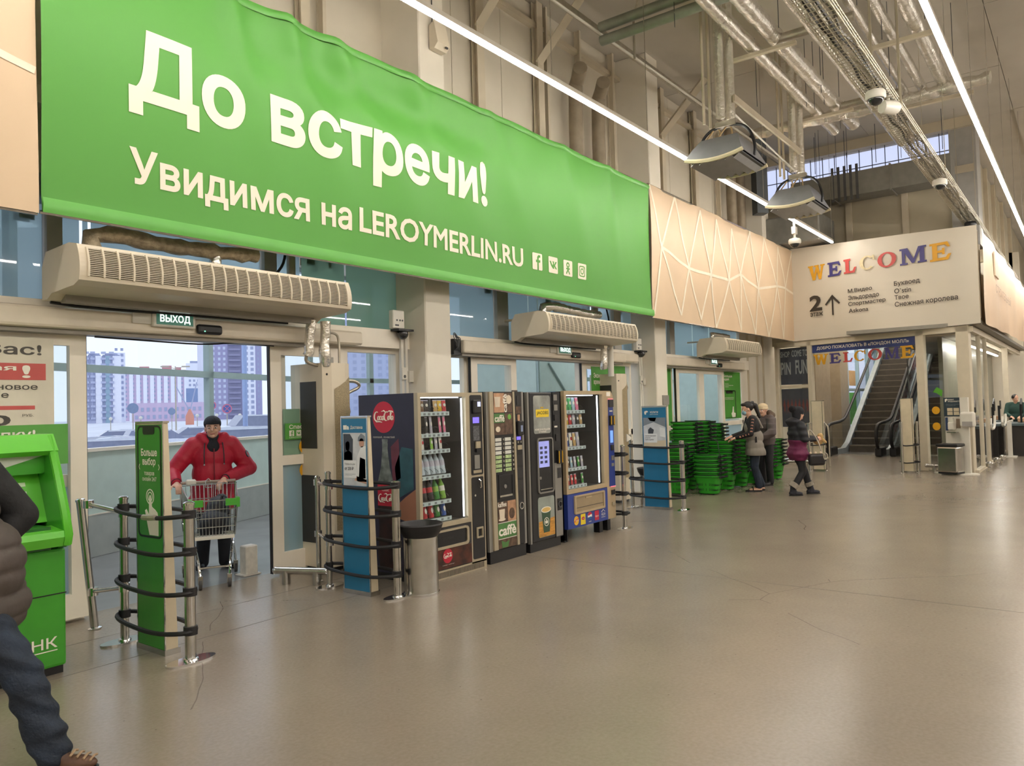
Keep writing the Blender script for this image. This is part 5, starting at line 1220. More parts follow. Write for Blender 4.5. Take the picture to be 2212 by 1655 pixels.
# left side print (faces -X): u along -y depth
sd = G().box(-.006, 0, .02, d, .07, h).done('side_sheet', MNAV, m1)
def sideprism(poly, m, nm, dd=.002): return G().prism([(y, z) for y, z in poly], -.006, -.006-dd, 'x').done(nm, m, sd)
sideprism(disc(.44, 1.59, .155, 0, 32, .155), COLA, 'red_disc')
script(sd, 0, 0, .13, 0, WHITE, conv=lambda q: V((-.0095, .44-q[0], 1.6+q[2])))
b = txt('ПОПРОБУЙ... ПОЧУВСТВУЙ', -.59, -.29, 1.385, 1.405, 0, WHITE, noobj=True)
for v in b.verts: v.co = V((-.0085+v.co.y, -v.co.x, v.co.z))
g = G(); g.b.free(); g.b = b; g.done('lettering', WHITE, sd)
BG = mat('bottle_glass_print', '6f7672', .35, var=.5, scale=14); BD = mat('bottle_cola_print', '2c1310', .35, var=.6, scale=10)
prof = [(.035, 1.35), (.04, 1.32), (.037, 1.28), (.06, 1.1), (.1, .98), (.115, .93)]
sideprism([(.43-x, z) for x, z in prof]+[(.43+x, z) for x, z in prof[::-1]], BG, 'bottle_neck_print')
sideprism([(.315, .93), (.315, .72), (.545, .72), (.545, .93)], COLA, 'bottle_label_print')
sideprism([(.315, .72), (.33, .5), (.3, .25), (.33, .12), (.53, .12), (.56, .25), (.53, .5), (.545, .72)], BD, 'bottle_body_print')
sideprism([(.39, 1.35), (.47, 1.35), (.47, 1.375), (.39, 1.375)], BG, 'bottle_cap_print')
b = txt('CLASSIC', -.48, -.38, .865, .885, 0, WHITE, noobj=True)
for v in b.verts: v.co = V((-.0105+v.co.y, -v.co.x, v.co.z))
g = G(); g.b.free(); g.b = b; g.done('lettering', WHITE, sd)
script(sd, 0, 0, .1, 0, WHITE, conv=lambda q: V((-.0115, .43-q[0], .8+q[2])))
sideprism([(.02, .55), (.3, .62), (.3, .72), (.16, .82), (.02, .9)], mat('print_hand', '9a6a52', .5), 'hand_print', .001)
sideprism([(.05, .9), (.26, .8), (.3, 1.1), (.2, 1.3), (.05, 1.28)], mat('print_teal', '2c5560', .5, var=.3), 'blurred_dress_print', .001)
sideprism([(.22, 1.0), (.33, .95), (.35, 1.3), (.24, 1.38)], mat('print_plum', '6a3242', .5, var=.3), 'blurred_figure_print', .001)
# shelves and goods: (z, kind, colours, width, height)
SH1 = [(1.625, 'bag', ('2f56a8', '7a5a42', '3a3030', None, 'c9a46a', 'd9b02a', 'c8303a'), .06, .115), (1.415, 'bar', ('d98a30', None, '33302f', 'b9b5c4', None, 'e07a9a', 'e07a9a'), .035, .16), (1.255, 'bar', ('c9a46a', 'e8e4da', None, '8ec04a', 'b9b5c4', 'e8e4da', None), .04, .125),
       (1.005, 'bottle', ('a8c8d8',)*6, .062, .225), (.755, 'bottle', ('3a3030', '3a3030', '3a3030', '3f8f3a', '8ec04a'), .062, .215), (.585, 'can', ('c8303a', 'c8303a', 'c8303a', '3f8f3a', '2f56a8'), .058, .14)]
SN = ('top', 'second', 'third', 'fourth', 'fifth', 'lowest')
def stock(mname, m, x0, x1, ox, oy, shelves, y0=.035, depth=.4):
    for si, (z, kind, cs, pw, ph) in enumerate(shelves):
        n = len(cs); tray(m, x0, x1, y0, y0+depth, z, n)
        for k, c in enumerate(cs):
            xx = x0+(x1-x0)*(k+.5)/n
            spiral(m, xx, y0, z)
            if not c: continue
            kn = {'bag': 'snack bag', 'bar': 'chocolate bar', 'bottle': 'drink bottle', 'can': 'drink can'}[kind]
            lab = '%s %s, %s from left on the %s shelf of the %s' % (CNAME[c] if c != 'a8c8d8' else 'clear', kn, ORD[k], SN[si], mname)
            tl = R(-12) if kind in ('bottle', 'can') else R(-6)
            packet(ox+xx, oy+y0+.03+(.03 if kind in ('bottle', 'can') else 0), z+.004, pw, ph, c, lab, '%ss in the %s' % (kn, mname), kind, tl)
stock('red-disc cola machine', m1, .05, .5, 5.28, MX, SH1)
# ---------------- machine 2: coffee, caffe pictures
m2 = thing('coffee_machine', 'narrow coffee machine with caffe pictures and button rows, second in the row', 'vending machine', (6.32, MX, 0))
w, h, d = .67, 1.825, .72
G().box(0, w, .02, d, .13, h).done('cabinet', MDK, m2)
G().box(.02, w-.01, .0, d, 0, .13).done('plinth', BLACK, m2)
G().box(0, .06, -.01, .02, .13, h).box(.62, .67, -.01, .02, .13, h).done('corner_profile', MG, m2)
G().prism([(.06, .14), (.13, .14), (.1, h), (.04, h)], -.03, .0).done('left_strip', MF, m2)
G().prism([(.47, .14), (.51, .14), (.48, h), (.45, h)], -.03, 0).done('right_strip', MF, m2)
fp = G().box(.11, .46, -.02, .0, .14, h).done('front_panel', MB, m2)
BR = mat('coffee_brown', '5a4435', .5, var=.5, scale=22); TANP = mat('coffee_tan', 'b98f6f', .5, var=.25, scale=12); CRP = mat('coffee_cream', 'd9cbb6', .5, var=.15); LG = mat('label_green', '4e7d42', .5, var=.1)
def tile(x0, x1, z0, z1, m, nm='picture'): return G().box(x0, x1, -.024, -.02, z0, z1).done(nm, m, fp)
tile(.12, .3, 1.6, 1.81, TANP); tile(.305, .44, 1.6, 1.81, BR); tile(.12, .3, 1.49, 1.59, LG); tile(.305, .44, 1.36, 1.59, BR); tile(.12, .3, 1.36, 1.485, BR)
txt('caffè', .125, .295, 1.5, 1.575, -.0245, WHITE, fp, bold=.02)
b = txt('caffè', 1.6, 1.8, -.345, -.275, 0, WHITE, noobj=True, bold=.02)
for v in b.verts: v.co = V((-v.co.z, -.0245+v.co.y, v.co.x))
g = G(); g.b.free(); g.b = b; g.done('lettering', WHITE, fp)
G().prism([(.14, 1.66), (.22, 1.66), (.23, 1.77), (.13, 1.77)], -.024, -.026).done('cup_picture', CRP, fp); G().prism(disc(.38, 1.74, .05, 0, 14), -.024, -.026).done('cup_picture', CRP, fp)
G().prism(disc(.385, 1.55, .03, 0, 10), -.024, -.026).done('mint_picture', mat('mint', '6fae4a', .5), fp); G().prism(disc(.18, 1.42, .04, 0, 14, .03), -.024, -.026).done('cup_picture', CRP, fp)
for c_ in range(2):
    for r_ in range(8):
        x0, z0 = .125+c_*.17, 1.29-r_*.047
        G().box(x0, x0+.105, -.026, -.02, z0, z0+.036).done('drink_label', mat('label_pale', 'd6d6cd', .45) if r_ < 4 else mat('label_lime', 'a9c08a', .45, var=.3, scale=30), fp)
        G().cyl((x0+.135, -.032, z0+.018), (x0+.135, -.02, z0+.018), .013, seg=10).done('button', CHROME, fp)
G().box(.13, .455, -.022, -.018, .66, .94).done('cup_bay', BLACK, fp); G().box(.18, .4, -.03, -.022, .69, .71).done('cup_grid', STEEL, fp); G().cyl((.28, -.03, .8), (.28, -.022, .8), .022, seg=10).done('cup_holder', MG, fp)
G().frame(.17, .42, .67, .93, .012, -.028, -.022).done('bay_rim', MDK, fp)
tile(.14, .31, .42, .64, BR); tile(.315, .46, .42, .64, TANP); tile(.14, .46, .25, .41, LG); tile(.14, .46, .145, .24, BR)
txt('kaffee', .14, .29, .585, .64, -.0245, WHITE, fp, bold=.02); txt('caffè', .145, .455, .275, .385, -.0245, WHITE, fp, bold=.03)
G().prism([(.17, .46), (.25, .46), (.26, .56), (.16, .56)], -.024, -.026).done('cup_picture', CRP, fp); G().prism(disc(.21, .45, .06, 0, 14, .015), -.024, -.0255).done('saucer_picture', CRP, fp); G().prism(disc(.385, .5, .05, 0, 14, .06), -.024, -.026).done('bread_picture', BR, fp)
G().prism([(.2, .15), (.3, .15), (.33, .22), (.26, .2), (.19, .23)], -.024, -.026).done('leaf_picture', LG, fp)
for z in (.415, .245): G().box(.14, .46, -.0255, -.024, z-.003, z+.003).done('tile_line', WHITE, fp)
cp = G().box(.5, .62, -.02, .0, .14, h).done('coin_column', MB, m2)
for (a, b, c, e, m, nm) in ((.5, .6, 1.58, 1.66, BR, 'brown_sticker'), (.52, .58, 1.68, 1.78, MDK, 'top_sticker'), (.53, .58, 1.5, 1.57, TANP, 'small_sticker')): G().box(a+.01, b, -.024, -.02, c, e).done(nm, m, cp)
G().box(.51, .61, -.06, -.02, 1.34, 1.5, bev=.01).done('card_reader', BLACK, cp); G().box(.545, .58, -.062, -.06, 1.38, 1.45).done('reader_screen', mat('screen_dim', '7d87a0', .2, emit=.2), cp)
G().box(.515, .585, -.024, -.02, 1.29, 1.325).done('display', mat('screen_violet', '6a5ce0'), cp)
for k in range(2): G().cyl((.53+.05*k, -.03, 1.265), (.53+.05*k, -.02, 1.265), .013, seg=10).done('button', CHROME, cp)
G().box(.52, .6, -.03, -.02, 1.18, 1.23).done('coin_plate', MF, cp)
for z in (1.12, .98, .84): G().box(.505, .615, -.022, -.02, z-.11, z).done('cover_plate', MDK, cp)
P = disc(.56, .56, .04, 0, 20); Q = disc(.56, .56, .03, 0, 20); g = G()
for k in range(20): j = (k+1) % 20; g.prism([P[k], P[j], Q[j], Q[k]], -.034, -.02)
g.done('change_ring', CHROME, cp)
# ---------------- machine 3: coffee tower
m3 = thing('coffee_machine', 'dark coffee machine with yellow label and green cup picture, third in row', 'vending machine', (7.05, MX, 0))
w, h, d = .64, 1.82, .72
G().box(0, w, .02, d, .1, h).done('cabinet', MDK, m3); G().box(.01, w-.01, .0, d, 0, .12).done('plinth', BLACK, m3)
G().box(0, .03, -.02, .02, .1, h).done('corner_profile', MG, m3)
fp = G().box(.03, .49, -.03, .02, .11, h-.005, bev=.01).done('front_panel', MB, m3)
sc_ = G().prism(rrect(.1, .44, 1.34, 1.78, .03), -.034, -.03).done('lit_picture', mat('jar_picture', '8b8c84', .3, var=.35, scale=7, emit=.12), fp)
G().prism(rrect(.145, .405, 1.53, 1.62, .008), -.036, -.034).done('yellow_label', mat('label_yellow', 'e3c229', .4, emit=.1), sc_)
txt('JACOBS', .16, .39, 1.55, 1.6, -.0365, mat('label_ink', '3a4a30', .5), sc_, bold=.01)
txt('КОФЕ В БОЛЬШОМ\nСТАКАНЕ', .12, .42, 1.35, 1.4, -.0345, WHITE, sc_, bold=.02, align='CENTER')
G().box(.24, .3, -.036, -.034, 1.63, 1.65).done('crown_mark', mat('crown_gold', 'c0a040', .4), sc_)
o = rrect(.15, .47, .65, 1.29, .04); i = rrect(.166, .454, .666, 1.274, .03); g = G()
for k in range(len(o)): j = (k+1) % len(o); g.prism([o[k], o[j], i[j], i[k]], -.045, -.03)
g.done('bay_frame', MG, fp); G().prism(i, -.033, -.03).done('cup_bay', BLACK, fp)
sc_ = G().box(.18, .385, -.04, -.033, .95, 1.25).done('menu_screen', mat('menu_screen', '8d93cf', .15, emit=.55), fp)
for k in range(8): G().box(.2+(k % 2)*.09, .25+(k % 2)*.09, -.042, -.04, 1.16-(k//2)*.055, 1.19-(k//2)*.055).done('menu_icon', mat('menu_icon', '3d4460', .4), sc_)
G().box(.2, .44, -.038, -.033, .69, .7).done('cup_grid', STEEL, fp); G().cyl((.2, -.04, .83), (.2, -.033, .83), .018, seg=10).done('cup_sensor', MG, fp)
lo = G().prism(rrect(.14, .47, .15, .61, .03), -.034, -.03).done('lower_picture', mat('steam_picture', '8d948c', .4, var=.25, scale=5), fp)
G().prism([(.145, .155), (.465, .155), (.465, .36), (.145, .33)], -.034, -.0355).done('wood_picture', mat('wood_picture', 'c08a3c', .45, var=.3, scale=12, stretch=(1, 1, 6)), lo)
G().prism([(.235, .2), (.355, .2), (.385, .46), (.2, .46)], -.0355, -.037).done('cup_picture', mat('cup_green', '33503c', .4), lo)
G().prism(disc(.2925, .46, .1, 0, 20, .035), -.037, -.038).done('cup_rim_picture', WHITE, lo); G().prism(disc(.2925, .46, .085, 0, 20, .026), -.038, -.039).done('coffee_picture', mat('coffee_foam', 'd9b56a', .45), lo)
P = disc(.295, .32, .05, 0, 20); Q = disc(.295, .32, .043, 0, 20); g = G()
for k in range(20): j = (k+1) % 20; g.prism([P[k], P[j], Q[j], Q[k]], -.037, -.0385)
g.prism([(.27, .3), (.32, .3), (.325, .33), (.265, .33)], -.037, -.0385).prism([(.28, .335), (.31, .335), (.295, .355)], -.037, -.0385); g.done('cup_emblem', WHITE, lo)
rp_ = G().box(.49, .64, -.035, .02, .11, h).done('right_panel', MB, m3)
G().box(.49, .635, -.037, -.035, .12, .98).done('silver_cover', MG, rp_)
for (a, b, c, e, dd, m, nm) in ((.5, .57, 1.72, 1.79, .01, MG, 'badge'), (.51, .58, 1.6, 1.67, .008, MG, 'card_plate'), (.51, .57, 1.48, 1.55, .01, MDK, 'keypad'), (.51, .57, 1.4, 1.42, .004, PWHITE, 'slot_label'), (.53, .59, 1.24, 1.32, .01, MDK, 'coin_slot'), (.54, .63, .97, 1.13, .03, BLACK, 'card_reader'), (.55, .62, .8, .92, .006, MDK, 'return_flap'), (.53, .62, .42, .56, .006, BLACK, 'speaker_plate')): G().box(a, b, -.037-dd, -.037, c, e).done(nm, m, rp_)
for x in (.545, .615): G().box(x, x+.012, -.072, -.067, .98, 1.12).done('yellow_bar', mat('bar_yellow', 'd8a520', .4), rp_)
P = disc(.575, .49, .04, 0, 18); Q = disc(.575, .49, .028, 0, 18); g = G()
for k in range(18): j = (k+1) % 18; g.prism([P[k], P[j], Q[j], Q[k]], -.052, -.043)
g.done('speaker_ring', DGREY, rp_)
# ---------------- machine 4: snacks, blue base
m4 = thing('snack_machine', 'snack vending machine with blue lower panel and drink logos, last in the row', 'vending machine', (7.82, MX, 0))
w, h, d = 1.16, 1.83, .85
BLS = mat('machine_blue', '2a3f8c', .4, var=.05); BLD = mat('machine_side_blue', '1f5a94', .4, var=.05); CH2 = mat('machine_sand', 'b7a383', .4, .2, var=.05)
carcass(m4, w, h, d, .03, .9, .62, 1.79, MDK, base=.16)
G().box(-.012, 0, .1, d, .1, h).done('blue_side_sheet', BLD, m4)
G().box(-.012, .0, -.01, .1, .02, h).done('black_edge', BLACK, m4)
G().frame(-.02, .935, .58, 1.835, .045, -.03, .02, wb=.05).done('door_frame', CH2, m4)
G().box(.025, .89, -.012, -.009, .63, 1.79).done('glass_pane', MGL, m4)
G().box(.8, .815, .0, .012, .65, 1.775).done('light_strip', STRIPL, m4)
G().box(.05, .78, .05, .08, 1.775, 1.785).done('top_light', STRIPL, m4)
bp_ = G().box(-.02, .935, -.035, .02, .16, .575).done('blue_panel', BLS, m4)
o = rrect(.12, .84, .325, .55, .015); i = rrect(.15, .81, .35, .53, .012); g = G()
for k in range(len(o)): j = (k+1) % len(o); g.prism([o[k], o[j], i[j], i[k]], -.055, -.035)
g.done('tray_frame', CH2, bp_); G().prism(i, -.042, -.035).done('tray_flap', mat('flap_sand', '9c8a6d', .45), bp_); G().box(.38, .52, -.05, -.042, .5, .515).done('flap_handle', CH2, bp_)
G().box(.16, .8, -.046, -.042, .395, .4).done('flap_crease', MDK, bp_)
# five brand marks, printed
G().prism(disc(.165, .245, .055, 0, 24), -.035, -.037).done('round_mark', mat('mark_yellow', 'e5b32f', .45), bp_); G().prism([(.11, .225), (.2, .255), (.225, .275), (.13, .25)], -.037, -.039).done('mark_ribbon', COLA, bp_); txt("Lay's", .13, .2, .235, .262, -.0395, WHITE, bp_, bold=.01)
G().box(.265, .375, -.037, -.035, .18, .31).done('yellow_mark', mat('mark_lemon', 'ead02c', .45), bp_); G().prism(disc(.32, .255, .035, 0, 18, .02), -.037, -.039).done('mark_oval', COLA, bp_); txt('Lipton', .295, .345, .248, .262, -.0395, WHITE, bp_)
G().prism(disc(.48, .265, .05, 0, 24), -.035, -.037).done('globe_mark', WHITE, bp_)
G().prism([(.48+.05*math.cos(R(a)), .265+.05*math.sin(R(a))) for a in range(20, 171, 10)]+[(.46, .27), (.49, .28)], -.037, -.039).done('globe_red', COLA, bp_); G().prism([(.48+.05*math.cos(R(a)), .265+.05*math.sin(R(a))) for a in range(200, 345, 10)]+[(.5, .255), (.46, .25)], -.037, -.039).done('globe_blue', BLD, bp_); txt('pepsi', .45, .51, .185, .205, -.0365, WHITE, bp_)
G().box(.6, .7, -.037, -.035, .19, .31).done('red_mark', COLA, bp_); txt('Фруто', .61, .69, .225, .255, -.0375, WHITE, bp_, shear=.3, bold=.01)
txt('AQUA', .76, .86, .225, .265, -.0365, WHITE, bp_); txt('MINERALE', .76, .86, .205, .217, -.0365, WHITE, bp_)
G().tube([(.765, -.036, .275), (.81, -.036, .305), (.855, -.036, .275)], .004, 5).done('roof_mark', WHITE, bp_)
sp_ = G().prism([(.935, .16), (1.15, .16), (1.16, 1.77), (1.1, 1.835), (.935, 1.835)], -.03, .02).done('side_panel', CH2, m4)
G().prism([(1.0, .58), (1.15, .58), (1.15, 1.72), (1.03, 1.72)], -.036, -.03).done('blue_insert', BLS, sp_)
for (a, b, c, e, dd, m, nm) in ((1.03, 1.14, 1.62, 1.72, .015, MDK, 'bill_slot'), (1.05, 1.12, 1.56, 1.575, .006, PWHITE, 'slot_label'), (1.03, 1.13, 1.38, 1.51, .03, BLACK, 'card_reader'), (1.05, 1.12, 1.15, 1.31, .004, mat('screen_sky', '6f9ae0', .2, emit=.6), 'touch_screen'), (1.05, 1.12, 1.05, 1.12, .012, MDK, 'coin_slot'), (1.06, 1.13, .92, .98, .008, MG, 'key_plate'), (1.06, 1.12, .84, .88, .006, MG, 'small_plate'), (1.04, 1.12, .47, .53, .01, MDK, 'bell_button'), (1.05, 1.11, .33, .37, .01, MF, 'coin_return')): G().box(a, b, -.036-dd, -.036, c, e).done(nm, m, sp_)
for x in (1.035, 1.115): G().box(x, x+.012, -.072, -.066, 1.39, 1.5).done('yellow_bar', mat('bar_yellow', 'd8a520'), sp_)
PKL = mat('pink_led', 'ff6a78', .3, emit=1.2)
G().box(1.02, 1.15, -.04, -.036, 1.722, 1.73).box(1.03, 1.15, -.04, -.036, .57, .578).done('pink_light', PKL, sp_)
G().box(.99, 1.09, -.034, -.03, 1.765, 1.82).done('price_note', WHITE, sp_)
for x0, x1 in ((-.012, .06), (.82, .9), (1.02, 1.1)): G().box(x0, x1, .03, .12, 0, .16).done('leg', BLACK, m4)
for x0, x1 in ((0, .08), (1.0, 1.1)): G().box(x0, x1, .7, .8, 0, .16).done('leg', BLACK, m4)
G().tube([(.1, .3, .14), (.55, .3, .14)], .012, 6).done('under_pipe', STEEL, m4)
SH4 = [(1.59, 'bag', ('d9b02a', '4fb86a', '4fb86a', 'a8c8d8', 'e07a9a', None), .07, .16), (1.41, 'bag', ('d9b02a', 'd9b02a', 'c8303a', 'b9b5c4', '33302f', 'c9a46a'), .065, .13), (1.14, 'bag', ('a8c8d8', '2f56a8', 'e8e4da', 'c9a46a', 'b9b5c4', None), .065, .17), (.88, 'bar', ('33302f', '7a5a42', 'a8c8d8', 'b9b5c4', '3f8f3a', 'b9b5c4'), .05, .13), (.665, 'bar', ('2f56a8', 'c8303a', 'c8303a', 'c8303a', None, '3f8f3a'), .05, .13)]
SN = ('top', 'second', 'third', 'fourth', 'lowest')
stock('blue-based snack machine', m4, .05, .54, 7.82, MX, SH4)
tray(m4, .05, .47, .25, .45, 1.0, 6)
for k, c in enumerate(('2f56a8', '3f8f3a', '8ec04a', '8ec04a', 'd9b02a')):
    packet(7.82+.1+k*.075, MX+.28, 1.004, .06, .08, c, '%s snack bag, %s from left on the recessed shelf of the blue-based snack machine' % (CNAME[c], ORD[k]), 'snack bags in the blue-based snack machine', 'bag')
tray(m4, .05, .47, .25, .45, .76, 6)
for k, c in enumerate(('e8e4da', '7a5a42', 'c8303a', '3f8f3a', '4fb86a')):
    packet(7.82+.1+k*.075, MX+.28, .764, .055, .06, c, '%s snack bag, %s from left on the lower recessed shelf of the blue-based snack machine' % (CNAME[c], ORD[k]), 'snack bags in the blue-based snack machine', 'bag')
# ============================================================ ESCALATOR HALL behind the glass wall
struct(G().box(20.45, 27.6, 6.95, 7.1, 0, 6.9).box(27.6, 34.2, 6.95, 7.1, 3.6, 6.9).box(27.6, 34.2, 6.95, 7.1, 0, .3).done('wall_hall_left', CREAM))
struct(G().box(34, 34.2, 2.0, 7.1, 0, 6.9).done('wall_hall_end', CREAM)); struct(G().box(21.1, 34.2, 2.5, 7.1, 6.8, 6.98).done('ceiling_hall', CREAM))
struct(G().box(23.6, 25.2, 6.55, 6.95, 0, 3.6).box(26.6, 27.6, 6.6, 6.95, 0, 3.6).done('trim_42', mat('brown_cladding', 'a3947f', .5)))
w5 = struct(G().box(27.6, 34, 7.0, 7.08, 1.9, 2.0).done('window_5', VFR))
for x in (27.6, 29.2, 30.8, 32.4, 33.9): G().box(x, x+.09, 6.98, 7.1, .3, 3.6).done('mullion', VFR, w5)
for a, b in ((27.69, 29.2), (29.29, 30.8), (30.89, 32.4), (32.49, 33.9)):
    for z0, z1 in ((.3, 1.9), (2.0, 3.6)): G().box(a, b, 7.045, 7.05, z0, z1).done('glass_pane', GLASS, w5)
tag(G().box(29.35, 30.3, 6.985, 7.0, .7, 1.85).done('green_poster', mat('bright_green', '55c542', .4)), 'bright green poster on the window left of the escalator', 'poster')
tag(G().box(29.4, 30.3, 6.985, 7.0, 2.1, 2.65).done('orange_poster', mat('bright_orange', 'dcae74', .4)), 'pale orange poster above the bright green one on hall window', 'poster')
struct(G().box(21.7, 34, 2.95, 3.05, 0, 3.1).done('wall_partition', mat('shop_partition', '8a8878', .4)))
struct(G().box(33.5, 33.7, 1.0, 2.95, 0, 3.1).done('wall_shop_end', CREAM))
for k, z in enumerate((2.7,)):
    pass
t = thing('led_line_lamp', 'LED line lamp inside the shop seen through the side glass', 'lamp', (22.5, 2.6, 2.95))
G().box(0, 9, -.03, .03, .03, .165).done('housing', PWHITE, t)
for k in range(5): G().box(k*1.8, k*1.8+1.6, -.025, .025, 0, .03).done('tube', LEDM, t)
led_line(4.7, 22, 33.5, 6.1, 'LED line lamp above the escalators, hidden behind the welcome banner', 6.8); led_line(6.2, 21.5, 33.5, 6.1, 'LED line lamp above the left escalator side, hidden behind the welcome banner', 6.8); led_line(3.3, 21.5, 33.5, 6.1, 'LED line lamp above the right escalator side, hidden behind the welcome banner', 6.8)  # three hidden lamp rows added to brighten the escalator hall
# escalators
ESK = mat('escalator_skirt', 'a9b3ba', .3, .5, var=.06); EST = mat('escalator_step', '4c463f', .5, .3, var=.12); ESP = mat('escalator_panel', 'b9c2c6', .25, .2, var=.05)
EGL = glassmat('balustrade_glass', 'f0f4f2', .8)
def escalator(x0, yc, w, label, side=0):
    t = thing('escalator', label, 'escalator', (x0, yc, 0)); a = R(29); N = 22; rise = .2; run = rise/math.tan(a)
    xs = 2.0                                   # start of the slope
    G().box(.9, xs, -w/2+.1, w/2-.1, 0, .02).done('comb_plate', STEEL, t)
    sm = G().prism([(0, 0), (0, rise), (.03, rise+.015), (run+.02, rise+.015), (run+.02, 0)], -w/2+.1, w/2-.1, 'y').mesh('step', EST)
    em = G().box(-.004, .0, -w/2+.11, w/2-.11, rise-.012, rise+.016).mesh('step_edge', mat('step_nosing', '6f6659', .4))
    for k in range(N):
        s = put('step', sm, t, (xs+k*run, 0, k*rise)); put('step_edge', em, s)
    zt = N*rise; xt = xs+N*run
    top = lambda x: .0+max(0, (x-xs))*math.tan(a)
    for s in (-1, 1):
        y = s*w/2
        sk = .3 if s*side > 0 or side == 0 else .06
        P = [(.2, .0), (.2, .16), (xs-.3, .16 if sk > .1 else .04), (xs+.2, sk), (xt, zt+sk), (xt, zt-.35), (xs+.3, -.0)]
        G().prism(P, y-.07, y+.07, 'y').done('skirt_panel', ESK, t)
        P = [(.35, .17), (.05, .35), (-.02, .6), (.1, .82), (.35, .9), (xs-.3, .93), (xs+.3, 1.1), (xt, zt+.93), (xt, zt+.3), (xs+.2, .3), (xs-.3, .16)]
        G().prism(P, y-.006, y+.006, 'y').done('balustrade_glass', EGL, t)
        H = [(.5, y, .12), (.15, y, .2), (-.05, y, .4), (-.08, y, .62), (.04, y, .84), (.35, y, .93), (xs-.3, y, .96), (xs+.35, y, 1.15), (xt, y, zt+.98)]
        G().tube(H, .045, 8, sm=2).done('handrail', RUB, t, True)
        G().box(.1, .75, y-.09, y+.09, 0, .26, bev=.04, seg=2).done('newel_box', BLACK, t)
        G().prism([(xs-.3, -.02), (xs, 0), (xt, zt-.3), (xt, zt-.9), (xs+.9, 0)], y-.05, y+.05, 'y').done('side_cladding', ESP, t)
    G().prism([(xs+.5, .1), (xt, zt-.3), (xt, zt-.85), (xs+1.4, .0)], -w/2+.06, w/2-.06, 'y').done('truss_soffit', ESP, t)
    return t
e1 = escalator(22.95, 5.46, 1.3, 'left escalator going up behind the glass wall opening')
e2 = escalator(23.15, 3.85, 1.25, 'right escalator going up behind the right glass pane', 1)
a = R(29); G().prism([(1.7, .2), (2.3, .34), (7.4, 3.17), (7.4, 3.72), (2.3, .9), (1.7, .8)], -.66, -.668).done('white_sheet', mat('sheet_pale', 'cdd0d6', .4), e1)
b = txt('ПОДАРКИ  СКИДКИ  РАСПРОДАЖА', 0, 5.4, .0, .4, 0, None, noobj=True, bold=.02)
for v in b.verts:
    X, Z = v.co.x, v.co.z; v.co = V((2.2+X*math.cos(a), -.671, .38+X*math.sin(a)+Z))
g = G(); g.b.free(); g.b = b; g.done('red_lettering', mat('balustrade_red', '9a4a4d', .5), e1)
# shop beyond the side glass
CHD = mat('counter_dark', '2b2725', .45); CHT = mat('counter_top', '5b6a6e', .35, .3)
def till(x, y, label):
    t = thing('checkout_counter', label, 'counter', (x, y, 0))
    G().box(0, 1.6, 0, .55, 0, .8).done('cabinet', CHD, t); G().box(-.05, 1.65, -.05, .6, .8, .86).done('conveyor_top', CHT, t)
    G().box(-.02, 1.6, .55, .58, .7, .92).done('edge_board', PWHITE, t)
    G().tube([(.2, -.1, 1.05), (.1, -.1, .85), (.3, -.1, .78), (.9, -.1, .78), (1.1, -.1, .9), (1.15, -.1, 1.1)], .03, 8, sm=1).done('bumper_rail', PWHITE, t, True)
    G().box(.4, .46, .1, .16, .86, 1.3).box(.3, .56, .08, .1, 1.2, 1.45).done('terminal', BLACK, t)
    G().tube([(.7, .3, .86), (.65, .3, 1.35), (.95, .3, 1.5), (1.05, .3, 1.2)], .025, 6).done('scanner_arm', BLACK, t)
    G().box(.9, 1.2, .15, .4, .86, .98, bev=.02).done('bag_stack', mat('tan_stack', 'c79f7c', .5), t)
    return t
till(23.9, 2.05, 'dark checkout counter with white bumper rail, nearest beyond the side glass')
till(22.1, 2.15, 'dark checkout counter directly behind the side glass'); till(24.15, 1.28, 'dark checkout counter at the right edge in front of the cashier'); till(26.8, 2.15, 'dark checkout counter farther back beyond the side glass')
t = thing('white_pedestal', 'white pedestal on a flat foot in front of the nearest checkout counter', 'stand', (23.75, 1.78, 0))
G().box(-.25, .25, -.14, .14, 0, .03).done('foot', PWHITE, t); G().box(-.06, .06, -.05, .05, .03, .92).done('column', PWHITE, t)
t = thing('product_shelf', 'grey shelf with pale bottles on the shop partition behind side glass', 'shelf', (24.0, 2.72, 1.0))
G().box(0, 3, 0, .2, 0, .04).done('board', CHT, t); G().box(0, 3, .17, .2, .04, .5).done('back_board', mat('shop_dark_board', '4d5250', .5), t)
for x in (.3, 1.5, 2.7): G().box(x-.02, x+.02, 0, .2, -1.0, 0).done('support', CHT, t)
bm_ = G().lathe([(.04, 0), (.05, .02), (.045, .14), (.018, .2), (.018, .25)], seg=10).mesh('pale_bottle', mat('pale_yellow_bottle', 'd5cf9a', .3), True)
for k in range(8): tag(put('pale_bottle', bm_, None, (24.2+k*.35, 2.8, 1.04)), 'small pale bottle, %s from the glass on the grey shop shelf' % ORD[k], 'bottle', 'pale bottles on the grey shop shelf')
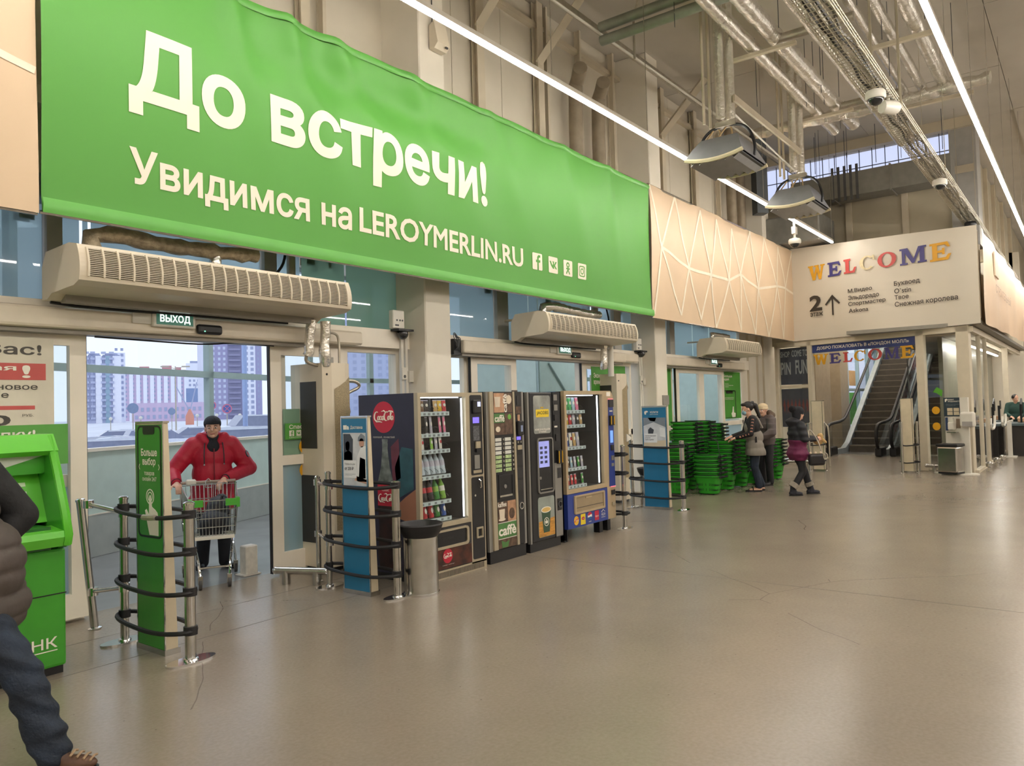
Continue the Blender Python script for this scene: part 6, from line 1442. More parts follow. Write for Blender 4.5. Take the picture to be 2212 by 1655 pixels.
# ============================================================ OUTSIDE
GZ = -.45
SNOW = mat('slushy_asphalt', 'd0d4e0', .6, var=.2, scale=.12)
tag(G().box(-300, 700, 7.4, 1100, GZ-.3, GZ).done('ground_outside', SNOW), 'x', 'x'); o = bpy.data.objects['ground_outside']; del o['label']; del o['category']; struct(o)
cam.data.clip_end = 2500
def bld(nm, label, az, dist, w, h, m, parts):
    a = R(az); t = thing(nm, label, 'building', (dist*math.cos(a), dist*math.sin(a), GZ), a-PI/2)
    G().box(-w/2, w/2, 0, 14, 0, h).done('walls', m, t); parts(t, w, h); return t
WD = mat('far_window', 'a2a9c6', .3); VIO = mat('facade_violet', 'a3a0c2', .7); BWH2 = mat('facade_white', 'eef0fa', .7); PNK = mat('facade_pink', 'cdb9d2', .7); TEA = mat('facade_teal', '9fb9c9', .6); BLB = mat('facade_blue', '8296bd', .6); BAL = mat('facade_balcony', 'b3b9d4', .5); RED2 = mat('facade_red', 'c98d90', .7); BRN = mat('facade_grey_violet', '918ead', .7)  # distance haze is mixed into these pale facade and window colours
def wins(t, xs, zs, ww, wh, single=False, y=-.05, m=None):
    me = G().box(-ww/2, ww/2, y-.12, .02, 0, wh).mesh('window', m or WD)
    if single:
        for x in xs:
            for z in zs: put('window', me, t, (x, 0, z))
    else:
        g = G()
        for x in xs:
            for z in zs: g.box(x-ww/2, x+ww/2, y-.12, .02, z, z+wh)
        o = g.done('windows', m or WD, t); o['kind'] = 'stuff'
def pA(t, w, h):
    for k, (a, b, m) in enumerate(((-.5, -.38, RED2), (-.3, -.2, TEA), (.02, .14, BWH2), (.2, .3, TEA), (.34, .5, BWH2))): G().box(a*w, b*w, -.6, 0, 0, h).done('facade_strip', m, t)
    g = G()
    for x in (-.34*w, -.14*w, -.03*w, .17*w, .32*w):
        for k in range(12): g.box(x-1.1, x+1.1, -1.4, 0, 2+3*k, 3.1+3*k)
    o = g.done('balconies', BAL, t); o['kind'] = 'stuff'
    wins(t, [(-.45+.09*k)*w for k in range(11)], [3.2+3*k for k in range(11)], 1.3, 1.4)
    for a, b, c in ((-.5, -.25, 2), (-.1, .1, 1.4), (.2, .42, 1.5)): G().box(a*w, b*w, 1, 10, h, h+c).done('roof_block', BAL, t)
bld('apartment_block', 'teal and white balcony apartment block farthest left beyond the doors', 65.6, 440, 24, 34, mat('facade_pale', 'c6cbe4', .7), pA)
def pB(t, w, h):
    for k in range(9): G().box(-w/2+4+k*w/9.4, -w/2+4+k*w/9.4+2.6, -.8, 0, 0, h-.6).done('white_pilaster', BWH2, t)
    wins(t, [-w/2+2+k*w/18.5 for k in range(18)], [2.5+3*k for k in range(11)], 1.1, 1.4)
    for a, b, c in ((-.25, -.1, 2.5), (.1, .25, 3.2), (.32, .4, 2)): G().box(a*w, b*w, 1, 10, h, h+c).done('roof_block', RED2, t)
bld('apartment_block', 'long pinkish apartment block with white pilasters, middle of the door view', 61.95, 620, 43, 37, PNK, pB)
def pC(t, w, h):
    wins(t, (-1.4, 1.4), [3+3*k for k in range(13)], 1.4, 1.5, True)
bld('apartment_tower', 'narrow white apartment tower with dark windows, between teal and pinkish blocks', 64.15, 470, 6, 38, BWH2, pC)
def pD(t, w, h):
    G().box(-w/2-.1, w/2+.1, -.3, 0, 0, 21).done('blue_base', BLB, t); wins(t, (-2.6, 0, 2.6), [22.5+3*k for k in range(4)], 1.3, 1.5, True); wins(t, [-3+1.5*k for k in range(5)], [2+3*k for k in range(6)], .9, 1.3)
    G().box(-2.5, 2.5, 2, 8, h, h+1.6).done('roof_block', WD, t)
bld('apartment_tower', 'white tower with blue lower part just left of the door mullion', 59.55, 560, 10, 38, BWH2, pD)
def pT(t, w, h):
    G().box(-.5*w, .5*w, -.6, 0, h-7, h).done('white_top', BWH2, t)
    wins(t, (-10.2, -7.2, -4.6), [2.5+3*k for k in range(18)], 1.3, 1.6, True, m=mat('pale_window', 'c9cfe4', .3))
    G().box(-2.8, 4.2, -.25, .3, 0, h-7).done('recess', mat('facade_shadow', '8a88a6', .7), t)  # shade of the tower recess painted as a darker, slightly raised panel
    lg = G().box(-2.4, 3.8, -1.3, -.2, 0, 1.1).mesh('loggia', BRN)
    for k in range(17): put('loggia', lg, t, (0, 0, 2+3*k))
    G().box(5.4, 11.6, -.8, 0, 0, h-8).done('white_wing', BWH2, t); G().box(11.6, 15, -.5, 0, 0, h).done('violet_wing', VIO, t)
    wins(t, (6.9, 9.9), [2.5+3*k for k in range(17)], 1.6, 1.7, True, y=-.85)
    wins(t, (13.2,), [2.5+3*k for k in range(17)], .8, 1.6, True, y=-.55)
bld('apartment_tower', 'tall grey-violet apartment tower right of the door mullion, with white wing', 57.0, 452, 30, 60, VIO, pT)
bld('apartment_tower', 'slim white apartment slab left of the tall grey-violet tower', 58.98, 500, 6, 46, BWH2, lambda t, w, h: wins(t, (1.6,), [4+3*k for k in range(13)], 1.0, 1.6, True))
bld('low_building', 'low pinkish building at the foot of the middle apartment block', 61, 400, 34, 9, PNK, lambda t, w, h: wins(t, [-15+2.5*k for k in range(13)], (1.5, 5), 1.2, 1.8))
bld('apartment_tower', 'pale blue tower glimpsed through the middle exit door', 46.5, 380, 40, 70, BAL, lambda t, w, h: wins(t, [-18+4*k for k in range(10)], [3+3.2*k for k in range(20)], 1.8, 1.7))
bld('shop_building', 'low white and green shop glimpsed through the far closed door', 22, 90, 40, 7, BWH2, lambda t, w, h: G().box(-6, 6, -.4, 0, 1, 4.5).done('green_front', mat('bright_green', '55c542'), t))
# cars
def car(x, y, rz, m, label, h=1.45, L=4.4, van=False):
    t = thing('parked_car', label, 'car', (x, y, GZ), rz, 'parked cars outside')
    hb = .55*h
    G().prism([(-L/2, .3), (-L/2, hb*.95), (-L/2+.15, hb*1.1), (L*.12, hb*1.12), (L*.46, hb), (L/2, hb*.8), (L/2, .3)], -.85, .85, 'y').done('body', m, t)
    top = [(-L*.47, hb*1.08), (-L*.4, h*.97), (-L*.1, h), (L*.06, h*.97), (L*.24, hb*1.1)] if not van else [(-L*.49, hb), (-L*.48, h), (L*.2, h), (L*.36, hb)]
    G().prism(top, -.72, .72, 'y').done('cabin', mat('car_glass', '8a90a8', .15), t)
    G().prism([(p[0]*.92, p[1]+.0) for p in top[1:-1]]+[(top[-2][0]*.92, top[-2][1]-.06), (top[1][0]*.92, top[1][1]-.06)], -.74, .74, 'y').done('roof', mat('snowy_roof', 'dfe3ec', .6), t)
    for sx in (-.3, .31):
        for sy in (-.8, .8): G().cyl((L*sx, sy-.09, .32), (L*sx, sy+.09, .32), .32, seg=14).done('wheel', BLACK, t)
    for sy in (-.6, .6): G().box(L/2-.03, L/2+.02, sy-.18, sy+.18, hb*.72, hb*.86).done('headlamp', PWHITE, t); G().box(-L/2-.02, -L/2+.03, sy-.18, sy+.18, hb*.75, hb*.95).done('tail_lamp', mat('tail_red', 'b03a3c', .3), t)
    return t
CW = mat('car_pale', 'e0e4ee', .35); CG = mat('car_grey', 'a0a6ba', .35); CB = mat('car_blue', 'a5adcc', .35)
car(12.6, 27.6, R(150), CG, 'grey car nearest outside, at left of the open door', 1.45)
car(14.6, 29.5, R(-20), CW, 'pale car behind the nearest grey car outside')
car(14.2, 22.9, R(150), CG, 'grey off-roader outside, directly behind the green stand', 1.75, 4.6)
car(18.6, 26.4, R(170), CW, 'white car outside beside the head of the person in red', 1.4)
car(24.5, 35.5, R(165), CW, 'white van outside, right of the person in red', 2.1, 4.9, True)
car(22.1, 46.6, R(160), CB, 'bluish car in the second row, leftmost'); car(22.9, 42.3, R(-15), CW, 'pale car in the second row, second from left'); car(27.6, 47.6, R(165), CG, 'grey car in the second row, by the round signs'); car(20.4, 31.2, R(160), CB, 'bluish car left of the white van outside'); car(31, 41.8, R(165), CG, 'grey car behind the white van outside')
car(30, 14.2, R(15), CG, 'dark car glimpsed through the far closed door', 1.5)
car(23.2, 12.8, R(10), CW, 'white car glimpsed through the right leaf of far door', 1.5)
def pole_sign(x, y, z, r, m, label, back=True, cross=False):
    t = thing('road_sign', label, 'sign', (x, y, GZ), R(-32)); zz = z-GZ
    G().cyl((0, .03, 0), (0, .03, zz+r), .035, seg=8).done('pole', GALV, t)
    G().cyl((0, -.012, zz), (0, .012, zz), r, seg=28).done('disc', m, t)
    if cross:
        P = disc(0, zz, r, 0, 28); Q = disc(0, zz, r*.76, 0, 28); g = G()
        for k in range(28): j = (k+1) % 28; g.prism([P[k], P[j], Q[j], Q[k]], -.018, -.012)
        for s in (-1, 1): d = r*.58; g.prism([(-d*s-.03, -d+zz), (-d*s+.03, -d+zz), (d*s+.03, d+zz), (d*s-.03, d+zz)], -.017, -.012)
        g.done('red_cross', mat('sign_red', 'd0708a', .5), t)
SB = mat('sign_back', '7c8fae', .5); SBL = mat('sign_blue', '4a62a8', .5)
pole_sign(26.51, 52.85, 2.33, .36, SB, 'larger round sign seen from behind, outside left'); pole_sign(39.8, 71.77, 2.2, .34, SB, 'smaller round sign seen from behind, outside middle')
pole_sign(29.85, 46.77, 2.11, .32, SBL, 'round red and blue no-stopping sign outside', cross=True); pole_sign(29.22, 47.6, 2.36, .3, SBL, 'round no-stopping sign half hidden by the door mullion', cross=True)
for k, (x, y, z) in enumerate(((28.97, 61.24, 1.64), (30.39, 59.37, 1.65), (33.04, 55.84, 1.71), (33.96, 54.63, 1.7), (35.05, 53.19, 1.65))):
    t = thing('globe_lamp', 'white globe lamp post outside, %s from left' % ORD[k], 'lamp', (x, y, GZ), 0, 'globe lamps outside')
    G().cyl((0, 0, 0), (0, 0, z-GZ-.1), .03, seg=8).done('pole', GALV, t); G().sph((0, 0, z-GZ), .13, 12, 8).done('globe', PWHITE, t, True)
t = thing('lamp_mast', 'tall two-armed lamp mast in the car park', 'lamp', (63.9, 114, GZ), R(-30))
G().cyl((0, 0, 0), (0, 0, 10), .12, .08, seg=8).done('mast', GALV, t)
for s in (-1, 1): G().tube([(0, 0, 9.6), (s*1.0, 0, 9.9)], .05, 6).done('arm', GALV, t); G().box(s*1.5-.6, s*1.5+.6, -.2, .2, 9.85, 10.05).done('lamp_head', GALV, t)
t = thing('crane', 'orange construction crane with two raised booms behind the cars', 'crane', (108, 186, GZ), R(-30))
G().prism([(-1, 0), (1, 0), (1, 2.2), (.2, 4), (-.2, 4), (-1, 2.2)], -.5, .5).done('base', mat('crane_orange', 'd9907a', .5), t)
G().cyl((-.2, 0, 4), (-3.2, 0, 10), .14, seg=6).done('boom', WD, t); G().cyl((.2, 0, 4), (1.8, 0, 11), .14, seg=6).done('boom', WD, t)
t = thing('lamp_post', 'pale blue post right of the person in red outside', 'post', (16.3, 24.4, GZ))
G().cyl((0, 0, 0), (0, 0, 6), .09, seg=10).done('mast', mat('post_blue', '9fb2dc', .5), t); G().cyl((0, 0, 0), (0, 0, .3), .16, seg=10).done('foot', GALV, t)
# ============================================================ SHOPPING BASKETS
BK = mat('basket_green', '2f9a22', .35, var=.08); BKD = mat('basket_dark', '1c3a18', .45); BH = mat('basket_handle', '15181a', .4)
def basket_proto():
    t = thing('shopping_basket', 'x', 'basket')
    a0, b0, a1, b1, h = .17, .12, .235, .165, .33
    def ring(a, b, z, n=28):
        o = []
        for k in range(n):
            q = 2*PI*k/n; c, s = math.cos(q), math.sin(q); e = .5
            o.append((a*math.copysign(abs(c)**e, c), b*math.copysign(abs(s)**e, s), z))
        return o
    g = G(); R_ = [[g.b.verts.new(p) for p in ring(a0+(a1-a0)*f, b0+(b1-b0)*f, .02+(h-.02)*f)] for f in (0, .04, .25, .5, .75, 1)]
    g.b.faces.new(R_[0][::-1])
    for p, q in zip(R_, R_[1:]):
        for k in range(28): g.b.faces.new((p[k], p[(k+1) % 28], q[(k+1) % 28], q[k]))
    g.done('body', BK, t, True)
    # lattice slots, set proud as dark bars near the foot
    g = G()
    for zz in (.07, .16):
        f = (zz-.02)/(h-.02); P = ring(a0+(a1-a0)*f+.002, b0+(b1-b0)*f+.002, zz, 56)
        for k in range(56):
            x, y, z = P[k]; d = V((x, y, 0)).normalized()
            g.box(x-.004, x+.004, y-.004, y+.004, z, z+.055)
    o = g.done('lattice_slots', BKD, t); o['kind'] = 'stuff'
    g = G(); A = [g.b.verts.new(p) for p in ring(a1, b1, h-.02)]; B = [g.b.verts.new(p) for p in ring(a1+.022, b1+.022, h-.012)]; C_ = [g.b.verts.new(p) for p in ring(a1+.022, b1+.022, h+.012)]; D = [g.b.verts.new(p) for p in ring(a1-.004, b1-.004, h+.012)]
    for p, q in ((A, B), (B, C_), (C_, D), (D, A)):
        for k in range(28): g.b.faces.new((p[k], p[(k+1) % 28], q[(k+1) % 28], q[k]))
    g.done('rim', BK, t, True)
    G().tube([(-.255, -.02, h), (-.26, -.06, h+.015), (-.22, -.185, h+.02), (.22, -.185, h+.02), (.26, -.06, h+.015), (.255, -.02, h)], .009, 6, sm=1).done('carry_handle', BH, t, True)
    G().tube([(.25, -.12, h-.01), (.3, -.12, h), (.31, -.1, h), (.31, .1, h), (.3, .12, h), (.25, .12, h-.01)], .012, 6).box(.26, .29, -.16, .16, h-.03, h).done('pull_handle', BH, t, True)
    for sx in (-.12, .12): G().cyl((sx, -.1, .02), (sx, -.08, .02), .02, seg=10).done('wheel', BH, t)
    return t
bp0 = basket_proto(); first = [True]
HT = {0: 'lowest', }
def stack(x, y, n, desc, rz=R(-90), z0=0.0, dz=.072, jit=.012):
    q = random.Random(int(x*100+y*10))
    for k in range(n):
        w = 'topmost' if k == n-1 else ('lowest' if k == 0 else '%s from below' % ('second', 'third', 'fourth', 'fifth', 'sixth', 'seventh', 'eighth', 'ninth', 'tenth', 'eleventh', 'twelfth', 'thirteenth', 'fourteenth')[k-1])
        lab = 'green basket, %s in the %s' % (w, desc); p = (x+q.uniform(-jit, jit), y+q.uniform(-jit, jit), z0+dz*k)
        if first[0]:
            first[0] = False; b = bp0; b.location = p; b.rotation_euler.z = rz+q.uniform(-.05, .05); b['label'] = lab; b['group'] = 'stacked green shopping baskets'
        else: b = dup(bp0, p, rz+q.uniform(-.05, .05), lab, 'stacked green shopping baskets')
    return b
tb = stack(13.18, 5.58, 6, 'short front stack with a raised black handle')
stack(13.0, 6.12, 9, 'stack directly right of the services stand')
stack(13.75, 6.25, 14, 'tall rear stack behind the short front stack'); stack(14.5, 6.3, 14, 'tall rear stack in front of the closed door'); stack(15.2, 6.32, 13, 'rear stack before the right door leaf')
stack(13.95, 5.62, 9, 'front-row stack second from left'); stack(14.55, 5.58, 9, 'front-row stack third from left'); stack(15.1, 5.52, 8, 'front-row stack fourth from left'); stack(15.65, 5.5, 8, 'front-row stack fifth from left'); stack(16.2, 5.45, 8, 'stack directly beside the worker'); stack(17.8, 6.15, 4, 'low stack by the far poster')
G().tube([(-.25, -.05, .33), (-.2, -.05, .62), (.2, -.05, .66), (.25, -.05, .33)], .008, 6, sm=1).done('raised_handle', BH, tb, True)
# ============================================================ PEOPLE
TMP = bpy.data.scenes.new('scratch')
def blob(comps, vox, m, name, par, smooth=4, post=None, keep=True):
    """union of tapered capsules and ellipsoids grown into one continuous surface"""
    g = G()
    for c in comps:
        if c[0] == 'c':
            _, p0, p1, r0, r1 = c[:5]; p0, p1 = V(p0), V(p1); fl = c[5] if len(c) > 5 else None
            n0 = len(g.b.verts); L = (p1-p0).length; n = max(2, int(L/(max(r0, r1)*.6))+1)
            if L > 1e-4: g.cyl(p0, p1, r0, r1, 14)
            g.sph(p0, r0, 14, 10).sph(p1, r1, 14, 10)
        else:
            _, ce, rad = c[:3]; rt = c[3] if len(c) > 3 else M.Identity(3)
            for v in bmesh.ops.create_uvsphere(g.b, u_segments=20, v_segments=14, radius=1)['verts']: v.co = rt @ V((v.co.x*rad[0], v.co.y*rad[1], v.co.z*rad[2])) + V(ce)
    me = bpy.data.meshes.new('blob'); g.b.to_mesh(me); g.b.free()
    o = bpy.data.objects.new('blob', me); TMP.collection.objects.link(o)
    r = o.modifiers.new('r', 'REMESH'); r.mode = 'VOXEL'; r.voxel_size = vox
    if smooth: q = o.modifiers.new('s', 'SMOOTH'); q.factor = .5; q.iterations = smooth
    TMP.view_layers[0].update(); dg = TMP.view_layers[0].depsgraph; dg.update()
    me2 = bpy.data.meshes.new_from_object(o.evaluated_get(dg)); bpy.data.objects.remove(o); bpy.data.meshes.remove(me)
    if post:
        for v in me2.vertices: v.co = post(v.co)
    me2.materials.clear(); me2.materials.append(m); me2.polygons.foreach_set('use_smooth', [True]*len(me2.polygons)); me2.name = name
    return put(name, me2, par)
SKIN = mat('skin', 'd3a58c', .5, var=.06, scale=20); HAIRB = mat('hair_black', '1d1817', .45, var=.2, scale=60, stretch=(6, 6, 1)); LIP = mat('lips', 'a8625c', .5); EYE = mat('eye_dark', '2a2422', .3); BROW = mat('brow', '4a3a30', .6)
def hand(w, d, n, curl=1.0, side=1, s=1.0):
    w, d, n = V(w), V(d).normalized(), V(n).normalized(); sd = d.cross(n).normalized()*side; n = (n-d*n.dot(d)).normalized()
    out = [('e', w+d*.05*s, (.048*s, .048*s, .018*s), M((d, sd, n)).transposed()), ('c', w-d*.01, w+d*.03*s, .026*s, .026*s)]
    for k, (o, L) in enumerate(((-.03, .8), (-.01, .95), (.01, 1.0), (.03, .92))):
        p = w+d*(.085 if k else .078)*s+sd*o*s; dr = d.copy()
        for j, l in enumerate((.042, .026, .02)):
            a = R(curl*(28 if j == 0 else 48)); dr = (dr*math.cos(a)+n*math.sin(a)).normalized(); q = p+dr*l*L*s
            out.append(('c', p, q, .0095*s-.0006*j, .0088*s-.0006*j)); p = q
    p = w+d*.025*s+sd*.036*s
    for j, l in enumerate((.04, .028)):
        dr = (sd*(.6-.4*j)+d*(.6+.2*j)+n*(.3+.5*curl*j)).normalized(); q = p+dr*l*s; out.append(('c', p, q, .0115*s, .01*s)); p = q
    return out
def head(c, f, tilt=0, s=1.0):
    """skull, jaw, nose, ears; f is the heading in the figure's frame, face along f"""
    c = V(c); f = V(f).normalized(); l = V((0, 0, 1)).cross(f).normalized(); u = f.cross(l); rt = M((f, l, u)).transposed()
    P = lambda a, b, z: c+f*a*s+l*b*s+u*z*s
    return [('e', P(-.008, 0, .025), (.098*s, .076*s, .098*s), rt), ('e', P(.022, 0, -.045), (.066*s, .057*s, .07*s), rt), ('c', P(.085, 0, .012), P(.112, 0, -.022), .011*s, .014*s), ('e', P(.07, 0, -.085), (.022*s, .026*s, .02*s), rt),
            ('e', P(-.005, .076, -.005), (.02*s, .01*s, .032*s), rt), ('e', P(-.005, -.076, -.005), (.02*s, .01*s, .032*s), rt), ('e', P(.07, .034, -.028), (.022*s, .024*s, .02*s), rt), ('e', P(.07, -.034, -.028), (.022*s, .024*s, .02*s), rt)], P, rt
def face(t, P, rt, body, s=1.0):
    for k in (1, -1):
        G().sph(P(.082, .033*k, .006), (.012*s, .016*s, .0085*s), 10, 8).done('eye', mat('eye_white', 'd9d2cc', .3), body, True); G().sph(P(.0915, .033*k, .006), .006*s, 8, 6).done('iris', EYE, body, True)
        G().tube([P(.088, .016*k, .026), P(.09, .033*k, .031), P(.08, .05*k, .025)], .0042*s, 5).done('eyebrow', BROW, body, True)
    G().tube([P(.083, -.024, -.06), P(.092, -.01, -.0575), P(.094, 0, -.0585), P(.092, .01, -.0575), P(.083, .024, -.06)], .0055*s, 6).done('mouth', LIP, body, True)
def shoe(t, a, d, m, name='shoe', L=.26, h=.09, w=.046, par=None):
    a, d = V(a), V(d).normalized(); sd = V((0, 0, 1)).cross(d); rt = M((d, sd, V((0, 0, 1)))).transposed()
    b = V((a.x, a.y, 0))
    o = blob([('e', b+d*L*.38+V((0, 0, .035)), (L*.36, w, .036), rt), ('e', b+d*.0+V((0, 0, .045)), (.06, w*.9, .045), rt), ('c', b+V((0, 0, .05)), b+d*.02+V((0, 0, h)), .045, .044), ('c', b+d*L*.2+V((0, 0, .05)), b+d*L*.05+V((0, 0, h*.9)), .04, .044)], .008, m, name, par or t, 3, post=lambda c: V((c.x, c.y, max(c.z, .012))))
    pts = []
    for k in range(20):
        q = 2*PI*k/20; pts.append(b+d*(L*.26+L*.5*math.cos(q))+sd*(w*1.02*math.sin(q)))
    g = G(); A = [g.b.verts.new((p.x, p.y, 0)) for p in pts]; B = [g.b.verts.new((p.x, p.y, .02)) for p in pts]; g.b.faces.new(A[::-1]); g.b.faces.new(B)
    for k in range(20): g.b.faces.new((A[k], A[(k+1) % 20], B[(k+1) % 20], B[k]))
    g.done('sole', BLACK, o)
    return o
# ---------------------------------------------------------------- person in the red parka
REDP = mat('parka_red', 'b3122f', .55, var=.08, scale=6, bump=.3, bscale=14); BKN = mat('knit_black', '1c1d24', .8, var=.2, scale=60, bump=.3, bscale=120); TRB = mat('trousers_black', '1b1b20', .7, var=.15)
hd = R(-116)
t = thing('person', 'person in a red hooded parka and black knit hat pushing a shopping trolley', 'person', (4.74, 7.72, 0), hd)
Hc = V((.06, .0, 1.515)); fdir = V((1, -.12, .0))
hc, P, rt = head(Hc, fdir)
arms = {1: ((0, .19, 1.33), (-.02, .38, 1.06), (.28, .08, .965)), -1: ((0, -.19, 1.33), (.02, -.41, 1.06), (.27, -.38, .955))}
bc = hc+[('c', (.02, 0, 1.25), (.05, 0, 1.46), .06, .055), ('e', (0, 0, 1.15), (.12, .17, .25)), ('e', (0, 0, .85), (.12, .15, .2))]
for s, (a, b, c) in arms.items(): bc += [('c', a, b, .05, .042), ('c', b, c, .042, .03)]+hand(c, V((.5, -.35*s if s > 0 else .1, -.2)), V((.3, 0, -1)), .9, s)
for s in (1, -1): bc += [('c', (0, .09*s, .85), (.03, .1*s, .46), .075, .055), ('c', (.03, .1*s, .46), (-.02, .11*s, .08), .052, .038)]
bd = blob(bc, .009, SKIN, 'body', t); face(t, P, rt, bd)
jk = [('e', (-.01, 0, 1.2), (.165, .225, .2)), ('e', (0, 0, 1.02), (.17, .215, .22)), ('e', (0, 0, .85), (.185, .235, .22)), ('c', (0, -.14, 1.33), (0, .14, 1.33), .1, .1), ('c', (.0, -.14, .72), (0, .14, .72), .12, .12), ('c', (.03, -.08, .72), (.03, .08, .72), .14, .14)]
for s, (a, b, c) in arms.items():
    b_ = V(b); c_ = V(c); jk += [('c', a, b, .1, .085), ('c', b, b_.lerp(c_, .84), .085, .062), ('e', V(a).lerp(b_, .5), (.1, .1, .085)), ('e', b_, (.09, .09, .085))]
jk += [('e', (-.06, 0, 1.40), (.14, .155, .09)), ('c', (.07, .07, 1.37), (.03, .12, 1.42), .05, .055), ('c', (.07, -.07, 1.37), (.03, -.12, 1.42), .05, .055)]
jo = blob(jk, .012, REDP, 'parka', t, 3, post=lambda c: V((c.x, c.y, max(c.z, .62)+.0)))
for s in (1, -1): G().tube([(.14, .09*s, 1.36), (.18, .1*s, 1.25), (.185, .1*s, 1.14)], .006, 6, sm=1).done('drawstring', RUB, jo); G().sph((.186, .1*s, 1.13), .01, 8, 6).done('cord_end', CHROME, jo)
G().tube([(.175, .0, 1.3), (.185, 0, 1.1), (.185, 0, .85), (.185, 0, .66)], .006, 5).done('zip_seam', mat('parka_seam', '7d0f22', .5), jo)
for s, (a, b, c) in arms.items(): q = V(b).lerp(V(c), .86); d = (V(c)-V(b)).normalized(); G().cyl(q-d*.03, q+d*.03, .058, .052, 16).done('cuff', BKN, jo, True)
q = V(arms[1][0]).lerp(V(arms[1][1]), .45); G().cyl(q+V((.03, .065, 0)), q+V((.042, .09, .012)), .042, seg=14).done('arm_badge', BLACK, jo); G().tube([q+V((.07, .05, -.06)), q+V((.03, .1, -.07))], .007, 5).done('badge_ribbon', BLACK, jo)
blob([('e', Hc+V((-.012, 0, .055)), (.112, .092, .085)), ('c', Hc+V((-.02, 0, .04)), Hc+V((-.07, 0, -.06)), .085, .06)], .008, BKN, 'knit_hat', t, 4, post=lambda c: V((c.x, c.y, c.z if c.x < Hc.x+.02 else max(c.z, Hc.z+.045-.02*max(0, c.x-Hc.x)))))
blob([('c', (.03, 0, 1.34), (.05, 0, 1.41), .078, .072), ('e', (.1, 0, 1.3), (.05, .07, .1))], .01, BKN, 'scarf', t)
tr = []
for s, kx, fx in ((1, .06, .02), (-1, .08, -.06)): tr += [('c', (0, .09*s, .8), (kx, .1*s, .45), .1, .075), ('c', (kx, .1*s, .45), (fx, .115*s, .06), .074, .07)]
blob(tr+[('e', (0, 0, .82), (.13, .17, .12))], .012, TRB, 'trousers', t)
shoe(t, (.0, .115, 0), (1, .35, 0), BLACK); shoe(t, (-.08, -.115, 0), (1, -.3, 0), BLACK)
# ---------------------------------------------------------------- trolley
TRW = mat('trolley_wire', 'c9cac6', .25, .8, var=.06)
ct = thing('shopping_trolley', 'wire shopping trolley with green corner pieces pushed by the person in red', 'trolley', (4.33, 7.08, 0), R(-118))
# local: +x towards the front
def quad(g, A, B, C_, D, nu, nv, r=.0028):
    A, B, C_, D = V(A), V(B), V(C_), V(D)
    for k in range(nu+1): g.tube([A.lerp(B, k/nu), D.lerp(C_, k/nu)], r, 4)
    for k in range(nv+1): g.tube([A.lerp(D, k/nv), B.lerp(C_, k/nv)], r*1.5, 5)
fb, ft, rb, rt_ = (.34, .19, .5), (.4, .215, .84), (-.34, .23, .44), (-.42, .27, .93)
mir = lambda p: (p[0], -p[1], p[2])
for nm, q, nu, nv in (('front_grid', (mir(fb), fb, ft, mir(ft)), 13, 4), ('side_grid', (fb, rb, rt_, ft), 18, 4), ('side_grid', (mir(fb), mir(rb), mir(rt_), mir(ft)), 18, 4), ('rear_grid', (mir(rb), rb, rt_, mir(rt_)), 12, 3), ('floor_grid', (mir(fb), fb, rb, mir(rb)), 10, 12)):
    g = G(); quad(g, *q, nu, nv); o = g.done(nm, TRW, ct); o['kind'] = 'stuff'
g = G(); quad(g, (-.3, -.17, .95), (-.3, .17, .95), (-.22, .17, .66), (-.22, -.17, .66), 9, 2); o = g.done('child_seat_grid', TRW, ct); o['kind'] = 'stuff'
for s in (1, -1):
    G().tube([(.36, .13*s, .1), (.3, .15*s, .3), (.1, .19*s, .42), (-.3, .22*s, .4), (-.42, .26*s, .5), (-.46, .27*s, .94)], .013, 8, sm=1).done('side_tube', CHROME, ct, True)
    G().tube([(-.3, .22*s, .4), (-.38, .24*s, .25), (-.34, .25*s, .12)], .013, 8, sm=1).done('rear_leg', CHROME, ct, True)
    G().box(.3, .425, .215*s-.015, .215*s+.015, .77, .86).box(.4, .43, min(.215*s, .1*s), max(.215*s, .1*s), .79, .855).done('green_corner', mat('trolley_green', '4aa832', .4), ct)
    for x, y in ((.36, .13), (-.34, .25)):
        G().prism([(x-.04, .13), (x+.03, .13), (x+.0, .05), (x-.04, .05)], y*s-.02, y*s+.02).done('castor_fork', GALV, ct)
        G().cyl((x-.02, y*s-.014, .055), (x-.02, y*s+.014, .055), .055, seg=16).done('wheel', mat('castor_rubber', '4a4746', .6), ct, True)
G().tube([(.33, -.14, .2), (.33, .14, .2)], .011, 8).done('cross_tube', CHROME, ct)
G().tube([(-.47, -.27, .955), (-.47, .27, .955)], .017, 10).done('handle', mat('handle_taupe', 'a08d80', .4), ct, True)
G().box(-.5, -.43, -.22, -.12, .93, .99, bev=.012).done('coin_lock', PWHITE, ct)
G().tube([(-.46, -.03, .96), (-.46, 0, .99), (-.46, .03, .96), (-.42, .03, .9), (-.42, -.03, .9)], .006, 6, closed=True).done('hook', TRW, ct)
G().box(.3, .37, -.18, .18, .47, .5).done('white_bumper', PWHITE, ct)
bg_ = thing('black_bag', 'dark bag lying inside the shopping trolley', 'bag', (4.33, 7.08, 0), R(-118))
blob([('e', (.05, .02, .6), (.22, .14, .12)), ('e', (-.05, .06, .72), (.17, .11, .12)), ('c', (.1, -.05, .55), (-.1, .1, .8), .09, .06)], .012, mat('bag_black', '1c1c22', .6, var=.2, bump=.5, bscale=20), 'bag_body', bg_, 3); G().tube([(0, .1, .8), (.05, .1, .88), (.1, .06, .76)], .01, 6, sm=1).done('strap', RUB, bg_)
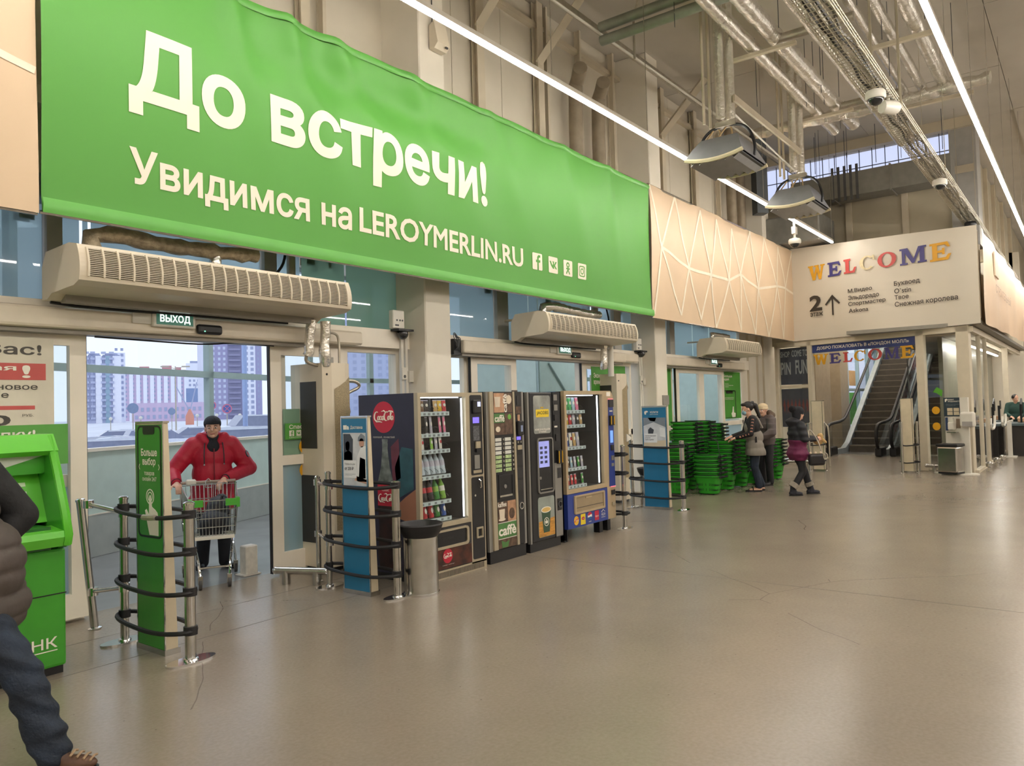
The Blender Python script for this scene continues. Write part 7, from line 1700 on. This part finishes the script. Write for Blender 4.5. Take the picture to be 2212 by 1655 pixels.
# ---------------------------------------------------------------- man at the left edge
JB = mat('jacket_black', '141416', .75, var=.15, bump=.2, bscale=40); JT = mat('jacket_taupe', '4d443f', .6, var=.1, bump=.2, bscale=20)
def jeans_mat():
    m = mat('jeans', '1f2a3a', .75, var=.45, scale=7, bump=.4, bscale=60); return m
JN = jeans_mat()
mn = thing('person', 'man in black and taupe quilted jacket and blue jeans striding at the left edge', 'person', (1.39, 4.385, 0), R(-50))
Hc = V((-.14, 0, 1.63)); hc, P, rt = head(Hc, (1, 0, 0))
arm = {-1: ((-.12, -.2, 1.42), (-.26, -.27, 1.15), (-.22, -.25, .92)), 1: ((-.08, .19, 1.42), (.1, .27, 1.16), (.02, .1, .99))}
lg = {-1: ((0, -.1, .88), (.3, -.1, .47), (.44, -.1, .09)), 1: ((0, .1, .88), (.0, .1, .46), (-.34, .1, .16))}
bc = hc+[('c', (-.1, 0, 1.35), (-.13, 0, 1.55), .062, .058), ('e', (-.06, 0, 1.25), (.12, .17, .25)), ('e', (0, 0, .93), (.12, .15, .18))]
for s, (a, b, c) in arm.items(): bc += [('c', a, b, .052, .043), ('c', b, c, .042, .031)]+hand(c, V(c)-V(b), (.2, s*.8, 0), .7, s)
for s, (a, b, c) in lg.items(): bc += [('c', a, b, .08, .055), ('c', b, c, .052, .04)]
bd = blob(bc, .01, SKIN, 'body', mn); face(mn, P, rt, bd)
blob([('e', Hc+V((-.02, 0, .05)), (.105, .085, .085))], .009, HAIRB, 'hair', mn)
def quilt(c):
    k = .012*abs(math.sin(PI*(c.z-.58)/.115))**.5 if c.z < 1.36 else 0
    d = V((c.x, c.y, 0)); n = d.normalized() if d.length > .01 else V((0, 0, 0)); return V((c.x, c.y, max(.6, c.z)))+n*(k*1.6-.012)
blob([('e', (-.06, 0, 1.2), (.165, .215, .24)), ('e', (.05, 0, .95), (.19, .21, .25)), ('c', (.06, -.1, .75), (.06, .1, .75), .16, .16), ('c', (-.1, -.12, 1.4), (-.1, .12, 1.4), .09, .09)], .012, JT, 'jacket', mn, 3, post=quilt)
sl = [('c', (-.1, -.13, 1.43), (-.1, .13, 1.43), .1, .1), ('c', (-.1, 0, 1.45), (-.13, 0, 1.53), .09, .085), ('e', (-.09, -.12, 1.3), (.15, .13, .14)), ('e', (-.09, .12, 1.3), (.15, .13, .14))]
for s, (a, b, c) in arm.items(): sl += [('c', a, b, .1, .08), ('c', b, V(b).lerp(V(c), .95), .08, .055)]
blob(sl, .012, JB, 'sleeves_and_yoke', mn, 3)
jl = [('e', (0, 0, .88), (.15, .17, .12))]
for s, (a, b, c) in lg.items(): jl += [('c', a, b, .115, .088), ('c', b, V(b).lerp(V(c), 1.0), .088, .082), ('e', V(b).lerp(V(c), .75), (.1, .09, .06))]
q = random.Random(4)
blob(jl, .012, JN, 'jeans', mn, 3, post=lambda c: c+V((1, 0, 0))*.007*math.sin(c.z*70+c.y*25+c.x*18)+V((0, 1, 0))*.005*math.sin(c.z*48+c.x*30))
SHB = mat('shoe_brown', '5c4030', .55, var=.25, scale=25)
o = shoe(mn, (.44, -.1, 0), (1, -.05, 0), SHB, L=.29)
for k in range(4): G().tube([(.54+.03*k, -.135, .078-.008*k), (.545+.03*k, -.1, .092-.009*k), (.54+.03*k, -.065, .078-.008*k)], .006, 5).done('lace', mat('lace_tan', '9a7f62', .6), o)
o = shoe(mn, (-.36, .1, 0), (1, .05, 0), SHB, L=.29); o.location = (0, 0, .06)
# ---------------------------------------------------------------- worker in grey apron
WB_ = mat('top_black', '1a1719', .75, var=.15); APR = mat('apron_grey', '8b8379', .7, var=.08, bump=.2, bscale=20); ORP = mat('sleeve_orange', 'c98a72', .6, var=.3, scale=60)
wk = thing('person', 'worker with black ponytail, face mask and grey apron leaning over the green baskets', 'person', (13.93, 5.0, 0), R(120))
Hc = V((.1, .0, 1.5)); hc, P, rt = head(Hc, V((1, .05, -.28)), s=1.0)
arm = {1: ((.05, .17, 1.31), (.1, .24, 1.06), (.34, .12, .98)), -1: ((.05, -.17, 1.31), (.12, -.22, 1.06), (.38, -.08, 1.0))}
lg = {1: ((-.02, .085, .82), (.02, .09, .45), (-.05, .1, .09)), -1: ((-.02, -.085, .82), (-.0, -.09, .45), (-.14, -.1, .09))}
bc = hc+[('c', (.04, 0, 1.24), (.08, 0, 1.44), .052, .048), ('e', (.02, 0, 1.16), (.1, .15, .22)), ('e', (-.02, 0, .88), (.12, .15, .16))]
for s, (a, b, c) in arm.items(): bc += [('c', a, b, .043, .036), ('c', b, c, .036, .027)]+hand(c, V(c)-V(b), (.1, 0, -1), .5, s)
for s, (a, b, c) in lg.items(): bc += [('c', a, b, .075, .05), ('c', b, c, .048, .034), ('e', (c[0]+.07, c[1], .035), (.12, .042, .03))]
bd = blob(bc, .009, SKIN, 'body', wk); face(wk, P, rt, bd)
blob([('e', P(-.03, 0, .04), (.1, .085, .1)), ('c', P(-.1, 0, .06), P(-.16, 0, .02), .05, .045), ('c', P(-.16, 0, .02), P(-.17, 0, -.2), .045, .03), ('e', P(.02, .0, .09), (.075, .07, .035))], .009, HAIRB, 'hair', wk)
G().cyl(P(-.1, .0, .075), P(-.135, 0, .06), .05, .05, 14).done('hair_tie', BLACK, wk)
mk = blob([('e', P(.07, 0, -.045), (.05, .062, .05))], .008, mat('mask_blue', '8fb4c4', .6, var=.06), 'face_mask', wk)
for s in (1, -1): G().tube([P(.07, .06*s, -.02), P(.0, .082*s, -.01)], .003, 5).done('ear_loop', PWHITE, mk)
tp = [('e', (.02, 0, 1.18), (.135, .18, .19)), ('e', (-.01, 0, .98), (.14, .175, .2)), ('c', (.03, -.11, 1.32), (.03, .11, 1.32), .07, .07)]
for s, (a, b, c) in arm.items(): tp += [('c', a, b, .07, .058), ('c', b, V(b).lerp(V(c), .9), .058, .042)]
tpo = blob(tp, .011, WB_, 'black_top', wk, 3)
for k in range(9):
    f = k/9; a, b, c = [V(v) for v in arm[1]]; q = a.lerp(b, f*1.9) if f < .5 else b.lerp(c, (f-.5)*1.8)
    G().box(-.02, .02, -.006, .006, -.012, .012).done('sleeve_print', ORP, tpo).location = q+V((.0, .063-.02*f, 0))
ap = blob([('e', (.03, 0, 1.16), (.14, .15, .16)), ('e', (-.01, 0, .98), (.16, .19, .17)), ('c', (-.01, -.09, .82), (-.01, .09, .82), .15, .15), ('c', (-.02, -.1, .7), (-.02, .1, .7), .17, .17)], .012, APR, 'apron', wk, 3, post=lambda c: V((c.x, c.y, max(.66, c.z))))
for s in (1, -1): G().tube([(.1, .09*s, 1.26), (.06, .08*s, 1.38), (-.05, .05*s, 1.38), (-.14, .1*s, 1.15)], .018, 6, sm=2).done('apron_strap', APR, ap, True)
G().prism([(-.03, .66), (.03, .66), (.012, 1.0), (-.012, 1.0)], .195, .215).done('side_slit', WB_, ap)
jl = [('e', (-.02, 0, .84), (.14, .165, .11))]
for s, (a, b, c) in lg.items(): jl += [('c', a, b, .095, .07), ('c', b, V(b).lerp(V(c), .95), .07, .062)]
blob(jl, .012, JN, 'jeans', wk, 3)
for s, (a, b, c) in lg.items():
    sp = G().prism([(c[0]+.1+.15*math.cos(2*PI*k/18), c[1]+.05*math.sin(2*PI*k/18)) for k in range(18)], 0, .028, 'z').done('slide_sandal', BLACK, wk)
    G().tube([(c[0]+.12, c[1]-.05, .02), (c[0]+.12, c[1]-.03, .075), (c[0]+.12, c[1]+.03, .075), (c[0]+.12, c[1]+.05, .02)], .03, 8, sm=1, flat=.3).done('strap', BLACK, sp, True)
# ---------------------------------------------------------------- customer behind the worker
FUR = mat('fur_brown', '6a5a4c', .95, var=.35, scale=50, bump=1, bscale=70); GJ = mat('jacket_grey_brown', '574c4a', .6, var=.1)
cu_ = thing('person', 'customer in grey padded jacket with fur hood and cream hat behind the worker', 'person', (14.96, 5.14, 0), R(150))
Hc = V((.04, 0, 1.46)); hc, P, rt = head(Hc, (1, .3, -.1))
arm = {1: ((0, .18, 1.28), (.1, .3, 1.02), (.3, .2, .95)), -1: ((0, -.18, 1.28), (-.05, -.33, 1.06), (.1, -.42, .98))}
bc = hc+[('c', (0, 0, 1.2), (.02, 0, 1.4), .055, .05), ('e', (0, 0, 1.1), (.11, .16, .25)), ('e', (0, 0, .85), (.12, .15, .18))]
for s, (a, b, c) in arm.items(): bc += [('c', a, b, .045, .04), ('c', b, c, .04, .028)]+hand(c, V(c)-V(b), (0, 0, -1), .9, s)
for s in (1, -1): bc += [('c', (0, .09*s, .82), (.02, .1*s, .45), .07, .05), ('c', (.02, .1*s, .45), (0, .1*s, .08), .05, .036)]
bd = blob(bc, .01, SKIN, 'body', cu_); face(cu_, P, rt, bd)
jk = [('e', (0, 0, 1.15), (.16, .21, .2)), ('e', (0, 0, .92), (.17, .21, .25)), ('c', (0, -.12, 1.28), (0, .12, 1.28), .09, .09)]
for s, (a, b, c) in arm.items(): jk += [('c', a, b, .09, .08), ('c', b, V(b).lerp(V(c), .9), .08, .055)]
jo = blob(jk, .013, GJ, 'padded_jacket', cu_, 3, post=lambda c: c+V((0, 0, .012*math.sin(c.z*60))))
blob([('c', (-.1, -.1, 1.36), (-.12, 0, 1.4), .06, .065), ('c', (-.12, 0, 1.4), (-.1, .1, 1.36), .065, .06), ('c', (-.1, .1, 1.36), (.02, .14, 1.3), .06, .045), ('c', (-.1, -.1, 1.36), (.02, -.14, 1.3), .06, .045)], .012, FUR, 'fur_hood', cu_, 2)
blob([('e', P(-.01, 0, .065), (.108, .09, .075)), ('e', P(-.01, 0, .03), (.115, .097, .03))], .009, mat('hat_cream', 'd8c3a0', .8, var=.1, bump=.3, bscale=60), 'cream_hat', cu_)
tr = []
for s in (1, -1): tr += [('c', (0, .09*s, .8), (.02, .1*s, .45), .1, .075), ('c', (.02, .1*s, .45), (0, .1*s, .08), .074, .066)]
blob(tr, .013, TRB, 'trousers', cu_); shoe(cu_, (0, .1, 0), (1, .2, 0), BLACK); shoe(cu_, (0, -.1, 0), (1, -.2, 0), BLACK)
c = arm[-1][2]; tb_ = thing('checked_bag', 'checked cloth bag hanging from the hand of the customer in cream hat', 'bag', (14.96, 5.14, 0), R(150))
for k in range(4): G().box(.12-.01, .2, -.5+.035*k, -.475+.035*k, .55, .93).done('checked_stripe', mat('check_dark', '2a2422', .6) if k % 2 else mat('check_rust', 'b0764e', .6, var=.4, scale=60), tb_)
# ---------------------------------------------------------------- girl in black and burgundy
BUR = mat('coat_burgundy', '6e1f4a', .6, var=.08, bump=.2, bscale=20); CBK = mat('coat_black', '1c1c24', .6, var=.15); BTN = mat('boot_navy', '23232c', .7, var=.1); CUF = mat('boot_cuff', 'a39a8c', .9, var=.2, bump=.6, bscale=60)
gl = thing('person', 'girl in black and burgundy padded coat, pompom hat and dark boots walking to the right', 'person', (13.62, 4.12, 0), R(-48))
Hc = V((.03, 0, 1.4)); hc, P, rt = head(Hc, V((1, .35, .05)), s=.95)
arm = {1: ((0, .15, 1.2), (.05, .22, 1.0), (.3, .14, .97)), -1: ((0, -.15, 1.2), (.02, -.22, .98), (.3, -.1, .97))}
lg = {1: ((0, .07, .7), (.14, .08, .4), (.22, .08, .1)), -1: ((0, -.07, .7), (.03, -.08, .4), (-.17, -.08, .1))}
bc = hc+[('c', (0, 0, 1.14), (.02, 0, 1.34), .048, .045), ('e', (0, 0, 1.05), (.1, .13, .22)), ('e', (0, 0, .78), (.11, .13, .15))]
for s, (a, b, c) in arm.items(): bc += [('c', a, b, .04, .034), ('c', b, c, .034, .026)]+hand(c, V(c)-V(b), (.1, -s, -.2), .5, s, .9)
for s, (a, b, c) in lg.items(): bc += [('c', a, b, .07, .05), ('c', b, c, .048, .036)]
bd = blob(bc, .01, SKIN, 'body', gl); face(gl, P, rt, bd, .95)
jk = [('e', (-.01, 0, 1.08), (.15, .19, .17)), ('c', (0, -.09, 1.0), (0, .09, 1.0), .13, .13), ('c', (0, -.1, 1.2), (0, .1, 1.2), .085, .085), ('e', (-.07, 0, 1.26), (.12, .14, .09))]
for s, (a, b, c) in arm.items(): jk += [('c', a, b, .08, .068), ('c', b, V(b).lerp(V(c), .88), .068, .05)]
pf = lambda c: c+V((c.x, c.y, 0)).normalized()*.008*math.sin(c.z*55)
blob(jk, .012, CBK, 'coat_upper', gl, 3, post=pf)
blob([('c', (0, -.09, .92), (0, .09, .92), .125, .125), ('c', (-.01, -.1, .72), (-.01, .1, .72), .145, .145)], .012, BUR, 'coat_skirt', gl, 3, post=lambda c: pf(V((c.x, c.y, max(.6, min(c.z, .98))))))
G().box(.1, .145, -.08, .08, .95, 1.12, bev=.02).done('coat_front', BUR, gl)
jl = []
for s, (a, b, c) in lg.items(): jl += [('c', a, b, .085, .062), ('c', b, V(b).lerp(V(c), .9), .062, .055)]
blob(jl+[('e', (0, 0, .72), (.12, .14, .1))], .012, TRB, 'leggings', gl)
for s, (a, b, c) in lg.items():
    c = V(c); o = shoe(gl, (c.x, c.y, 0), (1, 0, 0), BTN, 'boot', .25, .17, .05); k = V(b).lerp(c, .72)
    G().cyl((c.x+.005, c.y, .15), (k.x, k.y, .215), .073, .075, 16).done('fur_cuff', CUF, o, True)
blob([('e', P(-.012, 0, .05), (.112, .095, .09)), ('c', P(-.04, 0, .02), P(-.05, 0, -.05), .085, .07)], .009, BKN, 'knit_hat', gl, 4, post=lambda c: c)
G().sph(P(-.14, 0, .1), .06, 14, 10).done('pompom', FUR if False else mat('pompom_black', '16151a', .95, var=.3, bump=1, bscale=60), gl, True)
ty = thing('plush_toy', 'beige plush toy held in front by the girl in burgundy coat', 'toy', (13.62, 4.12, 0), R(-48))
TY = mat('plush_beige', 'c2a06c', .9, var=.2, bump=.6, bscale=60)
blob([('e', (.38, .02, .93), (.09, .07, .08)), ('e', (.4, -.02, 1.01), (.05, .05, .05)), ('c', (.42, .06, .95), (.46, .08, .88), .03, .025), ('c', (.42, -.05, .95), (.46, -.08, .9), .03, .025)], .01, TY, 'toy_body', ty); G().sph((.44, -.04, 1.02), .01, 8, 6).done('toy_nose', BLACK, ty)
hb = thing('handbag', 'small dark handbag hanging at the side of the girl in burgundy coat', 'bag', (13.62, 4.12, 0), R(-48))
G().box(.06, .34, -.31, -.2, .52, .72, bev=.04, seg=2).done('bag_body', mat('bag_dark', '1e1a1c', .4), hb); G().tube([(.1, -.25, .72), (.08, -.25, .95), (.1, -.2, 1.18), (.25, -.23, .95), (.3, -.25, .72)], .012, 6, sm=2).done('strap', GALV, hb); G().tube([(.3, -.31, .62), (.36, -.32, .64), (.36, -.32, .72), (.3, -.31, .74)], .012, 6, closed=True, sm=1).done('ring_charm', GALV, hb)
for k in range(3): G().sph((.08+.09*k, -.29, .74), .02, 8, 6).done('bag_ornament', mat('ornament_cream', 'e0c9b0', .6), hb)
# ---------------------------------------------------------------- cashier at the right edge
cs = thing('person', 'cashier with short dark hair and dark green sweater at the right edge', 'person', (26.2, 1.79, 0), R(185))
Hc = V((.05, 0, 1.5)); hc, P, rt = head(Hc, (1, .5, -.2)); GSW = mat('sweater_green', '23423a', .8, var=.15)
arm = {1: ((0, .18, 1.33), (.1, .24, 1.08), (.35, .1, 1.0)), -1: ((0, -.18, 1.33), (.1, -.24, 1.08), (.35, -.12, 1.0))}
bc = hc+[('c', (0, 0, 1.25), (.03, 0, 1.45), .055, .05), ('e', (0, 0, 1.15), (.11, .16, .25)), ('e', (0, 0, .88), (.12, .15, .18))]
for s, (a, b, c) in arm.items(): bc += [('c', a, b, .045, .04), ('c', b, c, .04, .028)]+hand(c, V(c)-V(b), (0, 0, -1), .5, s)
for s in (1, -1): bc += [('c', (0, .09*s, .82), (.02, .1*s, .45), .07, .05), ('c', (.02, .1*s, .45), (0, .1*s, .08), .05, .036)]
bd = blob(bc, .012, SKIN, 'body', cs); face(cs, P, rt, bd)
blob([('e', P(-.025, 0, .04), (.1, .085, .09))], .01, HAIRB, 'hair', cs)
jk = [('e', (0, 0, 1.18), (.14, .19, .2)), ('e', (0, 0, .98), (.14, .18, .2)), ('c', (0, -.12, 1.34), (0, .12, 1.34), .07, .07)]
for s, (a, b, c) in arm.items(): jk += [('c', a, b, .07, .06), ('c', b, V(b).lerp(V(c), .9), .06, .045)]
blob(jk, .014, GSW, 'sweater', cs)
tr = []
for s in (1, -1): tr += [('c', (0, .09*s, .82), (.02, .1*s, .45), .09, .07), ('c', (.02, .1*s, .45), (0, .1*s, .08), .07, .06)]
blob(tr+[('e', (0, 0, .85), (.13, .16, .1))], .014, TRB, 'trousers', cs); shoe(cs, (0, .1, 0), (1, 0, 0), BLACK); shoe(cs, (0, -.1, 0), (1, 0, 0), BLACK)
bpy.data.scenes.remove(TMP)
